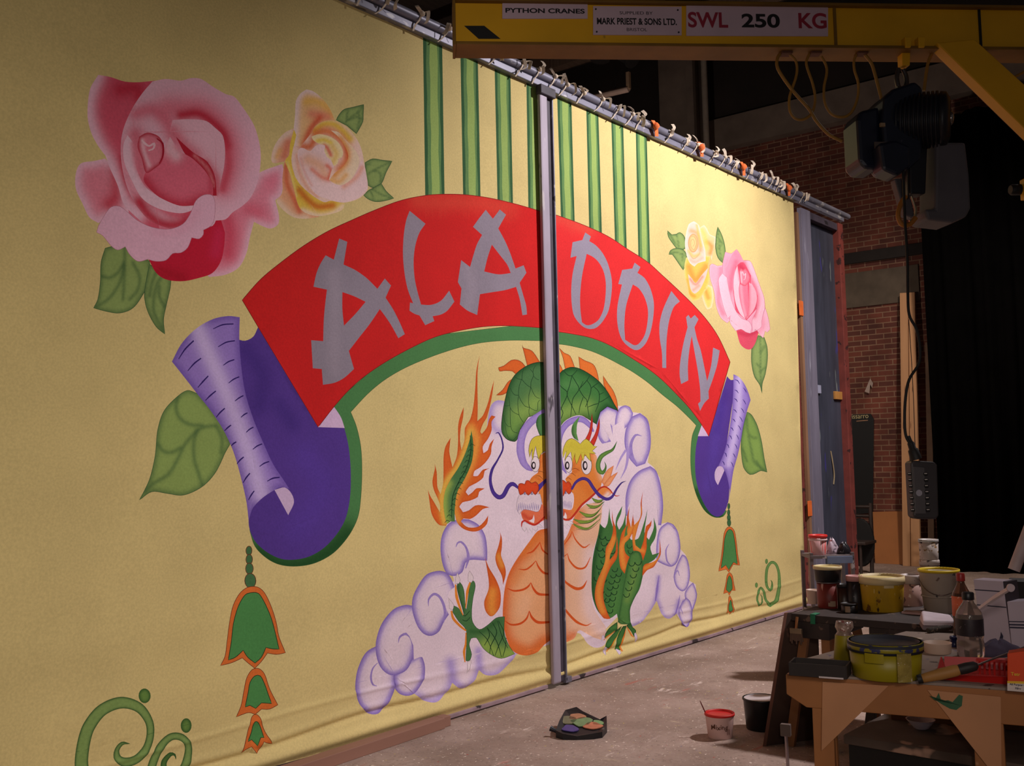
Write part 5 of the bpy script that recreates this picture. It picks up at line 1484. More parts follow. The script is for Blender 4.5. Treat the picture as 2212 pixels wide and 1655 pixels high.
# ribbed motor: axis along the beam, turned a little to the viewer
ax = (cu_ * 0.86 + cn * 0.5 + UPZ * -0.06).normalized()
RA = ax.to_track_quat('Z', 'Y').to_matrix()
prof = []
L_ = 0.20
for k in range(11):
    z = -0.1 + L_ * k / 11
    prof += [(0.126, z), (0.126, z + 0.009), (0.113, z + 0.009), (0.113, z + 0.018)]
prof += [(0.122, 0.10), (0.118, 0.125), (0.09, 0.14), (0.0005, 0.143)]
m = MB(); m.lathe(prof, hp(1980, 262, 0.06), 40, rot=RA, cap1=False); obj('motor', m, M_MOTOR, ho)
m = MB(); m.lathe([(0.030, 0), (0.032, 0.006), (0.024, 0.014), (0.0005, 0.017)], hp(1980, 262, 0.06) + ax * 0.141 + UPZ * 0.0, 20, rot=RA, cap1=False); obj('motor_cap', m, mat('polished cap', (150, 140, 136), 0.2, metal=0.8), ho)
# gear housing, side cover
m = MB()
m.prism([hp(1866, 245, -0.10), hp(1884, 228, -0.10), hp(1930, 212, -0.10), hp(1946, 226, -0.10), hp(1948, 320, -0.10), hp(1942, 372, -0.10), hp(1915, 396, -0.10), hp(1886, 385, -0.10), hp(1868, 360, -0.10), hp(1862, 300, -0.10)], cn * 0.22)
obj('gear_housing', m, M_NAVY, ho, 0.014)
m = MB()
m.prism([hp(1819, 285, -0.08), hp(1826, 266, -0.08), hp(1866, 256, -0.08), hp(1868, 388, -0.08), hp(1836, 386, -0.08), hp(1824, 372, -0.08)], cn * 0.17)
obj('side_cover', m, M_NAVY, ho, 0.016)
m = MB(); m.box(hp(1908, 314, 0.122), (0.08, 0.006, 0.03), QU); obj('rating_plate', m, mat('dull rating plate', (90, 78, 72), 0.5), ho)
m = MB(); m.box(hp(1906, 270, 0.125), (0.022, 0.012, 0.016), QU); obj('housing_bolt', m, mat('dull brass bolt', (150, 124, 96), 0.4), ho)
m = MB()
m.prism([hp(1876, 325, 0.06), hp(1912, 318, 0.06), hp(1942, 330, 0.06), hp(1944, 372, 0.06), hp(1915, 394, 0.06), hp(1884, 380, 0.06)], cn * 0.11)
obj('brake_cover', m, M_NAVY, ho, 0.014)
# chain bucket
m = MB()
B0 = [hp(1952, 494, -0.09), hp(2046, 494, -0.09), hp(2046, 494, 0.07), hp(1952, 494, 0.07)]
T0 = [hp(1926, 390, -0.11), hp(2052, 330, -0.11), hp(2052, 330, 0.09), hp(1988, 330, 0.09)]
m.prism([hp(1986, 330, -0.06), hp(2048, 330, -0.06), hp(2056, 400, -0.06), hp(2059, 468, -0.06), hp(2050, 486, -0.06), hp(2020, 498, -0.06), hp(1968, 492, -0.06), hp(1962, 470, -0.06), hp(1984, 470, -0.06)], cn * 0.16)
obj('chain_bucket', m, M_BAG, ho, 0.012)
m = MB(); m.prism([hp(1922, 392, -0.09), hp(1950, 392, -0.09), hp(1966, 478, -0.09), hp(1944, 470, -0.09)], cn * 0.05); obj('bucket_side', m, M_BAG, ho, 0.006)
m = MB(); m.prism([hp(1946, 320, -0.02), hp(1986, 322, -0.02), hp(1982, 428, -0.02), hp(1950, 428, -0.02)], cn * 0.08); obj('chain_guide', m, M_MOTOR, ho, 0.006)
m = MB(); m.tube(curve_pts([hp(1957, 424, .05), hp(1946, 440, .05), hp(1940, 462, .05), hp(1944, 480, .05), hp(1953, 487, .05), hp(1966, 484, .05), hp(1978, 470, .05)], 5), [0.011] * 31, 8); obj('load_hook', m, mat('orange hook', (170, 106, 34), 0.5, 0.2), ho)
m = MB(); m.tube(curve_pts([hp(1968, 424, .05), hp(1974, 440, .05), hp(1978, 458, .05), hp(1974, 474, .05), hp(1964, 478, .05)], 4), 0.006, 6); obj('hook_latch', m, mat('bright latch', (170, 150, 120), 0.3, metal=0.7), ho)
for s in (-0.006, 0.006):
    m = MB(); m.tube([hp(1960, 322, 0.05 + s), hp(1962, 430, 0.05 + s)], 0.004, 6); obj('chain_fall', m, mat('oily chain', (60, 54, 52), 0.4, metal=0.6), ho)

# pendant control on its cable
M_CABLE = mat('black rubber cable', (24, 22, 22), 0.6)
pe = thing('pendant_control', 'dark grey pendant control box with two rows of buttons hanging from the hoist', 'hoist control', cr(1982, 1050, 0.0))
CP = [(1950, 330), (1952, 400), (1955, 480), (1960, 560), (1961, 630), (1964, 680), (1980, 712), (1987, 750), (1985, 785), (1964, 820), (1956, 860), (1954, 910), (1957, 942), (1968, 962)]
m = MB(); m.tube(curve_pts([cr(x, y, 0.075) for x, y in CP], 5), 0.0064, 8); obj('control_cable', m, M_CABLE, pe)
m = MB(); m.tube(curve_pts([cr(x, y, 0.07) for x, y in ((1963, 690), (1969, 780), (1974, 880), (1976, 950), (1979, 985))], 5), 0.0016, 6); obj('strain_wire', m, M_CABLE, pe)
a0, a1 = cr(1962, 942, 0.07), cr(1979, 992, 0.07)
dv = (a1 - a0)
m = MB(); m.tube([a0, a0 + dv * 0.25, a0 + dv * 0.3, a0 + dv * 0.55, a0 + dv * 0.6, a1], [0.008, 0.010, 0.015, 0.016, 0.022, 0.026], 12); obj('cable_boot', m, M_CABLE, pe)
def pc(px, py, off):
    return cr(px, py, off)
m = MB(); m.prism([pc(1953, 1000, 0.035), pc(1960, 995, 0.035), pc(2004, 998, 0.035), pc(2010, 1004, 0.035), pc(2013, 1112, 0.035), pc(2008, 1120, 0.035), pc(1966, 1120, 0.035), pc(1959, 1114, 0.035)], cn * 0.065)
obj('control_box', m, mat('dark grey moulded plastic', (52, 48, 50), 0.5, 0.1, 8.0), pe, 0.008)
m = MB(); m.prism([pc(1971, 1008, 0.098), pc(1996, 1010, 0.098), pc(1999, 1110, 0.098), pc(1976, 1110, 0.098)], cn * 0.006); obj('front_strip', m, mat('grey front strip', (78, 74, 76), 0.5), pe, 0.002)
for k in range(7):
    for side, x in ((0, 1964.5), (1, 1999.5)):
        px = x + k * 1.15 * (1 if side == 0 else 0.75)
        m = MB(); m.box(pc(px, 1024 + k * 13, 0.106), (0.017, 0.012, 0.013), QU); ob = obj('push_button', m, M_CABLE, pe, 0.003)
        m = MB(); m.box(pc(px, 1023 + k * 13, 0.113), (0.012, 0.002, 0.003), QU); obj('button_mark', m, mat('pale button mark', (206, 196, 190), 0.4), ob)
m = MB(); m.lathe([(0.014, 0), (0.014, 0.002)], pc(1985, 1065, 0.105), 14, rot=cn.to_track_quat('Z', 'Y').to_matrix()); obj('sticker', m, mat('pale sticker', (150, 146, 156), 0.4, splat=((40, 36, 60),), amount=0.6, sscale=90), pe)

# festoon cable in loops under the beam
M_FEST = mat('yellow festoon cable', (150, 108, 40), 0.55)
fe = thing('festoon_cable', 'yellow power cable hanging in loops under the crane beam to the hoist', 'cable', cr(1720, 112, 0.0))
for k, pts in enumerate((((1690, 112), (1680, 124), (1679, 144), (1692, 168), (1716, 200), (1748, 236), (1764, 262), (1790, 290), (1819, 305)),
                         ((1704, 116), (1718, 130), (1722, 150), (1718, 172), (1706, 208), (1706, 238), (1718, 256), (1736, 258), (1754, 244), (1761, 215), (1756, 182), (1745, 150), (1742, 132), (1750, 114)),
                         ((1774, 122), (1784, 140), (1786, 158), (1780, 190), (1782, 222), (1796, 246), (1818, 253), (1838, 244), (1852, 214), (1854, 180), (1846, 152), (1845, 130), (1852, 114)),
                         ((1868, 118), (1882, 136), (1890, 160), (1898, 190), (1906, 220)),
                         ((2018, 108), (2008, 126), (2002, 150), (1996, 196)),
                         ((2120, 150), (2150, 168), (2175, 172), (2200, 162), (2225, 148)))):
    m = MB()
    m.tube(curve_pts([cr(x, y, -0.03 + (0.012 * i / 8 if k < 1 else 0.0) - (0.03 if k == 5 else 0)) for i, (x, y) in enumerate(pts)], 5), 0.0075 if k in (0, 3, 4) else 0.0062, 8)
    obj('cable_loop', m, M_FEST, fe)
for x in (1697, 1760, 1860):
    m = MB(); m.box(cr(x, 112, -0.03), (0.05, 0.05, 0.03), QU); obj('cable_clip', m, mat('rusty clip', (92, 56, 40), 0.7), fe, 0.003)

# ---------------------------------------------------------------- lights hung at the back (unlit)
def onX(px, py, X):
    return onp(px, py, (X, 0, 0), (1, 0, 0))


P = [onX(1268, 213, 12.0), onX(1358, 192, 12.0)]
v_ = P[1] - P[0]
li = thing('strip_light', 'unlit white strip light hanging above the top rail by the concrete column', 'light fitting', P[0])
m = MB(); m.tube([P[0] - v_ * 1.2, P[1]], 0.05, 4); obj('lamp_body', m, mat('dusty white enamel', (190, 164, 150), 0.5), li)
m = MB(); m.box(P[1] + Vector((0, 0, 0.12)), (0.05, 0.05, 0.24)); obj('end_bracket', m, mat('dusty bracket', (150, 124, 100), 0.6), li)
for t in (-0.9, 0.7):
    q = P[0] + v_ * t
    m = MB(); m.tube([q, Vector((q.x, q.y, 8.7))], 0.008, 6); obj('hanger', m, M_BLACK, li)
P = onX(1345, 118, 11.0)
sp_ = thing('stage_lantern', 'black stage lantern with bright glints hanging behind the crane beam', 'stage light', P)
dirn = (onX(1372, 130, 11.0) - onX(1318, 102, 11.0)).normalized()
RS = dirn.to_track_quat('Z', 'Y').to_matrix()
m = MB(); m.lathe([(0.09, -0.16), (0.10, -0.1), (0.10, 0.16), (0.13, 0.17), (0.13, 0.2)], P + Vector((0, 0, 0.02)), 16, rot=RS); obj('lantern_body', m, M_BLACK, sp_)
m = MB(); m.tube([P + Vector((0, 0, 0.1)), Vector((P.x, P.y, 8.7))], 0.012, 6); obj('hanging_pole', m, M_BLACK, sp_)
me_ = bpy.data.materials.new('glint glow'); me_.use_nodes = True
me_.node_tree.nodes['Principled BSDF'].inputs['Emission Color'].default_value = (1, 0.97, 0.95, 1)
me_.node_tree.nodes['Principled BSDF'].inputs['Emission Strength'].default_value = 2.5
g0, g1 = onX(1324, 108, 10.82), onX(1335, 116, 10.82)
m = MB(); m.tube([g0, g1], 0.014, 6); obj('glint_rod', m, me_, sp_)  # glowing rods put in for the bright glints on the lantern
m = MB(); m.tube([onX(1361, 126, 10.8), onX(1363, 123, 10.8)], 0.012, 6); obj('glint_rod', m, me_, sp_)
P = onX(1296, 128, 11.5)
m = MB(); m.lathe([(0.03, 0.35), (0.04, 0.12), (0.16, 0.0), (0.15, -0.02)], P, 16, sq=0.8); m.tube([P + Vector((0, 0, .3)), Vector((P.x, P.y, 8.7))], 0.015, 6)
o = obj('ceiling_lamp', m, M_BLACK); tag(o, 'black cone ceiling lamp hanging between strip light and stage lantern', 'light fitting')
m = MB(); q = onX(1526, 300, 14.5); m.tube([(q.x, q.y, 0.0), (q.x, q.y, 8.7)], 0.05, 10)
o = obj('drain_pipe', m, mat('grey pipe', (150, 138, 126), 0.5)); tag(o, 'thin pale vertical pipe beside the grey concrete column at the back', 'pipe')
m = MB(); q = onX(1189, 112, 9.0); m.tube([(q.x, q.y, 4.6), (q.x, q.y, 8.7)], 0.004, 6)
o = obj('hanging_wire', m, mat('pale wire', (150, 130, 116), 0.5)); tag(o, 'thin wire hanging down behind the top rail below the beam', 'wire')

# black drape closing the right of the workshop
m = MB()
nn = 60
ya, yb = onX(2006, 800, 14.3).y, -4.5
V, F_ = [], []
for i in range(nn * 4 + 1):
    t = i / (nn * 4)
    y = ya + (yb - ya) * t
    x = 14.3 + 0.07 * math.sin(t * nn * 2.1) + 0.03 * math.sin(t * nn * 5.3)
    V += [(x, y, 0.01), (x, y, 6.15), (x + 0.015, y, 6.15), (x + 0.015, y, 0.01)]
for i in range(nn * 4):
    b0, b1 = i * 4, i * 4 + 4
    F_ += [(b0, b0 + 1, b1 + 1, b1), (b0 + 1, b0 + 2, b1 + 2, b1 + 1), (b0 + 2, b0 + 3, b1 + 3, b1 + 2), (b0 + 3, b0, b1, b1 + 3)]
m.add(V, F_, True)
o = obj('black_drape', m, mat('black serge', (7, 6, 6), 1.0, 0.2, 3.0, spec=0.02)); tag(o, 'tall black drape covering the wall at the right of the photo', 'curtain')

# ---------------------------------------------------------------- against the back wall
M_PINE = mat('pine board', (196, 146, 104), 0.7, 0.12, 3.0, stretch=(1, 3, 0.25), splat=((120, 78, 50),), amount=0.05, sscale=9)


def wall_board(name, quad, th, material, label, cat, tilt=0.25):
    """board standing on the floor and leaning on the back wall; quad in px (tl, tr, br, bl)"""
    m_ = MB()
    top = [onX(x, y, 14.93) for x, y in quad[:2]]
    bot = [onX(x, y, 14.93 - tilt) for x, y in quad[2:]]
    dz = min(p.z for p in bot)
    P_ = [bot[1], bot[0], top[1], top[0]]
    for q_ in P_[:2]:
        q_.z = 0.0
    m_.prism(P_, (-th, 0, 0))
    o_ = obj(name, m_, material, None, 0.003)
    return tag(o_, label, cat, 'boards leaning on the brick wall')


pw = wall_board('timber_plank', ((1946, 634), (1963, 633), (1968, 1212), (1952, 1212)), 0.05, M_PINE, 'left one of the two joined tall pale planks leaning on the brick wall', 'plank')
pw = wall_board('timber_plank', ((1964.5, 633), (1978, 632), (1990, 1212), (1970, 1212)), 0.05, M_PINE, 'right one of the two joined tall pale planks leaning on the brick wall', 'plank')
wall_board('timber_plank', ((2000, 740), (2014, 740), (2020, 1215), (2007, 1215)), 0.04, mat('dull board', (128, 100, 80), 0.8, 0.2, 3.0), 'narrow dull plank leaning on the wall beside the black drape', 'plank')
wall_board('plywood_sheet', ((1886, 1106), (1958, 1104), (1962, 1213), (1891, 1213)), 0.018, mat('brown plywood', (176, 112, 62), 0.7, 0.12, 2.0), 'brown plywood sheet standing against the brick wall left of the tall planks', 'board', 0.12)
m = MB(); a = at(1922, 1206, 0.0); b2 = at(2040, 1226, 0.0); u = (b2 - a).normalized(); w = Vector((-u.y, u.x, 0)) * 0.2
P_ = [a, b2, b2 + w, a + w]
m.hexa([p + Vector((0, 0, 0.005)) for p in P_] + [p + Vector((0, 0, 0.05)) for p in P_])
o = obj('floor_board', m, mat('brown offcut', (146, 106, 84), 0.8, 0.15, 4.0)); tag(o, 'brown offcut board lying flat on the floor before the tall planks', 'board')
# black poster with lettering
po = thing('exhibition_poster', 'black poster with cream lettering at its head on the brick wall', 'poster', onX(1860, 1000, 14.97))
m = MB(); m.prism([onX(1832, 1112, 14.985), onX(1886, 1108, 14.985), onX(1888, 906, 14.985), onX(1881, 894, 14.985), onX(1832, 896, 14.985)], (-0.012, 0, 0)); obj('poster_sheet', m, mat('black poster paper', (12, 11, 12), 0.6), po)
o0 = onX(1833, 905, 14.97); o1 = onX(1876, 903, 14.97)
ux = (o1 - o0).normalized()
t_ = lettering('lettering', 'Pissarro', (onX(1833, 894, 14.97) - o0).z / 0.73, mat('cream print', (196, 178, 130), 0.6), po, o0, Vector((0, -1, 0)), UPZ, lift=0.001)
org = Vector(po.location)
w = max((v.co + org - o0).dot(Vector((0, -1, 0))) for v in t_.data.vertices)
for v in t_.data.vertices:
    s = (v.co + org - o0).dot(Vector((0, -1, 0)))
    v.co = v.co + Vector((0, -1, 0)) * (s * ((o1 - o0).length / w) - s)
m = MB(); m.prism([onX(1850, 911, 14.97), onX(1875, 909, 14.97), onX(1875, 907, 14.97), onX(1850, 909, 14.97)], (-0.002, 0, 0)); obj('printed_line', m, mat('tan print', (150, 110, 84), 0.6), po)
m = MB(); m.prism([onX(1868, 846, 14.97), onX(1878, 850, 14.97), onX(1880, 830, 14.97), onX(1884, 838, 14.97), onX(1886, 828, 14.97), onX(1880, 818, 14.97), onX(1878, 822, 14.97)][::1], (-0.004, 0, 0))
o = obj('plaster_scrap', m, mat('torn white paper', (170, 150, 140), 0.8)); tag(o, 'torn scrap of white paper stuck to the bricks above the black poster', 'scrap')
# dark wooden chair before the poster
q = at(1868, 1238, 0.0)
ch = thing('wooden_chair', 'dark wooden chair with round black back standing before the black poster', 'chair', (q.x, q.y, 0))
M_CHAIR = mat('dark stained wood', (52, 40, 36), 0.5, 0.2, 6.0)
k = mpp(q)
uy = Vector((0, -1, 0))
for s, hgt in ((-20, 158), (16, 150)):
    m = MB(); m.tube([q + uy * s * k, q + uy * (s * 1.02) * k + Vector((0.05, 0, hgt * k))], 0.028, 8); obj('chair_post', m, M_CHAIR, ch)
for z in (142, 122):
    m = MB(); m.tube([q + uy * -20 * k + Vector((0.04, 0, z * k)), q + uy * 16 * k + Vector((0.04, 0, z * k))], 0.022, 8); obj('back_rail', m, M_CHAIR, ch)
m = MB(); m.lathe([(0.18, -0.015), (0.19, 0), (0.18, 0.015)], q + uy * -4 * k + Vector((-0.03, 0, 66 * k)), 24, rot=Matrix.Rotation(PI / 2, 3, 'Y') @ Matrix.Diagonal((1.7, 1, 1))); obj('round_back', m, M_BLACK, ch)
m = MB(); m.box(q + uy * -2 * k + Vector((-0.18, 0, 0.42)), (0.42, 0.36, 0.04)); obj('seat', m, M_CHAIR, ch, 0.01)
for s in (-16, 14):
    m = MB(); m.tube([q + uy * s * k + Vector((-0.36, 0, 0)), q + uy * s * k + Vector((-0.34, 0, 0.42))], 0.02, 8); obj('chair_leg', m, M_CHAIR, ch)

# ---------------------------------------------------------------- benches
M_TIM = mat('sawhorse timber', (150, 96, 52), 0.65, 0.16, 5.0, stretch=(0.6, 0.6, 0.6), splat=((84, 52, 30), (176, 130, 96)), amount=0.12, sscale=10)
M_PLY = mat('birch plywood gusset', (176, 124, 86), 0.7, 0.08, 4.0, splat=((110, 74, 50),), amount=0.05, sscale=14)
M_TOP = mat('paint splashed table top', (132, 116, 106), 0.7, 0.18, 5.0, splat=((196, 176, 164), (70, 58, 54), (90, 80, 110)), amount=0.25, sscale=11, bump=0.15)
M_DARKW = mat('paint blackened wood', (46, 36, 34), 0.7, 0.3, 8.0, splat=((96, 76, 66), (30, 26, 26)), amount=0.3, sscale=14)
ZT = 0.745
tA, tB = at(1697, 1452, ZT), at(2212, 1489, ZT)
tu = (tB - tA); tu.z = 0; tu.normalize()
tn = Vector((-tu.y, tu.x, 0))                       # away from the viewer
if tn.dot(tA) < 0:
    tn = -tn


def tp(s, d, z):
    p = tA + tu * s + tn * d
    return Vector((p.x, p.y, z))


def tfront(px, py, d=0.0):
    """point on the front face of the near trestle"""
    return onp(px, py, tA + tn * d, tn)


def trestle(d, label, detailed=True):
    r = thing('saw_trestle', label, 'trestle', tp(0.55, d, 0))
    W2 = 1.18
    zb0, zb1 = 0.615, 0.735
    m_ = MB()
    pr = [(0, zb1), (W2, zb1), (W2, zb0), (0.075, zb0), (0.0, zb0 + 0.045)]
    m_.prism([tp(s, d, z) for s, z in pr], tn * 0.045)
    obj('top_beam', m_, M_TIM, r, 0.003)
    for (a_, b_2) in ((0.095, 0.172), (0.665, 0.765)):
        m_ = MB(); m_.prism([tp(a_, d + 0.004, zb0), tp(b_2, d + 0.004, zb0), tp(b_2, d + 0.004, 0), tp(a_, d + 0.004, 0)], tn * 0.045)
        obj('leg', m_, M_TIM, r, 0.003)
        m_ = MB(); m_.prism([tp(a_, d + 0.05, zb0), tp(b_2, d + 0.05, zb0), tp(b_2, d + 0.09, 0), tp(a_, d + 0.09, 0)], tn * 0.04)
        obj('leg', m_, M_TIM, r, 0.003)
    for P_ in ([(1777, 1472), (1920, 1481), (1775, 1622)], [(2003, 1490), (2162, 1505), (2165, 1760), (2133, 1655)]):
        m_ = MB(); m_.prism([tfront(x, y, 0) + tn * (d - 0.006) for x, y in P_], tn * 0.010)
        obj('gusset', m_, M_PLY, r, 0.001)
    return r


tr1 = trestle(0.0, 'orange-brown timber trestle with triangular plywood gussets at the front of the near table')
# green paint smear on the right gusset
m = MB(); m.prism([tfront(*p_) - tn * 0.006 for p_ in ((2008, 1502), (2020, 1512), (2028, 1496), (2034, 1514), (2048, 1512), (2058, 1516), (2072, 1500), (2080, 1503), (2078, 1524), (2066, 1533), (2052, 1530), (2034, 1520))], tn * -0.002)
o = obj('paint_smear', m, mat('green paint smear', (44, 84, 54), 0.5), [c for c in tr1.children if c.name.startswith('gusset')][1])
c1, c2 = tp(0.27, 0.98, 0), tp(1.22, 0.98, 0)
m = MB(); m.prism([c1, c2, c2 + UPZ * 0.733, c1 + UPZ * 0.733], tn * 0.03)  # board made wider to cover the bright floor behind the chest
o = obj('support_board', m, mat('brown stained board', (120, 78, 46), 0.7, 0.15, 4.0), None, 0.002); tag(o, 'brown upright board standing under the rear of the near table behind the chest', 'board')
# boards of the table top
m = MB(); P_ = [tp(0.02, 0.0, 0), tp(1.25, -0.0, 0), tp(1.25, 1.15, 0), tp(0.34, 1.12, 0), tp(0.02, 0.30, 0)]
m.prism([Vector((p.x, p.y, 0.735)) for p in P_], (0, 0, 0.010))
o = obj('table_top', m, M_TOP, None, 0.001); tag(o, 'grey paint-splashed board forming the near table top on the trestles', 'table top')
# chest under the table
k0, k1 = at(1821, 1587, 0.36), at(2300, 1668, 0.36)
ku = (k1 - k0); ku.z = 0; KL = ku.length; ku.normalize()
kn = Vector((-ku.y, ku.x, 0))
if kn.dot(k0) < 0:
    kn = -kn
c0 = k0 + ku * KL / 2 + kn * 0.26
rotT = Matrix((tu, tn, UPZ)).transposed()
rotK = Matrix((ku, kn, UPZ)).transposed()
cht = thing('storage_chest', 'low black chest with dusty grey lid under the near table', 'chest', (c0.x, c0.y, 0))
m = MB(); m.box((c0.x, c0.y, 0.16), (KL - 0.03, 0.49, 0.32), rotK); obj('chest_body', m, mat('black chest', (20, 17, 18), 0.6, 0.2, 6, splat=((60, 52, 50),), amount=0.1, sscale=12), cht, 0.004)
m = MB(); m.box((c0.x, c0.y, 0.34), (KL, 0.52, 0.04), rotK); obj('chest_lid', m, mat('dusty grey lid', (84, 70, 62), 0.8, 0.25, 6.0, splat=((168, 134, 116), (50, 42, 40)), amount=0.3, sscale=4), cht, 0.005)
w0, w1 = at(1706, 1590, 0.0), at(1790, 1602, 0.0)
m = MB(); m.prism([w0, w1, w1 + UPZ * 0.42, w0 + UPZ * 0.42], tn * 0.012)  # dark backing added to blacken the gap under the table
o = obj('dark_backing', m, mat('matt black backing', (15, 13, 14), 0.9), None, 0.001); tag(o, 'matt black backing added for the dark gap between the dark end board and the near trestle', 'board')
# bowl under the table
q = at(1990, 1574, 0.362)
m = MB(); m.lathe([(0.026, 0), (0.032, 0.003), (0.062, 0.04), (0.064, 0.042), (0.058, 0.040), (0.026, 0.008), (0.0005, 0.006)], q, 24, cap1=False)
o = obj('bowl', m, mat('white glazed bowl', (200, 182, 192), 0.3, splat=((60, 50, 70),), amount=0.1, sscale=30)); tag(o, 'small white bowl standing on the dusty chest under the near table', 'bowl')
m = MB(); c1 = tp(1.08, 0.98, 0.0)
# metal pole in the corner
q0, q1 = at(1704, 1700, 0.0), None
m = MB(); b0 = at(1703, 1672, 0.0)
m.tube([b0, Vector((b0.x + 0.0, b0.y + 0.004, 0.19))], 0.0085, 10)
st = thing('metal_prop', 'short shiny metal prop standing on the floor left of the near trestle', 'prop', (b0.x, b0.y, 0))
obj('prop_tube', m, mat('bright steel tube', (170, 156, 160), 0.25, metal=0.8), st)
m = MB(); m.box((b0.x, b0.y + 0.004, 0.215), (0.05, 0.03, 0.06), rotT); obj('prop_clamp', m, mat('grey clamp', (110, 96, 90), 0.5), st, 0.004)

# far bench
ZF = 0.70
fA, fB = at(1716, 1326, ZF), at(2085, 1357, ZF)
fu = (fB - fA); fu.z = 0; LF = fu.length; fu.normalize()
fn = Vector((-fu.y, fu.x, 0))
if fn.dot(fA) < 0:
    fn = -fn


def fp(s, d, z):
    p = fA + fu * s + fn * d
    return Vector((p.x, p.y, z))


m = MB(); m.prism([fp(-0.02, 0, ZF - 0.04), fp(LF, 0, ZF - 0.04), fp(LF, 0.86, ZF - 0.04), fp(-0.02, 0.86, ZF - 0.04)], (0, 0, 0.04))
o = obj('bench_board', m, M_DARKW, None, 0.003); tag(o, 'black paint-caked board of the far bench under the paint cans', 'bench top')
for s, lab in ((0.10, 'dark a-frame trestle under the left end of the far bench'), (0.52, 'dark a-frame trestle showing a curved leg under the right end of the far bench')):
    r = thing('bench_trestle', lab, 'trestle', fp(s, 0.25, 0))
    for d0, d1 in ((0.05, -0.12), (0.45, 0.58)):
        for s2, sx in ((-0.05, -0.10), (0.06, 0.13)):
            m = MB(); a_, b_2 = fp(s + s2, d0 if d0 < .2 else d0, ZF - 0.04), fp(s + sx, d1, 0)
            w = fu * 0.025
            m.hexa([b_2 - w - fn * .015, b_2 + w - fn * .015, b_2 + w + fn * .015, b_2 - w + fn * .015, a_ - w - fn * .015, a_ + w - fn * .015, a_ + w + fn * .015, a_ - w + fn * .015])
            obj('leg', m, mat('stained brown batten', (128, 84, 50), 0.7, 0.2, 6.0) if s < 0.3 else M_DARKW, r, 0.002)
    m = MB(); m.box(fp(s, 0.25, ZF - 0.085), (0.2, 0.5, 0.09), Matrix((fu, fn, UPZ)).transposed()); obj('top_block', m, M_DARKW, r, 0.003)
# leaning plywood end board
bl = at(1655, 1612, 0.0)
br_ = at(1700, 1606, 0.0)
tl = at(1701, 1324, 0.70)
m = MB()
e1 = (br_ - bl).normalized()
tr_ = tl + e1 * 0.20
bo = bl + e1 * 0.36
m.prism([bl, bo, tr_, tl], tn * 0.02)
o = obj('end_board', m, mat('dark stained plywood', (70, 50, 40), 0.8, 0.2, 4.0, splat=((110, 76, 62),), amount=0.15, sscale=6), None, 0.002)
tag(o, 'dark plywood board leaning upright at the left end of the far bench', 'board')
m = MB(); m.prism([bl - e1 * 0.022, bl, tl, tl - e1 * 0.022], tn * 0.025)
ob = obj('edge_strip', m, mat('reddish board edge', (124, 82, 66), 0.8, 0.2, 6.0), o)
ob.location = Vector(ob.location)
# brush hung on the bench end
q = fp(0.02, -0.03, ZF - 0.09)
hb = thing('flat_brush', 'worn flat brush hanging under the left end of the far bench', 'brush', q)
m = MB(); m.box(q, (0.07, 0.02, 0.03), Matrix((fu, fn, UPZ)).transposed()); obj('ferrule', m, mat('tarnished ferrule', (130, 112, 92), 0.5, metal=0.5), hb, 0.003)
m = MB()
for k in range(9):
    t = -0.03 + 0.0075 * k
    m.tube([q + fu * t, q + fu * (t * 1.2) + Vector((0, 0, -0.06 - 0.012 * math.sin(k * 2)))], 0.005, 5)
obj('bristles', m, mat('stiff bristles', (96, 74, 62), 0.8), hb)
m = MB(); m.tube([q + Vector((0, 0, 0.01)), q + fn * 0.02 + Vector((0, 0, 0.075))], 0.008, 8); obj('brush_handle', m, M_TIM, hb)
# ---------------------------------------------------------------- pots, bottles and tools
RIM = mat('black lid', (28, 28, 36), 0.6, 0.2, 8)


def pot(name, label, cat, px, py, z, wt, wb, h, body, rim=None, lid=None, rimh=0.05, group=None, inner=None, seg=36):
    """round pot standing at photo point (px,py) on a surface of height z; wt/wb/h = top and bottom width and
    height in px as photographed"""
    if z == ZF:
        group = 'paint pots on the far bench'
    q = at(px, py, z)
    k = mpp(q)
    rb, rt, hh = wb / 2 * k, wt / 2 * k, h * k
    r = thing(name, label, cat, q, 0, group)
    m = MB()
    th = max(0.0015, rt * 0.03)
    lip = hh * rimh
    pr = [(rb * 0.96, 0), (rb, 0.004), (rb + (rt - rb) * 0.93, hh - lip)]
    if lid is None:
        pr += [(rt, hh), (rt - th, hh), (rb - th, 0.01), (0.0005, 0.008)]
        m.lathe(pr, q, seg, cap1=False)
    else:
        pr += [(rt * 0.985, hh - lip)]
        m.lathe(pr, q, seg)
    obj('body', m, body, r)
    if rim is not None:
        m = MB()
        m.lathe([(rt * 0.985, hh - lip), (rt * 1.04, hh - lip), (rt * 1.05, hh - lip * 0.5), (rt * 1.03, hh), (rt * 0.95, hh), (rt * 0.94, hh - lip)], q, seg, cap0=False, cap1=False)
        obj('rim', m, rim, r)
    if lid is not None:
        m = MB()
        m.lathe([(rt * 1.0, hh - lip), (rt * 1.045, hh - lip), (rt * 1.045, hh - lip * 0.1), (rt * 1.0, hh), (rt * 0.93, hh), (rt * 0.9, hh - lip * 0.35), (0.0005, hh - lip * 0.35)], q, seg, cap1=False)
        obj('lid', m, lid, r)
    if inner is not None:
        m = MB(); m.lathe([(0.0005, hh * 0.92), ((rb + (rt - rb) * 0.92) * 0.97, hh * 0.92)], q, seg, cap0=False, cap1=False)
        obj('paint', m, inner, r)
    return r, q, k, hh, rt, rb


YBK = mat('yellow bucket plastic', (178, 156, 18), 0.5, 0.15, 6, splat=((120, 92, 16), (60, 50, 30)), amount=0.1, sscale=16)
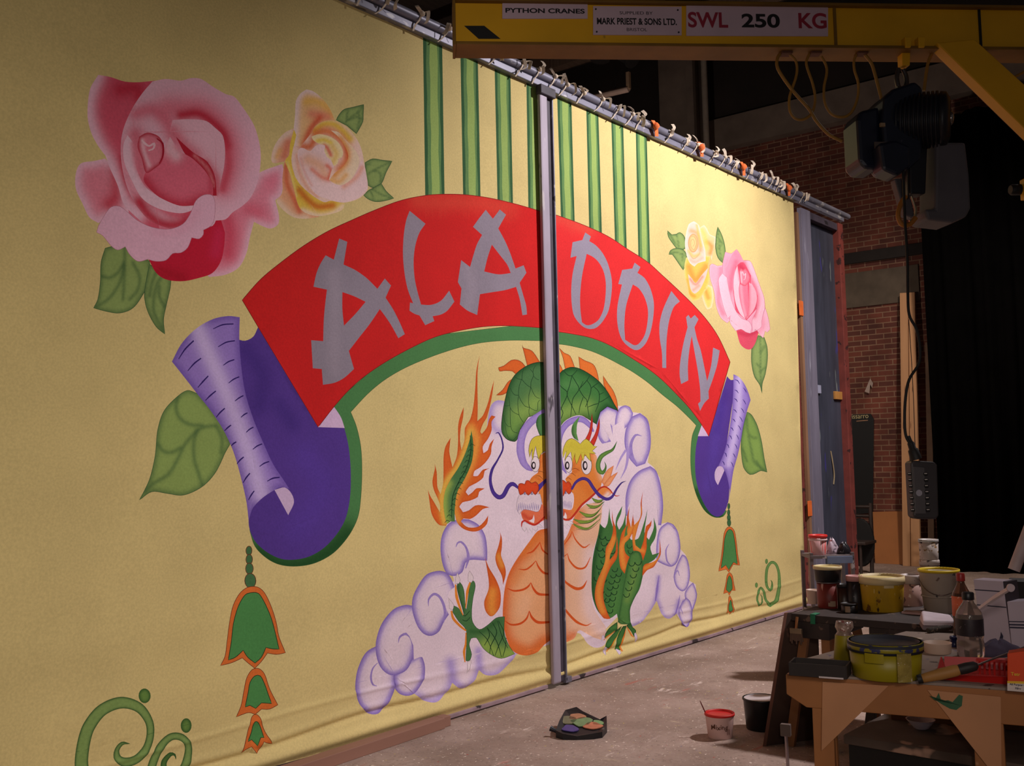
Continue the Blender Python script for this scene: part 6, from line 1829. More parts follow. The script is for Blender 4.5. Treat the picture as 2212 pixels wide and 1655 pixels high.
# near yellow bucket with dark lid
r, q, k, hh, rt, rb = pot('paint_bucket', 'yellow plastic bucket with dark navy lid standing on the near table', 'bucket', 1915, 1460, ZT, 150, 140, 76, mat('clean yellow plastic', (140, 126, 8), 0.45, 0.08, 5), mat('blue smeared yellow rim', (128, 116, 20), 0.4, 0.1, 6, splat=((48, 50, 84),), amount=1.0, sscale=18), mat('dark navy lid', (34, 34, 44), 0.7, 0.15, 5), 0.26)
vw = Vector((-q.x, -q.y, 0)).normalized(); sd = Vector((-vw.y, vw.x, 0))
if sd.dot(Vector(_r)) < 0:
    sd = -sd
def wrap(name, a0, a1, z0, z1, R, material, parent, q=q, d=0.002, nn=8):
    """patch following the round wall between two angles (0 = towards the viewer, + = right)"""
    m_ = MB(); V_, F_ = [], []
    for i in range(nn + 1):
        a_ = a0 + (a1 - a0) * i / nn
        dirv = vw * math.cos(a_) + sd * math.sin(a_)
        for rr in (R, R + d):
            V_ += [q + dirv * rr + UPZ * z0, q + dirv * rr + UPZ * z1]
    for i in range(nn):
        b0_, b1_ = i * 4, i * 4 + 4
        F_ += [(b0_ + 2, b1_ + 2, b1_ + 3, b0_ + 3), (b0_, b0_ + 1, b1_ + 1, b1_), (b0_ + 1, b0_ + 3, b1_ + 3, b1_ + 1), (b0_, b1_, b1_ + 2, b0_ + 2)]
    F_ += [(0, 2, 3, 1), (nn * 4, nn * 4 + 1, nn * 4 + 3, nn * 4 + 2)]
    m_.add(V_, F_)
    return obj(name, m_, material, parent)
wrap('handle_tab', -0.55, -0.05, hh * 0.52, hh * 0.78, rt * 1.05, mat('clean yellow plastic', (172, 160, 10)), r, q)
wrap('clear_tape', 0.28, 0.68, 0.004, hh * 0.8, rt * 1.055, mat('crinkled clear tape', (140, 122, 60), 0.2, 0.25, 24, splat=((186, 166, 140),), amount=0.35, sscale=60, bump=0.8), r, q)

# dark tray
a = at(1776, 1462, ZT); k = mpp(a)
m = MB()
R_ = Matrix((tu, tn, UPZ)).transposed()
t0 = thing('paint_tray', 'dark shallow box tray on the left end of the near table', 'tray', (a.x, a.y, ZT))
w2 = 0.105
c = a + tn * 0.03 - tu * 0.012
m.box(c + UPZ * 0.006, (w2 * 2, 0.11, 0.008), R_)
for s in (-1, 1):
    m.box(c + tu * s * w2 + UPZ * 0.026, (0.006, 0.11, 0.048), R_)
    m.box(c + tn * s * 0.055 + UPZ * 0.026, (w2 * 2, 0.006, 0.048), R_)
obj('tray_body', m, mat('dark card', (38, 30, 28), 0.7, 0.2, 6), t0)
m = MB(); m.box(c + tn * -0.059 + tu * 0.05 + UPZ * 0.004, (0.09, 0.002, 0.006), R_); obj('white_edge', m, mat('white strip', (190, 176, 176), 0.6), t0)

# small yellow tub with crumpled bag
r, q, k, hh, rt, rb = pot('paint_tub', 'small yellow tub topped with a crumpled clear bag behind the dark tray', 'tub', 1826, 1424, ZT, 38, 48, 52, mat('clean yellow plastic', (172, 160, 10)), None, None, 0.05)
m = MB(); m.lathe([(rt * 0.95, hh * 0.95), (rt * 0.7, hh * 1.12), (rt * 0.98, hh * 1.3), (rt * 0.9, hh * 1.55), (rt * 0.6, hh * 1.5), (rt * 0.4, hh * 1.2)], q, 18, wob=0.12, cap1=False); obj('crumpled_bag', m, mat('smoky clear bag', (140, 116, 104), 0.25, 0.4, 25, splat=((214, 190, 180), (120, 60, 60)), amount=0.5, sscale=50, bump=0.8), r)

# clear drink bottle with black cap
def bottle(label, px, py, z, w, h, capm, liquid, labelm, lab0, lab1, glass):
    q = at(px, py, z); k = mpp(q)
    R, hh = w / 2 * k, h * k
    r = thing('plastic_bottle', label, 'bottle', q)
    m = MB(); m.lathe([(R * 0.85, 0), (R, 0.006), (R * 1.0, hh * 0.22), (R * 0.93, hh * 0.28), (R, hh * 0.34), (R, hh * 0.62), (R * 0.9, hh * 0.70), (R * 0.42, hh * 0.84), (R * 0.36, hh * 0.88), (R * 0.36, hh * 0.9)], q, 28, cap1=False); obj('bottle_body', m, glass, r)
    m = MB(); m.lathe([(R * 1.01, hh * lab0), (R * 1.015, hh * (lab0 + .01)), (R * 1.015, hh * (lab1 - .01)), (R * 1.01, hh * lab1)], q, 28, cap0=False, cap1=False); obj('bottle_label', m, labelm, r)
    m = MB(); m.lathe([(R * 0.44, hh * 0.885), (R * 0.45, hh * 0.89), (R * 0.44, hh * 0.985), (R * 0.38, hh)], q, 20); obj('bottle_cap', m, capm, r)
    if liquid is not None:
        m = MB(); m.lathe([(R * 0.8, 0.004), (R * 0.94, 0.01), (R * 0.94, hh * 0.2), (R * 0.87, hh * 0.28), (R * 0.94, hh * 0.34), (R * 0.94, hh * 0.55)], q, 24); obj('water', m, liquid, r)
    return r
CLEAR = mat('clear bottle plastic', (200, 180, 170), 0.12, 0.02, 5, trans=0.85, spec=0.6)
bt = bottle('clear plastic bottle with black cap and dark label on the near table', 2098, 1419, ZT, 56, 138, mat('black cap', (22, 22, 26), 0.4), None, mat('dark bottle label', (40, 30, 36), 0.5, 0.3, 20, splat=((150, 130, 140),), amount=0.2, sscale=60), 0.34, 0.60, CLEAR)
bottle('red-capped cola bottle with orange-red label behind the clear bottle', 2082, 1382, ZT, 40, 142, mat('red cap', (150, 36, 34), 0.4), None, mat('orange-red label', (206, 96, 62), 0.5, 0.1, 20, splat=((220, 190, 170),), amount=0.3, sscale=60), 0.36, 0.66, mat('brown tinted clear plastic', (120, 84, 66), 0.12, 0.05, 5, trans=0.7))

# tall white cartons
M_WCARD = mat('white card', (186, 172, 186), 0.6, 0.06, 5)
M_STRIPE = mat('navy print', (44, 44, 66), 0.6)
def carton(label, x0, y0, x1, y1, x2, y2, x3, y3, z, depth_m, stripes, name='card_carton'):
    """box seen from the front: px of bottom left, bottom right, top right, top left"""
    A, B = at(x0, y0, z), at(x1, y1, z)
    n_2 = Vector((0, 0, 1)).cross(B - A).normalized()
    if n_2.dot(A) < 0:
        n_2 = -n_2
    C_, D_ = onp(x2, y2, A, n_2), onp(x3, y3, A, n_2)
    r = thing(name, label, 'carton', (A + B) / 2)
    m_ = MB(); m_.prism([A, B, C_, D_], n_2 * depth_m); obj('carton_body', m_, M_WCARD, r, 0.002)
    for (t0, t1) in stripes:
        P_ = [A.lerp(D_, t0), B.lerp(C_, t0), B.lerp(C_, t1), A.lerp(D_, t1)]
        m_ = MB(); m_.prism([p - n_2 * 0.0005 for p in P_], n_2 * -0.0015); obj('printed_band', m_, M_STRIPE, r)
    return r, A, B, C_, D_, n_2
cb = carton('tall white carton with thin navy lines behind the clear bottle', 2124, 1392, 2186, 1400, 2166, 1256, 2102, 1252, ZT, 0.09, ((0.60, 0.615), (0.835, 0.85)))
_, A, B, C_, D_, n_2 = cb
m = MB()
P_ = [A.lerp(D_, .12).lerp(B.lerp(C_, .12), u_) + UPZ * v_ - n_2 * 0.001 for u_, v_ in ((.62, 0), (.72, -.004), (.75, .012), (.68, .03), (.66, .014))]
m.prism(P_, n_2 * -0.0015); obj('printed_mark', m, M_STRIPE, cb[0])
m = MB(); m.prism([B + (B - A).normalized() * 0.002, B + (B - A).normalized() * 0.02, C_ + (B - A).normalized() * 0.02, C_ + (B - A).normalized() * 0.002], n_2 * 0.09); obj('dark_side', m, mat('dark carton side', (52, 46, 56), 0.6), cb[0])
cb2 = carton('white carton with three navy bands at the right edge beside the tall carton', 2186, 1402, 2290, 1412, 2290, 1296, 2175, 1300, ZT, 0.10, ((0.44, 0.47), (0.50, 0.53), (0.57, 0.59)))
# white ladle handle lying across
m = MB()
a, b_ = deep(2112, 1318, 4.28), deep(2183, 1270, 4.10)
m.strip([a, a.lerp(b_, .5) + UPZ * 0.004, b_], 0.026, UPZ + Vector(_r) * 0.6, 0.004)
e = (b_ - a).normalized()
m.lathe([(0.016, -0.004), (0.016, 0.004)], b_, 14, rot=Vector(_f).to_track_quat('Z', 'Y').to_matrix())
o = obj('white_spatula', m, mat('white plastic handle', (206, 186, 190), 0.4)); tag(o, 'long white spatula with a hole in its handle leaning on the tall carton', 'spatula')
# dark crate and leaning white tube
a = at(2235, 1330, ZT)
m = MB(); m.box((a.x, a.y, ZT + 0.09), (0.22, 0.16, 0.18), R_); o = obj('black_crate', m, mat('black crate', (18, 16, 18), 0.7), None, 0.004); tag(o, 'black crate behind the white cartons at the right edge', 'crate')
a, b_ = deep(2190, 1232, 4.75), deep(2262, 1040, 4.75)
m = MB(); m.tube([a, b_], 0.027, 16); o = obj('card_tube', m, mat('off-white tube', (176, 158, 158), 0.6)); tag(o, 'off-white tube leaning at the right edge above the black crate', 'tube')
# jar, white ring, cloths
pot('paint_jar', 'small navy jar beside the clear bottle', 'jar', 2062, 1397, ZT, 18, 20, 22, mat('navy jar', (36, 40, 84), 0.3), None, mat('navy jar', (36, 40, 84)), 0.2)
pot('paint_pot', 'low cream tub ring in front of the folded white cloth', 'tub', 2026, 1410, ZT, 58, 54, 22, mat('cream pot', (196, 168, 150), 0.5, 0.08, 8), None, None, 0.05)
def heap(name, label, cat, px, py, z, w, d, h, material, seed, pointy=0.5):
    """crumpled cloth heap"""
    q = at(px, py, z); k = mpp(q)
    r_ = random.Random(seed)
    n1, n2 = 26, 9
    V_, F_ = [], []
    ph = [r_.uniform(0, 6) for _ in range(6)]
    rx, ry = w * k / 2, d * k / 2
    for i in range(n2 + 1):
        t = i / n2
        for j in range(n1):
            a_ = 2 * PI * j / n1
            w_ = 1 + 0.10 * math.sin(3 * a_ + ph[0]) + 0.07 * math.sin(5 * a_ + ph[1]) + 0.05 * math.sin(9 * a_ + ph[2] + 5 * t)
            rr = max(0.001, (1 - t ** 1.6)) * w_
            zz = h * k * (t ** pointy) * (1 + 0.12 * math.sin(4 * a_ + ph[3] + 3 * t) + 0.06 * math.sin(11 * a_ + ph[4])) if i < n2 else h * k * 0.93
            p = q + Vector(_r).normalized() * rx * rr * math.cos(a_) + Vector((_f[0], _f[1], 0)).normalized() * ry * rr * math.sin(a_)
            V_.append(Vector((p.x, p.y, z + (zz if i else 0.0))))
    for i in range(n2):
        for j in range(n1):
            F_.append((i * n1 + j, i * n1 + (j + 1) % n1, (i + 1) * n1 + (j + 1) % n1, (i + 1) * n1 + j))
    F_.append(tuple(range(n1))[::-1]); F_.append(tuple(range(n2 * n1, (n2 + 1) * n1)))
    m_ = MB(); m_.add(V_, F_, True)
    o_ = obj(name, m_, material)
    return tag(o_, label, cat)
# folded white cloth: stacked folds
a, b_ = at(1992, 1362, ZT), at(2070, 1364, ZT)
e = (b_ - a).normalized(); w_ = Vector((-e.y, e.x, 0))
if w_.dot(a) < 0: w_ = -w_
fc = thing('folded_cloth', 'folded white dust cloth on the near table left of the cola bottle', 'cloth', (a + b_) / 2)
L_ = (b_ - a).length
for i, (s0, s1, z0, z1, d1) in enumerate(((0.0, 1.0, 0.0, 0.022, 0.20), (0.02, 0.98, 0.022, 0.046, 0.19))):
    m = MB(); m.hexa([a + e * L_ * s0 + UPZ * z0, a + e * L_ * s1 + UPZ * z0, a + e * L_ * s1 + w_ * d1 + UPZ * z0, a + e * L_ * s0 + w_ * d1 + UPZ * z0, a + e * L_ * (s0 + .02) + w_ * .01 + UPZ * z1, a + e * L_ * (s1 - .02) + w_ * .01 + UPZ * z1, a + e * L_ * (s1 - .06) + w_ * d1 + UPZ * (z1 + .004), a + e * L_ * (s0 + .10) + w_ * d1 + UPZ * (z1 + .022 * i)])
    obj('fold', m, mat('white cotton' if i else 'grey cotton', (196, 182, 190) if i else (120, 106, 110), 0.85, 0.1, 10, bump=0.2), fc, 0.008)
# little striped roller
a, b_ = at(2004, 1368, ZT) + UPZ * 0.012, at(2058, 1362, ZT) + UPZ * 0.016
ro = thing('mini_roller', 'small dark fluffy roller with yellow end in front of the folded white cloth', 'roller', (a + b_) / 2 - UPZ * 0.012)
Rr = (b_ - a).normalized().to_track_quat('Z', 'Y').to_matrix(); Lr = (b_ - a).length
pr = []
for i in range(12):
    pr += [(0.010, Lr * i / 12), (0.015, Lr * (i + .5) / 12)]
m = MB(); m.lathe(pr, a, 14, rot=Rr); obj('roller_sleeve', m, mat('dark fluff', (52, 44, 38), 0.9, 0.3, 20, splat=((120, 100, 84),), amount=0.4, sscale=80), ro)
m = MB(); m.lathe([(0.012, 0), (0.016, 0.006), (0.014, 0.035), (0.006, 0.05)], b_, 14, rot=Rr); obj('roller_end', m, mat('yellow plastic end', (190, 140, 40), 0.5), ro)
heap('purple_rag', 'dull purple-grey rag heaped before the white cartons', 'rag', 2158, 1416, ZT, 86, 40, 34, mat('purple-grey cloth', (78, 68, 88), 0.9, 0.15, 9), 3)

# red plastic tray with slots, and the roller handle in it
RT = mat('red tray plastic', (176, 30, 26), 0.4, 0.08, 6)
a = at(2120, 1478, ZT)
rt_ = thing('roller_tray', 'red plastic slotted paint tray on the near table before the clear bottle', 'tray', a)
A_, B_ = at(2030, 1468, ZT), at(2196, 1480, ZT)
e = (B_ - A_).normalized(); w_ = Vector((-e.y, e.x, 0))
if w_.dot(A_) < 0: w_ = -w_
L_ = (B_ - A_).length; D2 = 0.24
m = MB(); m.hexa([A_, B_, B_ + w_ * D2, A_ + w_ * D2] and [A_ + e * .01 + w_ * .01, B_ - e * .01 + w_ * .01, B_ - e * .01 + w_ * (D2 - .01), A_ + e * .01 + w_ * (D2 - .01), A_ + e * .01 + w_ * .01 + UPZ * .006, B_ - e * .01 + w_ * .01 + UPZ * .006, B_ - e * .01 + w_ * (D2 - .01) + UPZ * .006, A_ + e * .01 + w_ * (D2 - .01) + UPZ * .006]); obj('tray_floor', m, RT, rt_)
def wallp(p0, p1, h0, h1, out, nm):
    n_3 = out.normalized()
    m_ = MB(); m_.hexa([p0, p1, p1 - n_3 * .004, p0 - n_3 * .004, p0 + n_3 * .012 + UPZ * h0, p1 + n_3 * .012 + UPZ * h1, p1 + n_3 * .008 + UPZ * h1, p0 + n_3 * .008 + UPZ * h0]); return obj(nm, m_, RT, rt_)
wallp(A_, B_, .020, .030, -w_, 'tray_wall'); wallp(A_ + w_ * D2, B_ + w_ * D2, .04, .05, w_, 'tray_wall'); wallp(A_, A_ + w_ * D2, .02, .04, -e, 'tray_wall')
m = MB()
s0 = 0.50
base = A_ + e * L_ * s0 + w_ * 0.10
for i in range(8):
    p = base + e * 0.017 * i
    m.hexa([p, p + e * .007, p + e * .007 + w_ * .004, p + w_ * .004, p + w_ * .05 + UPZ * .05, p + e * .007 + w_ * .05 + UPZ * .05, p + e * .007 + w_ * .054 + UPZ * .05, p + w_ * .054 + UPZ * .05])
p = base - e * .008
m.hexa([p + w_ * .05 + UPZ * .048, p + e * .145 + w_ * .05 + UPZ * .048, p + e * .145 + w_ * .06 + UPZ * .048, p + w_ * .06 + UPZ * .048, p + w_ * .05 + UPZ * .058, p + e * .145 + w_ * .05 + UPZ * .058, p + e * .145 + w_ * .06 + UPZ * .058, p + w_ * .06 + UPZ * .058])
m.hexa([p, p + e * .145, p + e * .145 + w_ * .008, p + w_ * .008, p + UPZ * .008, p + e * .145 + UPZ * .008, p + e * .145 + w_ * .008 + UPZ * .008, p + w_ * .008 + UPZ * .008])
obj('slotted_grid', m, RT, rt_)
# paint roller handle
a, b_ = at(1985, 1476, ZT) + UPZ * 0.014, deep(2076, 1446, 3.72)
rh = thing('paint_roller', 'tan wooden roller handle with black ferrule resting on the red tray', 'paint roller', a - UPZ * 0.013)
dv = b_ - a
Rr = dv.normalized().to_track_quat('Z', 'Y').to_matrix(); Lr = dv.length
m = MB(); m.lathe([(0.004, 0.0), (0.015, 0.004), (0.017, 0.03), (0.021, Lr * 0.5), (0.021, Lr * 0.88), (0.015, Lr)], a, 20, rot=Rr); obj('wood_grip', m, mat('tan wood grip', (158, 112, 56), 0.6, 0.12, 6, stretch=(1, 1, 4)), rh)
m = MB(); m.lathe([(0.0165, -0.004), (0.0175, 0.012), (0.012, 0.016)], a, 16, rot=Rr); obj('end_cap', m, M_CABLE, rh)
m = MB(); m.lathe([(0.019, Lr * 0.96), (0.020, Lr + 0.02), (0.017, Lr + 0.05), (0.008, Lr + 0.06)], a, 16, rot=Rr); obj('ferrule', m, mat('black ferrule', (30, 24, 24), 0.6), rh)
m = MB(); m.tube([a + dv.normalized() * (Lr + 0.05), deep(2140, 1425, 3.75), deep(2230, 1392, 3.8)], 0.004, 8); obj('wire_frame', m, mat('bright wire', (120, 100, 96), 0.3, metal=0.7), rh)
# red filler carton
M_FIL = mat('orange-red carton', (206, 66, 22), 0.45, 0.08, 6)
A_, B_ = at(2176, 1492, ZT), at(2296, 1502, ZT)
n_2 = Vector((0, 0, 1)).cross(B_ - A_).normalized()
if n_2.dot(A_) < 0: n_2 = -n_2
fi = thing('filler_carton', 'orange-red filler carton with yellow stripe and white label at the right edge', 'carton', (A_ + B_) / 2)
C_, D_ = onp(2296, 1395, A_, n_2), onp(2176, 1412, A_, n_2)
m = MB(); m.prism([A_, B_, C_, D_], n_2 * 0.07); obj('carton_body', m, M_FIL, fi, 0.003)
for t0, t1, mm, nm in ((0.0, 0.20, mat('white label', (206, 192, 186), 0.5), 'white_label'), (0.20, 0.26, mat('yellow stripe', (216, 170, 40), 0.5), 'yellow_stripe')):
    m = MB(); m.prism([A_.lerp(D_, t0) - n_2 * .0005, B_.lerp(C_, t0) - n_2 * .0005, B_.lerp(C_, t1) - n_2 * .0005, A_.lerp(D_, t1) - n_2 * .0005], n_2 * -0.0015); obj(nm, m, mm, fi)
e = (B_ - A_).normalized()
def ftxt(t, px, py, size, material, bold):
    lettering('lettering', t, size, material, fi, onp(px, py, A_ - n_2 * 0.0025, n_2), e, UPZ, bold=bold, lift=0.0004)
ftxt('All Purpose', 2181, 1480, 0.0095, M_STRIPE, 0.03); ftxt('Filler', 2193, 1489, 0.0095, M_STRIPE, 0.03); ftxt('Tetr', 2184, 1459, 0.016, mat('yellow stripe', (216, 170, 40)), 0.02)

# ---------------------------------------------------------------- cans on the far bench
CRM = mat('cream drips', (206, 186, 140), 0.5, 0.1, 8, splat=((60, 50, 40),), amount=0.15, sscale=30)
r, q, k, hh, rt, rb = pot('paint_bucket', 'battered yellow bucket with cream crusted rim on the far bench', 'bucket', 1907, 1318, ZF, 92, 84, 74, mat('battered yellow plastic', (186, 146, 22), 0.55, 0.25, 5, splat=((120, 80, 20), (70, 50, 30), (214, 190, 120)), amount=0.35, sscale=14, stretch=(2, 2, 0.7)), CRM, None, 0.22, inner=mat('dry cream paint', (190, 172, 110), 0.7))
vw = Vector((-q.x, -q.y, 0)).normalized()
wrap('handle_tab', 0.1, 0.55, hh * 0.70, hh * 0.82, rt * 0.99, CRM, r, q)
r, q, k, hh, rt, rb = pot('paint_bucket', 'white spattered bucket with yellow rim right of the battered yellow bucket', 'bucket', 2032, 1322, ZF, 82, 66, 92, mat('dirty white plastic', (160, 146, 134), 0.6, 0.12, 5, splat=((110, 90, 80), (60, 56, 60)), amount=0.22, sscale=14), mat('yellow painted rim', (206, 176, 24), 0.5, 0.1, 6), None, 0.06, inner=mat('dark paint', (60, 58, 40), 0.5))
m = MB(); m.lathe([(rb * 1.03 + (rt - rb) * .4, hh * .36), (rb * 1.07 + (rt - rb) * .4, hh * .37), (rb * 1.07 + (rt - rb) * .4, hh * .39), (rb * 1.03 + (rt - rb) * .4, hh * .40)], q, 32, cap0=False, cap1=False); obj('moulded_band', m, mat('dirty white plastic', (160, 146, 134)), r)
m = MB()
Pm = [q + sd * (rt * math.cos(t)) + UPZ * (hh * 0.86 - hh * 0.42 * math.sin(t)) + vw * (rt * 1.03 * max(0.25, math.sin(t))) for t in np.linspace(0.05, PI - 0.05, 14)]
m.tube(Pm, 0.0022, 6); obj('wire_handle', m, mat('bright wire', (120, 100, 96)), r)
pot('paint_tub', 'pinkish white spattered tub standing between the yellow and white buckets', 'tub', 1972, 1308, ZF, 44, 42, 66, mat('pinkish white tub', (170, 134, 124), 0.6, 0.15, 6, splat=((90, 66, 64), (206, 186, 176)), amount=0.4, sscale=20), None, mat('white tub lid', (190, 176, 172), 0.5, 0.1, 9, splat=((60, 40, 50),), amount=0.3, sscale=40), 0.28)
# stack of spattered cans behind
M_SPL = mat('spattered white can', (176, 164, 158), 0.5, 0.2, 8, splat=((70, 60, 64), (210, 200, 196), (120, 90, 50)), amount=0.5, sscale=22)
pot('paint_can', 'lower paint-caked can of the pair behind the white bucket', 'can', 2012, 1302, ZF, 40, 38, 92, mat('caked can side', (130, 110, 92), 0.6, 0.2, 8, splat=((190, 170, 150), (70, 56, 50)), amount=0.5, sscale=18), None, M_SPL, 0.12)
q2 = at(2012, 1302, ZF); k2 = mpp(q2)
r, q, k, hh, rt, rb = pot('paint_can', 'upper white spattered can of the pair behind the white bucket', 'can', 2012, 1302, ZF, 40, 38, 44, M_SPL, mat('pale blue-white rim', (176, 184, 186), 0.4, 0.1, 9), M_SPL, 0.14)
r.location.z += 92 * k2
# black tin on red tin
pot('paint_can', 'red dripped paint can at the left end of the far bench', 'can', 1791, 1312, ZF, 48, 48, 56, mat('red drip can', (112, 34, 26), 0.5, 0.2, 6, splat=((30, 22, 22), (196, 150, 140)), amount=0.45, sscale=10, stretch=(2.5, 2.5, 0.4)), mat('grey metal rim', (130, 116, 116), 0.4, metal=0.4), RIM, 0.06)
q2 = at(1791, 1312, ZF); k2 = mpp(q2)
r, q, k, hh, rt, rb = pot('paint_can', 'black paint can with cream crusted top standing on the red can', 'can', 1791, 1312, ZF, 58, 54, 32, mat('black label can', (24, 20, 22), 0.4, 0.2, 8), CRM, None, 0.22, inner=mat('dry cream paint', (190, 172, 110)))
r.location.z += 57 * k2
vw = Vector((-q.x, -q.y, 0)).normalized(); sd = Vector((-vw.y, vw.x, 0))
if sd.dot(Vector(_r)) < 0:
    sd = -sd
for a0, a1, z0, z1 in ((-.05, .28, .18, .42), (.1, .5, .16, .52)):
    o = wrap('can_picture', a0, a1, hh * z0, hh * z1, rt * 0.95 + 0.0008, mat('tan picture', (150, 122, 100), 0.6), r, q)
m = MB(); m.tube([q + UPZ * hh * .8, q + UPZ * hh * 2.1 - sd * 0.035 + vw * .01], 0.004, 6); obj('stir_stick', m, mat('dark stick', (40, 28, 24), 0.6), r)
pot('paint_can', 'dark can with pink crusted lid left of the battered yellow bucket', 'can', 1848, 1316, ZF, 34, 34, 72, mat('dark label can', (34, 28, 32), 0.4, 0.3, 12, splat=((120, 106, 116),), amount=0.15, sscale=50), None, mat('pink crust', (196, 140, 136), 0.6, 0.15, 9), 0.16)
pot('paint_jar', 'brown-black jar between the red can and the pink-lidded can', 'jar', 1824, 1314, ZF, 30, 30, 52, mat('brown black jar', (52, 30, 22), 0.4, 0.4, 8, splat=((120, 60, 30),), amount=0.2, sscale=14), None, mat('dark lid', (36, 30, 32), 0.5), 0.14)
r, q, k, hh, rt, rb = pot('paint_tin', 'low black tin with tan picture at the front of the far bench', 'tin', 1835, 1323, ZF, 34, 34, 20, mat('black label can', (24, 20, 22)), None, mat('dark lid', (36, 30, 32)), 0.15)
vw = Vector((-q.x, -q.y, 0)).normalized()
wrap('can_picture', -0.5, 0.1, hh * .1, hh * .75, rt * 1.0, mat('tan picture', (150, 122, 100)), r, q)
pot('paint_tub', 'small cream tub behind the left end of the far bench', 'tub', 1757, 1304, ZF, 28, 24, 30, mat('cream pot', (196, 168, 150)), None, None, 0.1)
m = MB(); q = fp(0.11, -0.004, ZF)
m.box(q + UPZ * -0.02 + fn * -0.002, (0.028, 0.006, 0.055), Matrix((fu, fn, UPZ)).transposed()); m.box(q + UPZ * 0.004 + fn * 0.03, (0.03, 0.07, 0.006), Matrix((fu, fn, UPZ)).transposed())
o = obj('green_rag', m, mat('green cloth', (30, 110, 76), 0.8), None, 0.002); tag(o, 'scrap of green cloth hanging over the front edge of the far bench', 'rag')
m = MB(); q = at(1976, 1326, ZF); m.box(q + UPZ * 0.006, (0.12, 0.08, 0.012), Matrix((fu, fn, UPZ)).transposed()); o = obj('board_scrap', m, mat('pinkish scrap', (176, 140, 136), 0.7, 0.1, 8), None, 0.003); tag(o, 'pinkish scrap of board lying before the pinkish white tub', 'scrap')

# ---------------------------------------------------------------- little trolley behind
q = at(1788, 1338, 0.0)
q = deep(1788, 1240, 7.3); q.z = 0
k = mpp(q)
tr = thing('steel_trolley', 'small grey steel trolley holding bags, at the foot of the blue-grey flat', 'trolley', q)
sx = Vector(_r); sx.z = 0; sx.normalize()
sy = Vector((_f[0], _f[1], 0)).normalized()
zt = deep(1788, 1197, 7.3).z
M_TRO = mat('rusty grey steel', (104, 92, 92), 0.5, 0.3, 6, splat=((130, 66, 50), (180, 170, 170)), amount=0.35, sscale=12)
Rv = Matrix((sx, sy, UPZ)).transposed()
for s in (-0.145, 0.145):
    for d in (-0.11, 0.11):
        m = MB(); m.box(q + sx * s + sy * d + UPZ * (zt / 2 + 0.01), (0.024, 0.024, zt + 0.02), Rv); obj('trolley_post', m, M_TRO, tr, 0.002)
for z in (zt - 0.01, zt * 0.55, 0.12):
    m = MB(); m.box(q + UPZ * z, (0.31, 0.25, 0.022), Rv); obj('tray_shelf', m, M_TRO, tr, 0.002)
m = MB(); m.box(q + sx * 0.05 + sy * -0.132 + UPZ * (zt - 0.03), (0.18, 0.008, 0.05), Rv); obj('blue_edge', m, mat('blue-grey edge', (112, 124, 150), 0.5), tr, 0.002)
def on_tro(o_, s, d):
    p = q + sx * s + sy * d
    return Vector((p.x, p.y, zt + 0.001))
qq = on_tro(None, -0.075, -0.05)
rr = thing('paint_tub', 'white tub with red dripped paint and red rim on the small trolley', 'tub', qq)
m = MB(); m.lathe([(0.052, 0), (0.054, 0.004), (0.062, 0.13), (0.058, 0.13), (0.05, 0.01), (0.0005, 0.008)], qq, 28, cap1=False); obj('body', m, mat('red dripped white plastic', (214, 166, 166), 0.5, 0.1, 6, splat=((206, 70, 64),), amount=0.8, sscale=16, stretch=(4, 4, 0.3)), rr)
m = MB(); m.lathe([(0.060, 0.100), (0.066, 0.102), (0.066, 0.112), (0.060, 0.114)], qq, 28, cap0=False, cap1=False); obj('collar', m, mat('pale collar', (216, 186, 186), 0.5), rr)
m = MB(); m.lathe([(0.060, 0.122), (0.067, 0.124), (0.067, 0.14), (0.062, 0.142), (0.058, 0.13)], qq, 28, cap0=False, cap1=False); obj('rim', m, mat('bright red paint', (214, 46, 42), 0.4), rr)
for i, (px, py, w, d, h, colr, lab) in enumerate(((1806, 1196, 26, 26, 34, ((186, 166, 178), ((120, 40, 40), (60, 50, 60))), 'crumpled pale plastic bag beside the red tub on the trolley'), (1826, 1196, 28, 22, 26, ((26, 22, 26), ((150, 140, 150),)), 'crumpled black bag at the right end of the trolley top'))):
    p = deep(px, py, 7.28)
    oldat = at
    o = heap('plastic_bag', lab, 'bag', px, py + 2, zt + 0.001, w, d, h, mat('crumpled bag %d' % i, colr[0], 0.3, 0.25, 20, splat=colr[1], amount=0.4, sscale=25, bump=0.5), 11 + i, 0.7)
    c_ = on_tro(None, 0.035 + 0.075 * i, -0.02 - 0.03 * i)
    o.location.x, o.location.y = c_.x, c_.y

# ---------------------------------------------------------------- things on the floor
r, q, k, hh, rt, rb = pot('mixing_tub', 'white tub with red rim and scrawled lettering standing on the floor', 'tub', 1556, 1592, 0.0, 62, 52, 52, mat('pinkish white tub plastic', (214, 178, 172), 0.5, 0.06, 6), mat('red painted rim', (204, 40, 34), 0.5, 0.1, 8), None, 0.10, inner=mat('red paint', (190, 28, 26), 0.4))
vw = Vector((-q.x, -q.y, 0)).normalized(); sd = Vector((-vw.y, vw.x, 0))
if sd.dot(Vector(_r)) < 0:
    sd = -sd
t_ = lettering('lettering', 'Mixing', 0.038, mat('brown scrawl', (84, 44, 22), 0.6), r, q + sd * -0.055 + UPZ * hh * 0.42, sd, UPZ, bold=0.01)
for v in t_.data.vertices:      # wrap the writing round the tub
    s = v.co.dot(sd)
    zz = v.co.z
    R_z = rb + (rt - rb) * (zz / hh) + 0.002
    a_ = s / R_z
    v.co = vw * (R_z * math.cos(a_)) + sd * (R_z * math.sin(a_)) + UPZ * (zz + 0.003 * math.sin(s * 160))
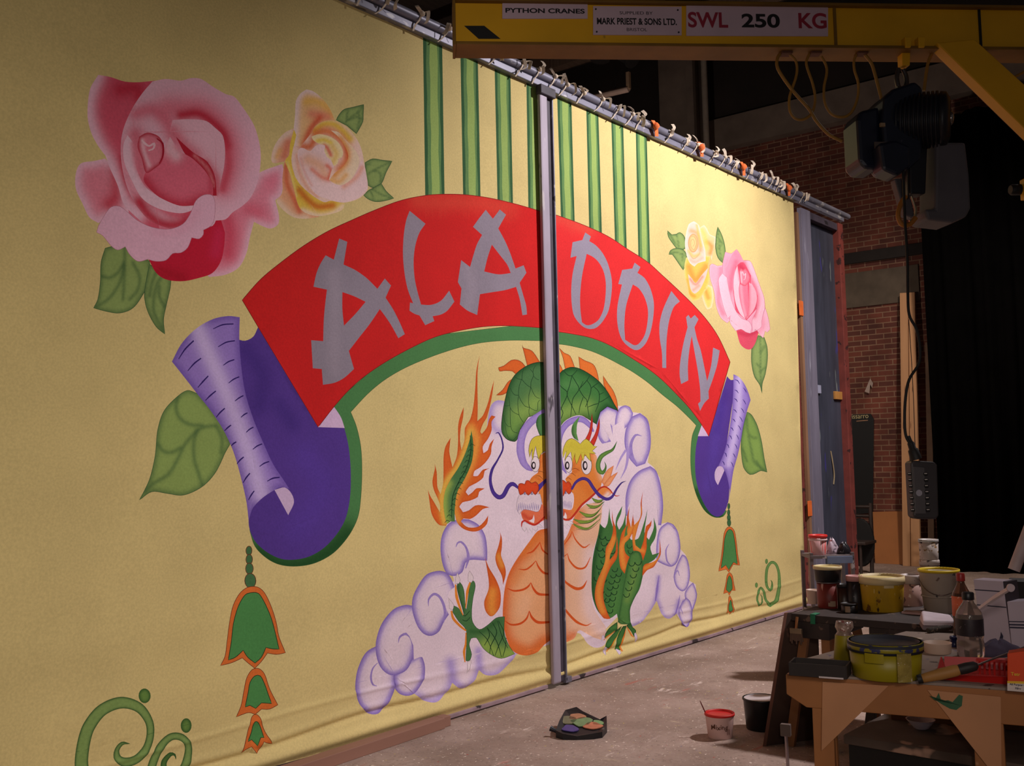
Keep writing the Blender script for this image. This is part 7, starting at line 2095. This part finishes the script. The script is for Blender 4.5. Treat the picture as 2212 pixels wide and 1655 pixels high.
m = MB(); p = q + sd * (-rt * 0.97) + UPZ * (hh - 0.004); m.tube([p, p + sd * -0.022 + UPZ * 0.052 + vw * 0.0, p + sd * -0.028 + UPZ * 0.066], [0.004, 0.0035, 0.002], 6); obj('stir_stick', m, mat('red stained stick', (110, 30, 26), 0.6), r)
for a_ in (0.55, 0.7):
    wrap('paint_drip', a_, a_ + 0.03, hh * 0.2, hh * (0.5 if a_ < .6 else .42), rb + (rt - rb) * .4, mat('dark drip', (90, 40, 24), 0.5), r, q, nn=2)
r, q, k, hh, rt, rb = pot('paint_bucket', 'black bucket filled with white paint standing on the floor by the dark end board', 'bucket', 1646, 1574, 0.0, 76, 66, 66, mat('black bucket with cream drips', (20, 19, 20), 0.35, 0.2, 6, splat=((196, 180, 140),), amount=0.22, sscale=7, stretch=(2, 2, 0.5)), mat('black rim', (24, 22, 24), 0.4), None, 0.06, inner=None)
m = MB(); m.lathe([(0.0005, hh * 0.985), (rt * 0.96, hh * 0.985)], q, 32, cap0=False, cap1=False); obj('paint', m, mat('white paint surface', (196, 184, 186), 0.5, 0.05), r)
# painter's palette rag
q = at(1255, 1594, 0.0)
k = mpp(q)
M_PAL = mat('paint smeared black plastic', (24, 22, 26), 0.4, 0.3, 8, splat=((96, 118, 88), (170, 96, 70), (64, 54, 104)), amount=0.55, sscale=9)
pa = thing('paint_palette', 'black smeared paint palette lying on the floor in front of the middle post', 'palette', q)
ux_, uy_ = Vector(_r), Vector((_f[0], _f[1], 0)).normalized(); ux_.z = 0; ux_.normalize()
out = [(-54, 4), (-40, -10), (-10, -14), (26, -12), (46, -4), (60, 30), (62, 50), (46, 44), (12, 70), (-2, 88), (-28, 82), (-44, 36)]
n = len(out)
V_ = [q + ux_ * x * k + uy_ * y * k * 1.25 for x, y in out]
cen = sum(V_, Vector()) / n
top = []
lift = lambda y: 0.016 + 0.075 * (y + 14) / 102.0
zz = [lift(y) + 0.012 + 0.006 * math.sin(i * 2.4) for i, (x, y) in enumerate(out)]
Vt = [v + UPZ * z for v, z in zip(V_, zz)]
Vi = [cen.lerp(v, 0.78) + UPZ * (lift(sum(y_ for _, y_ in out) / n * 0.22 + y * 0.78) + 0.004 * math.sin(i * 3.1)) for i, (v, (x, y)) in enumerate(zip(V_, out))]
m = MB()
F_ = [tuple(range(n))[::-1]]
F_ += [(i, (i + 1) % n, n + (i + 1) % n, n + i) for i in range(n)]
F_ += [(n + i, n + (i + 1) % n, 2 * n + (i + 1) % n, 2 * n + i) for i in range(n)]
F_ += [(2 * n + i, 2 * n + (i + 1) % n, 3 * n) for i in range(n)]
m.add(V_ + Vt + Vi + [cen + UPZ * lift(sum(y_ for _, y_ in out) / n)], F_, False)
obj('palette_body', m, mat('black plastic palette', (22, 20, 24), 0.4, 0.3, 8, splat=((90, 90, 84),), amount=0.2, sscale=14), pa, 0.006)
for (x, y, rx, ry, colr, nm) in ((6, 36, 20, 13, (112, 140, 96), 'green'), (28, 22, 18, 9, (190, 116, 86), 'orange'), (-22, 14, 15, 10, (74, 62, 124), 'violet'), (-4, 56, 16, 10, (170, 118, 88), 'tan'), (40, 32, 10, 8, (120, 156, 104), 'leaf'), (-24, 44, 14, 14, (112, 112, 86), 'olive')):
    c = q + ux_ * x * k + uy_ * y * k * 1.25
    V2 = []
    for a_ in np.linspace(0, 2 * PI, 16, endpoint=False):
        dx, dy = rx * 1.15 * math.cos(a_) * (1 + .2 * math.sin(3 * a_ + x)), ry * 1.2 * math.sin(a_) * (1 + .15 * math.cos(2 * a_ + y))
        V2.append(c + ux_ * dx * k + uy_ * dy * k * 1.25 + UPZ * (lift(y + dy) + 0.003))
    m = MB(); m.prism(V2, (0, 0, 0.005)); obj('paint_blob', m, mat('palette ' + nm, colr, 0.35, 0.15, 30), pa)
m = MB(); a_ = q + ux_ * -46 * k + uy_ * 10 * k + UPZ * 0.025; b_ = a_ + ux_ * -0.05 + UPZ * 0.02 + uy_ * .02
m.tube([a_, a_.lerp(b_, .6), b_], [0.010, 0.012, 0.017], 10); obj('handle', m, mat('black handle', (24, 22, 34), 0.4), pa)
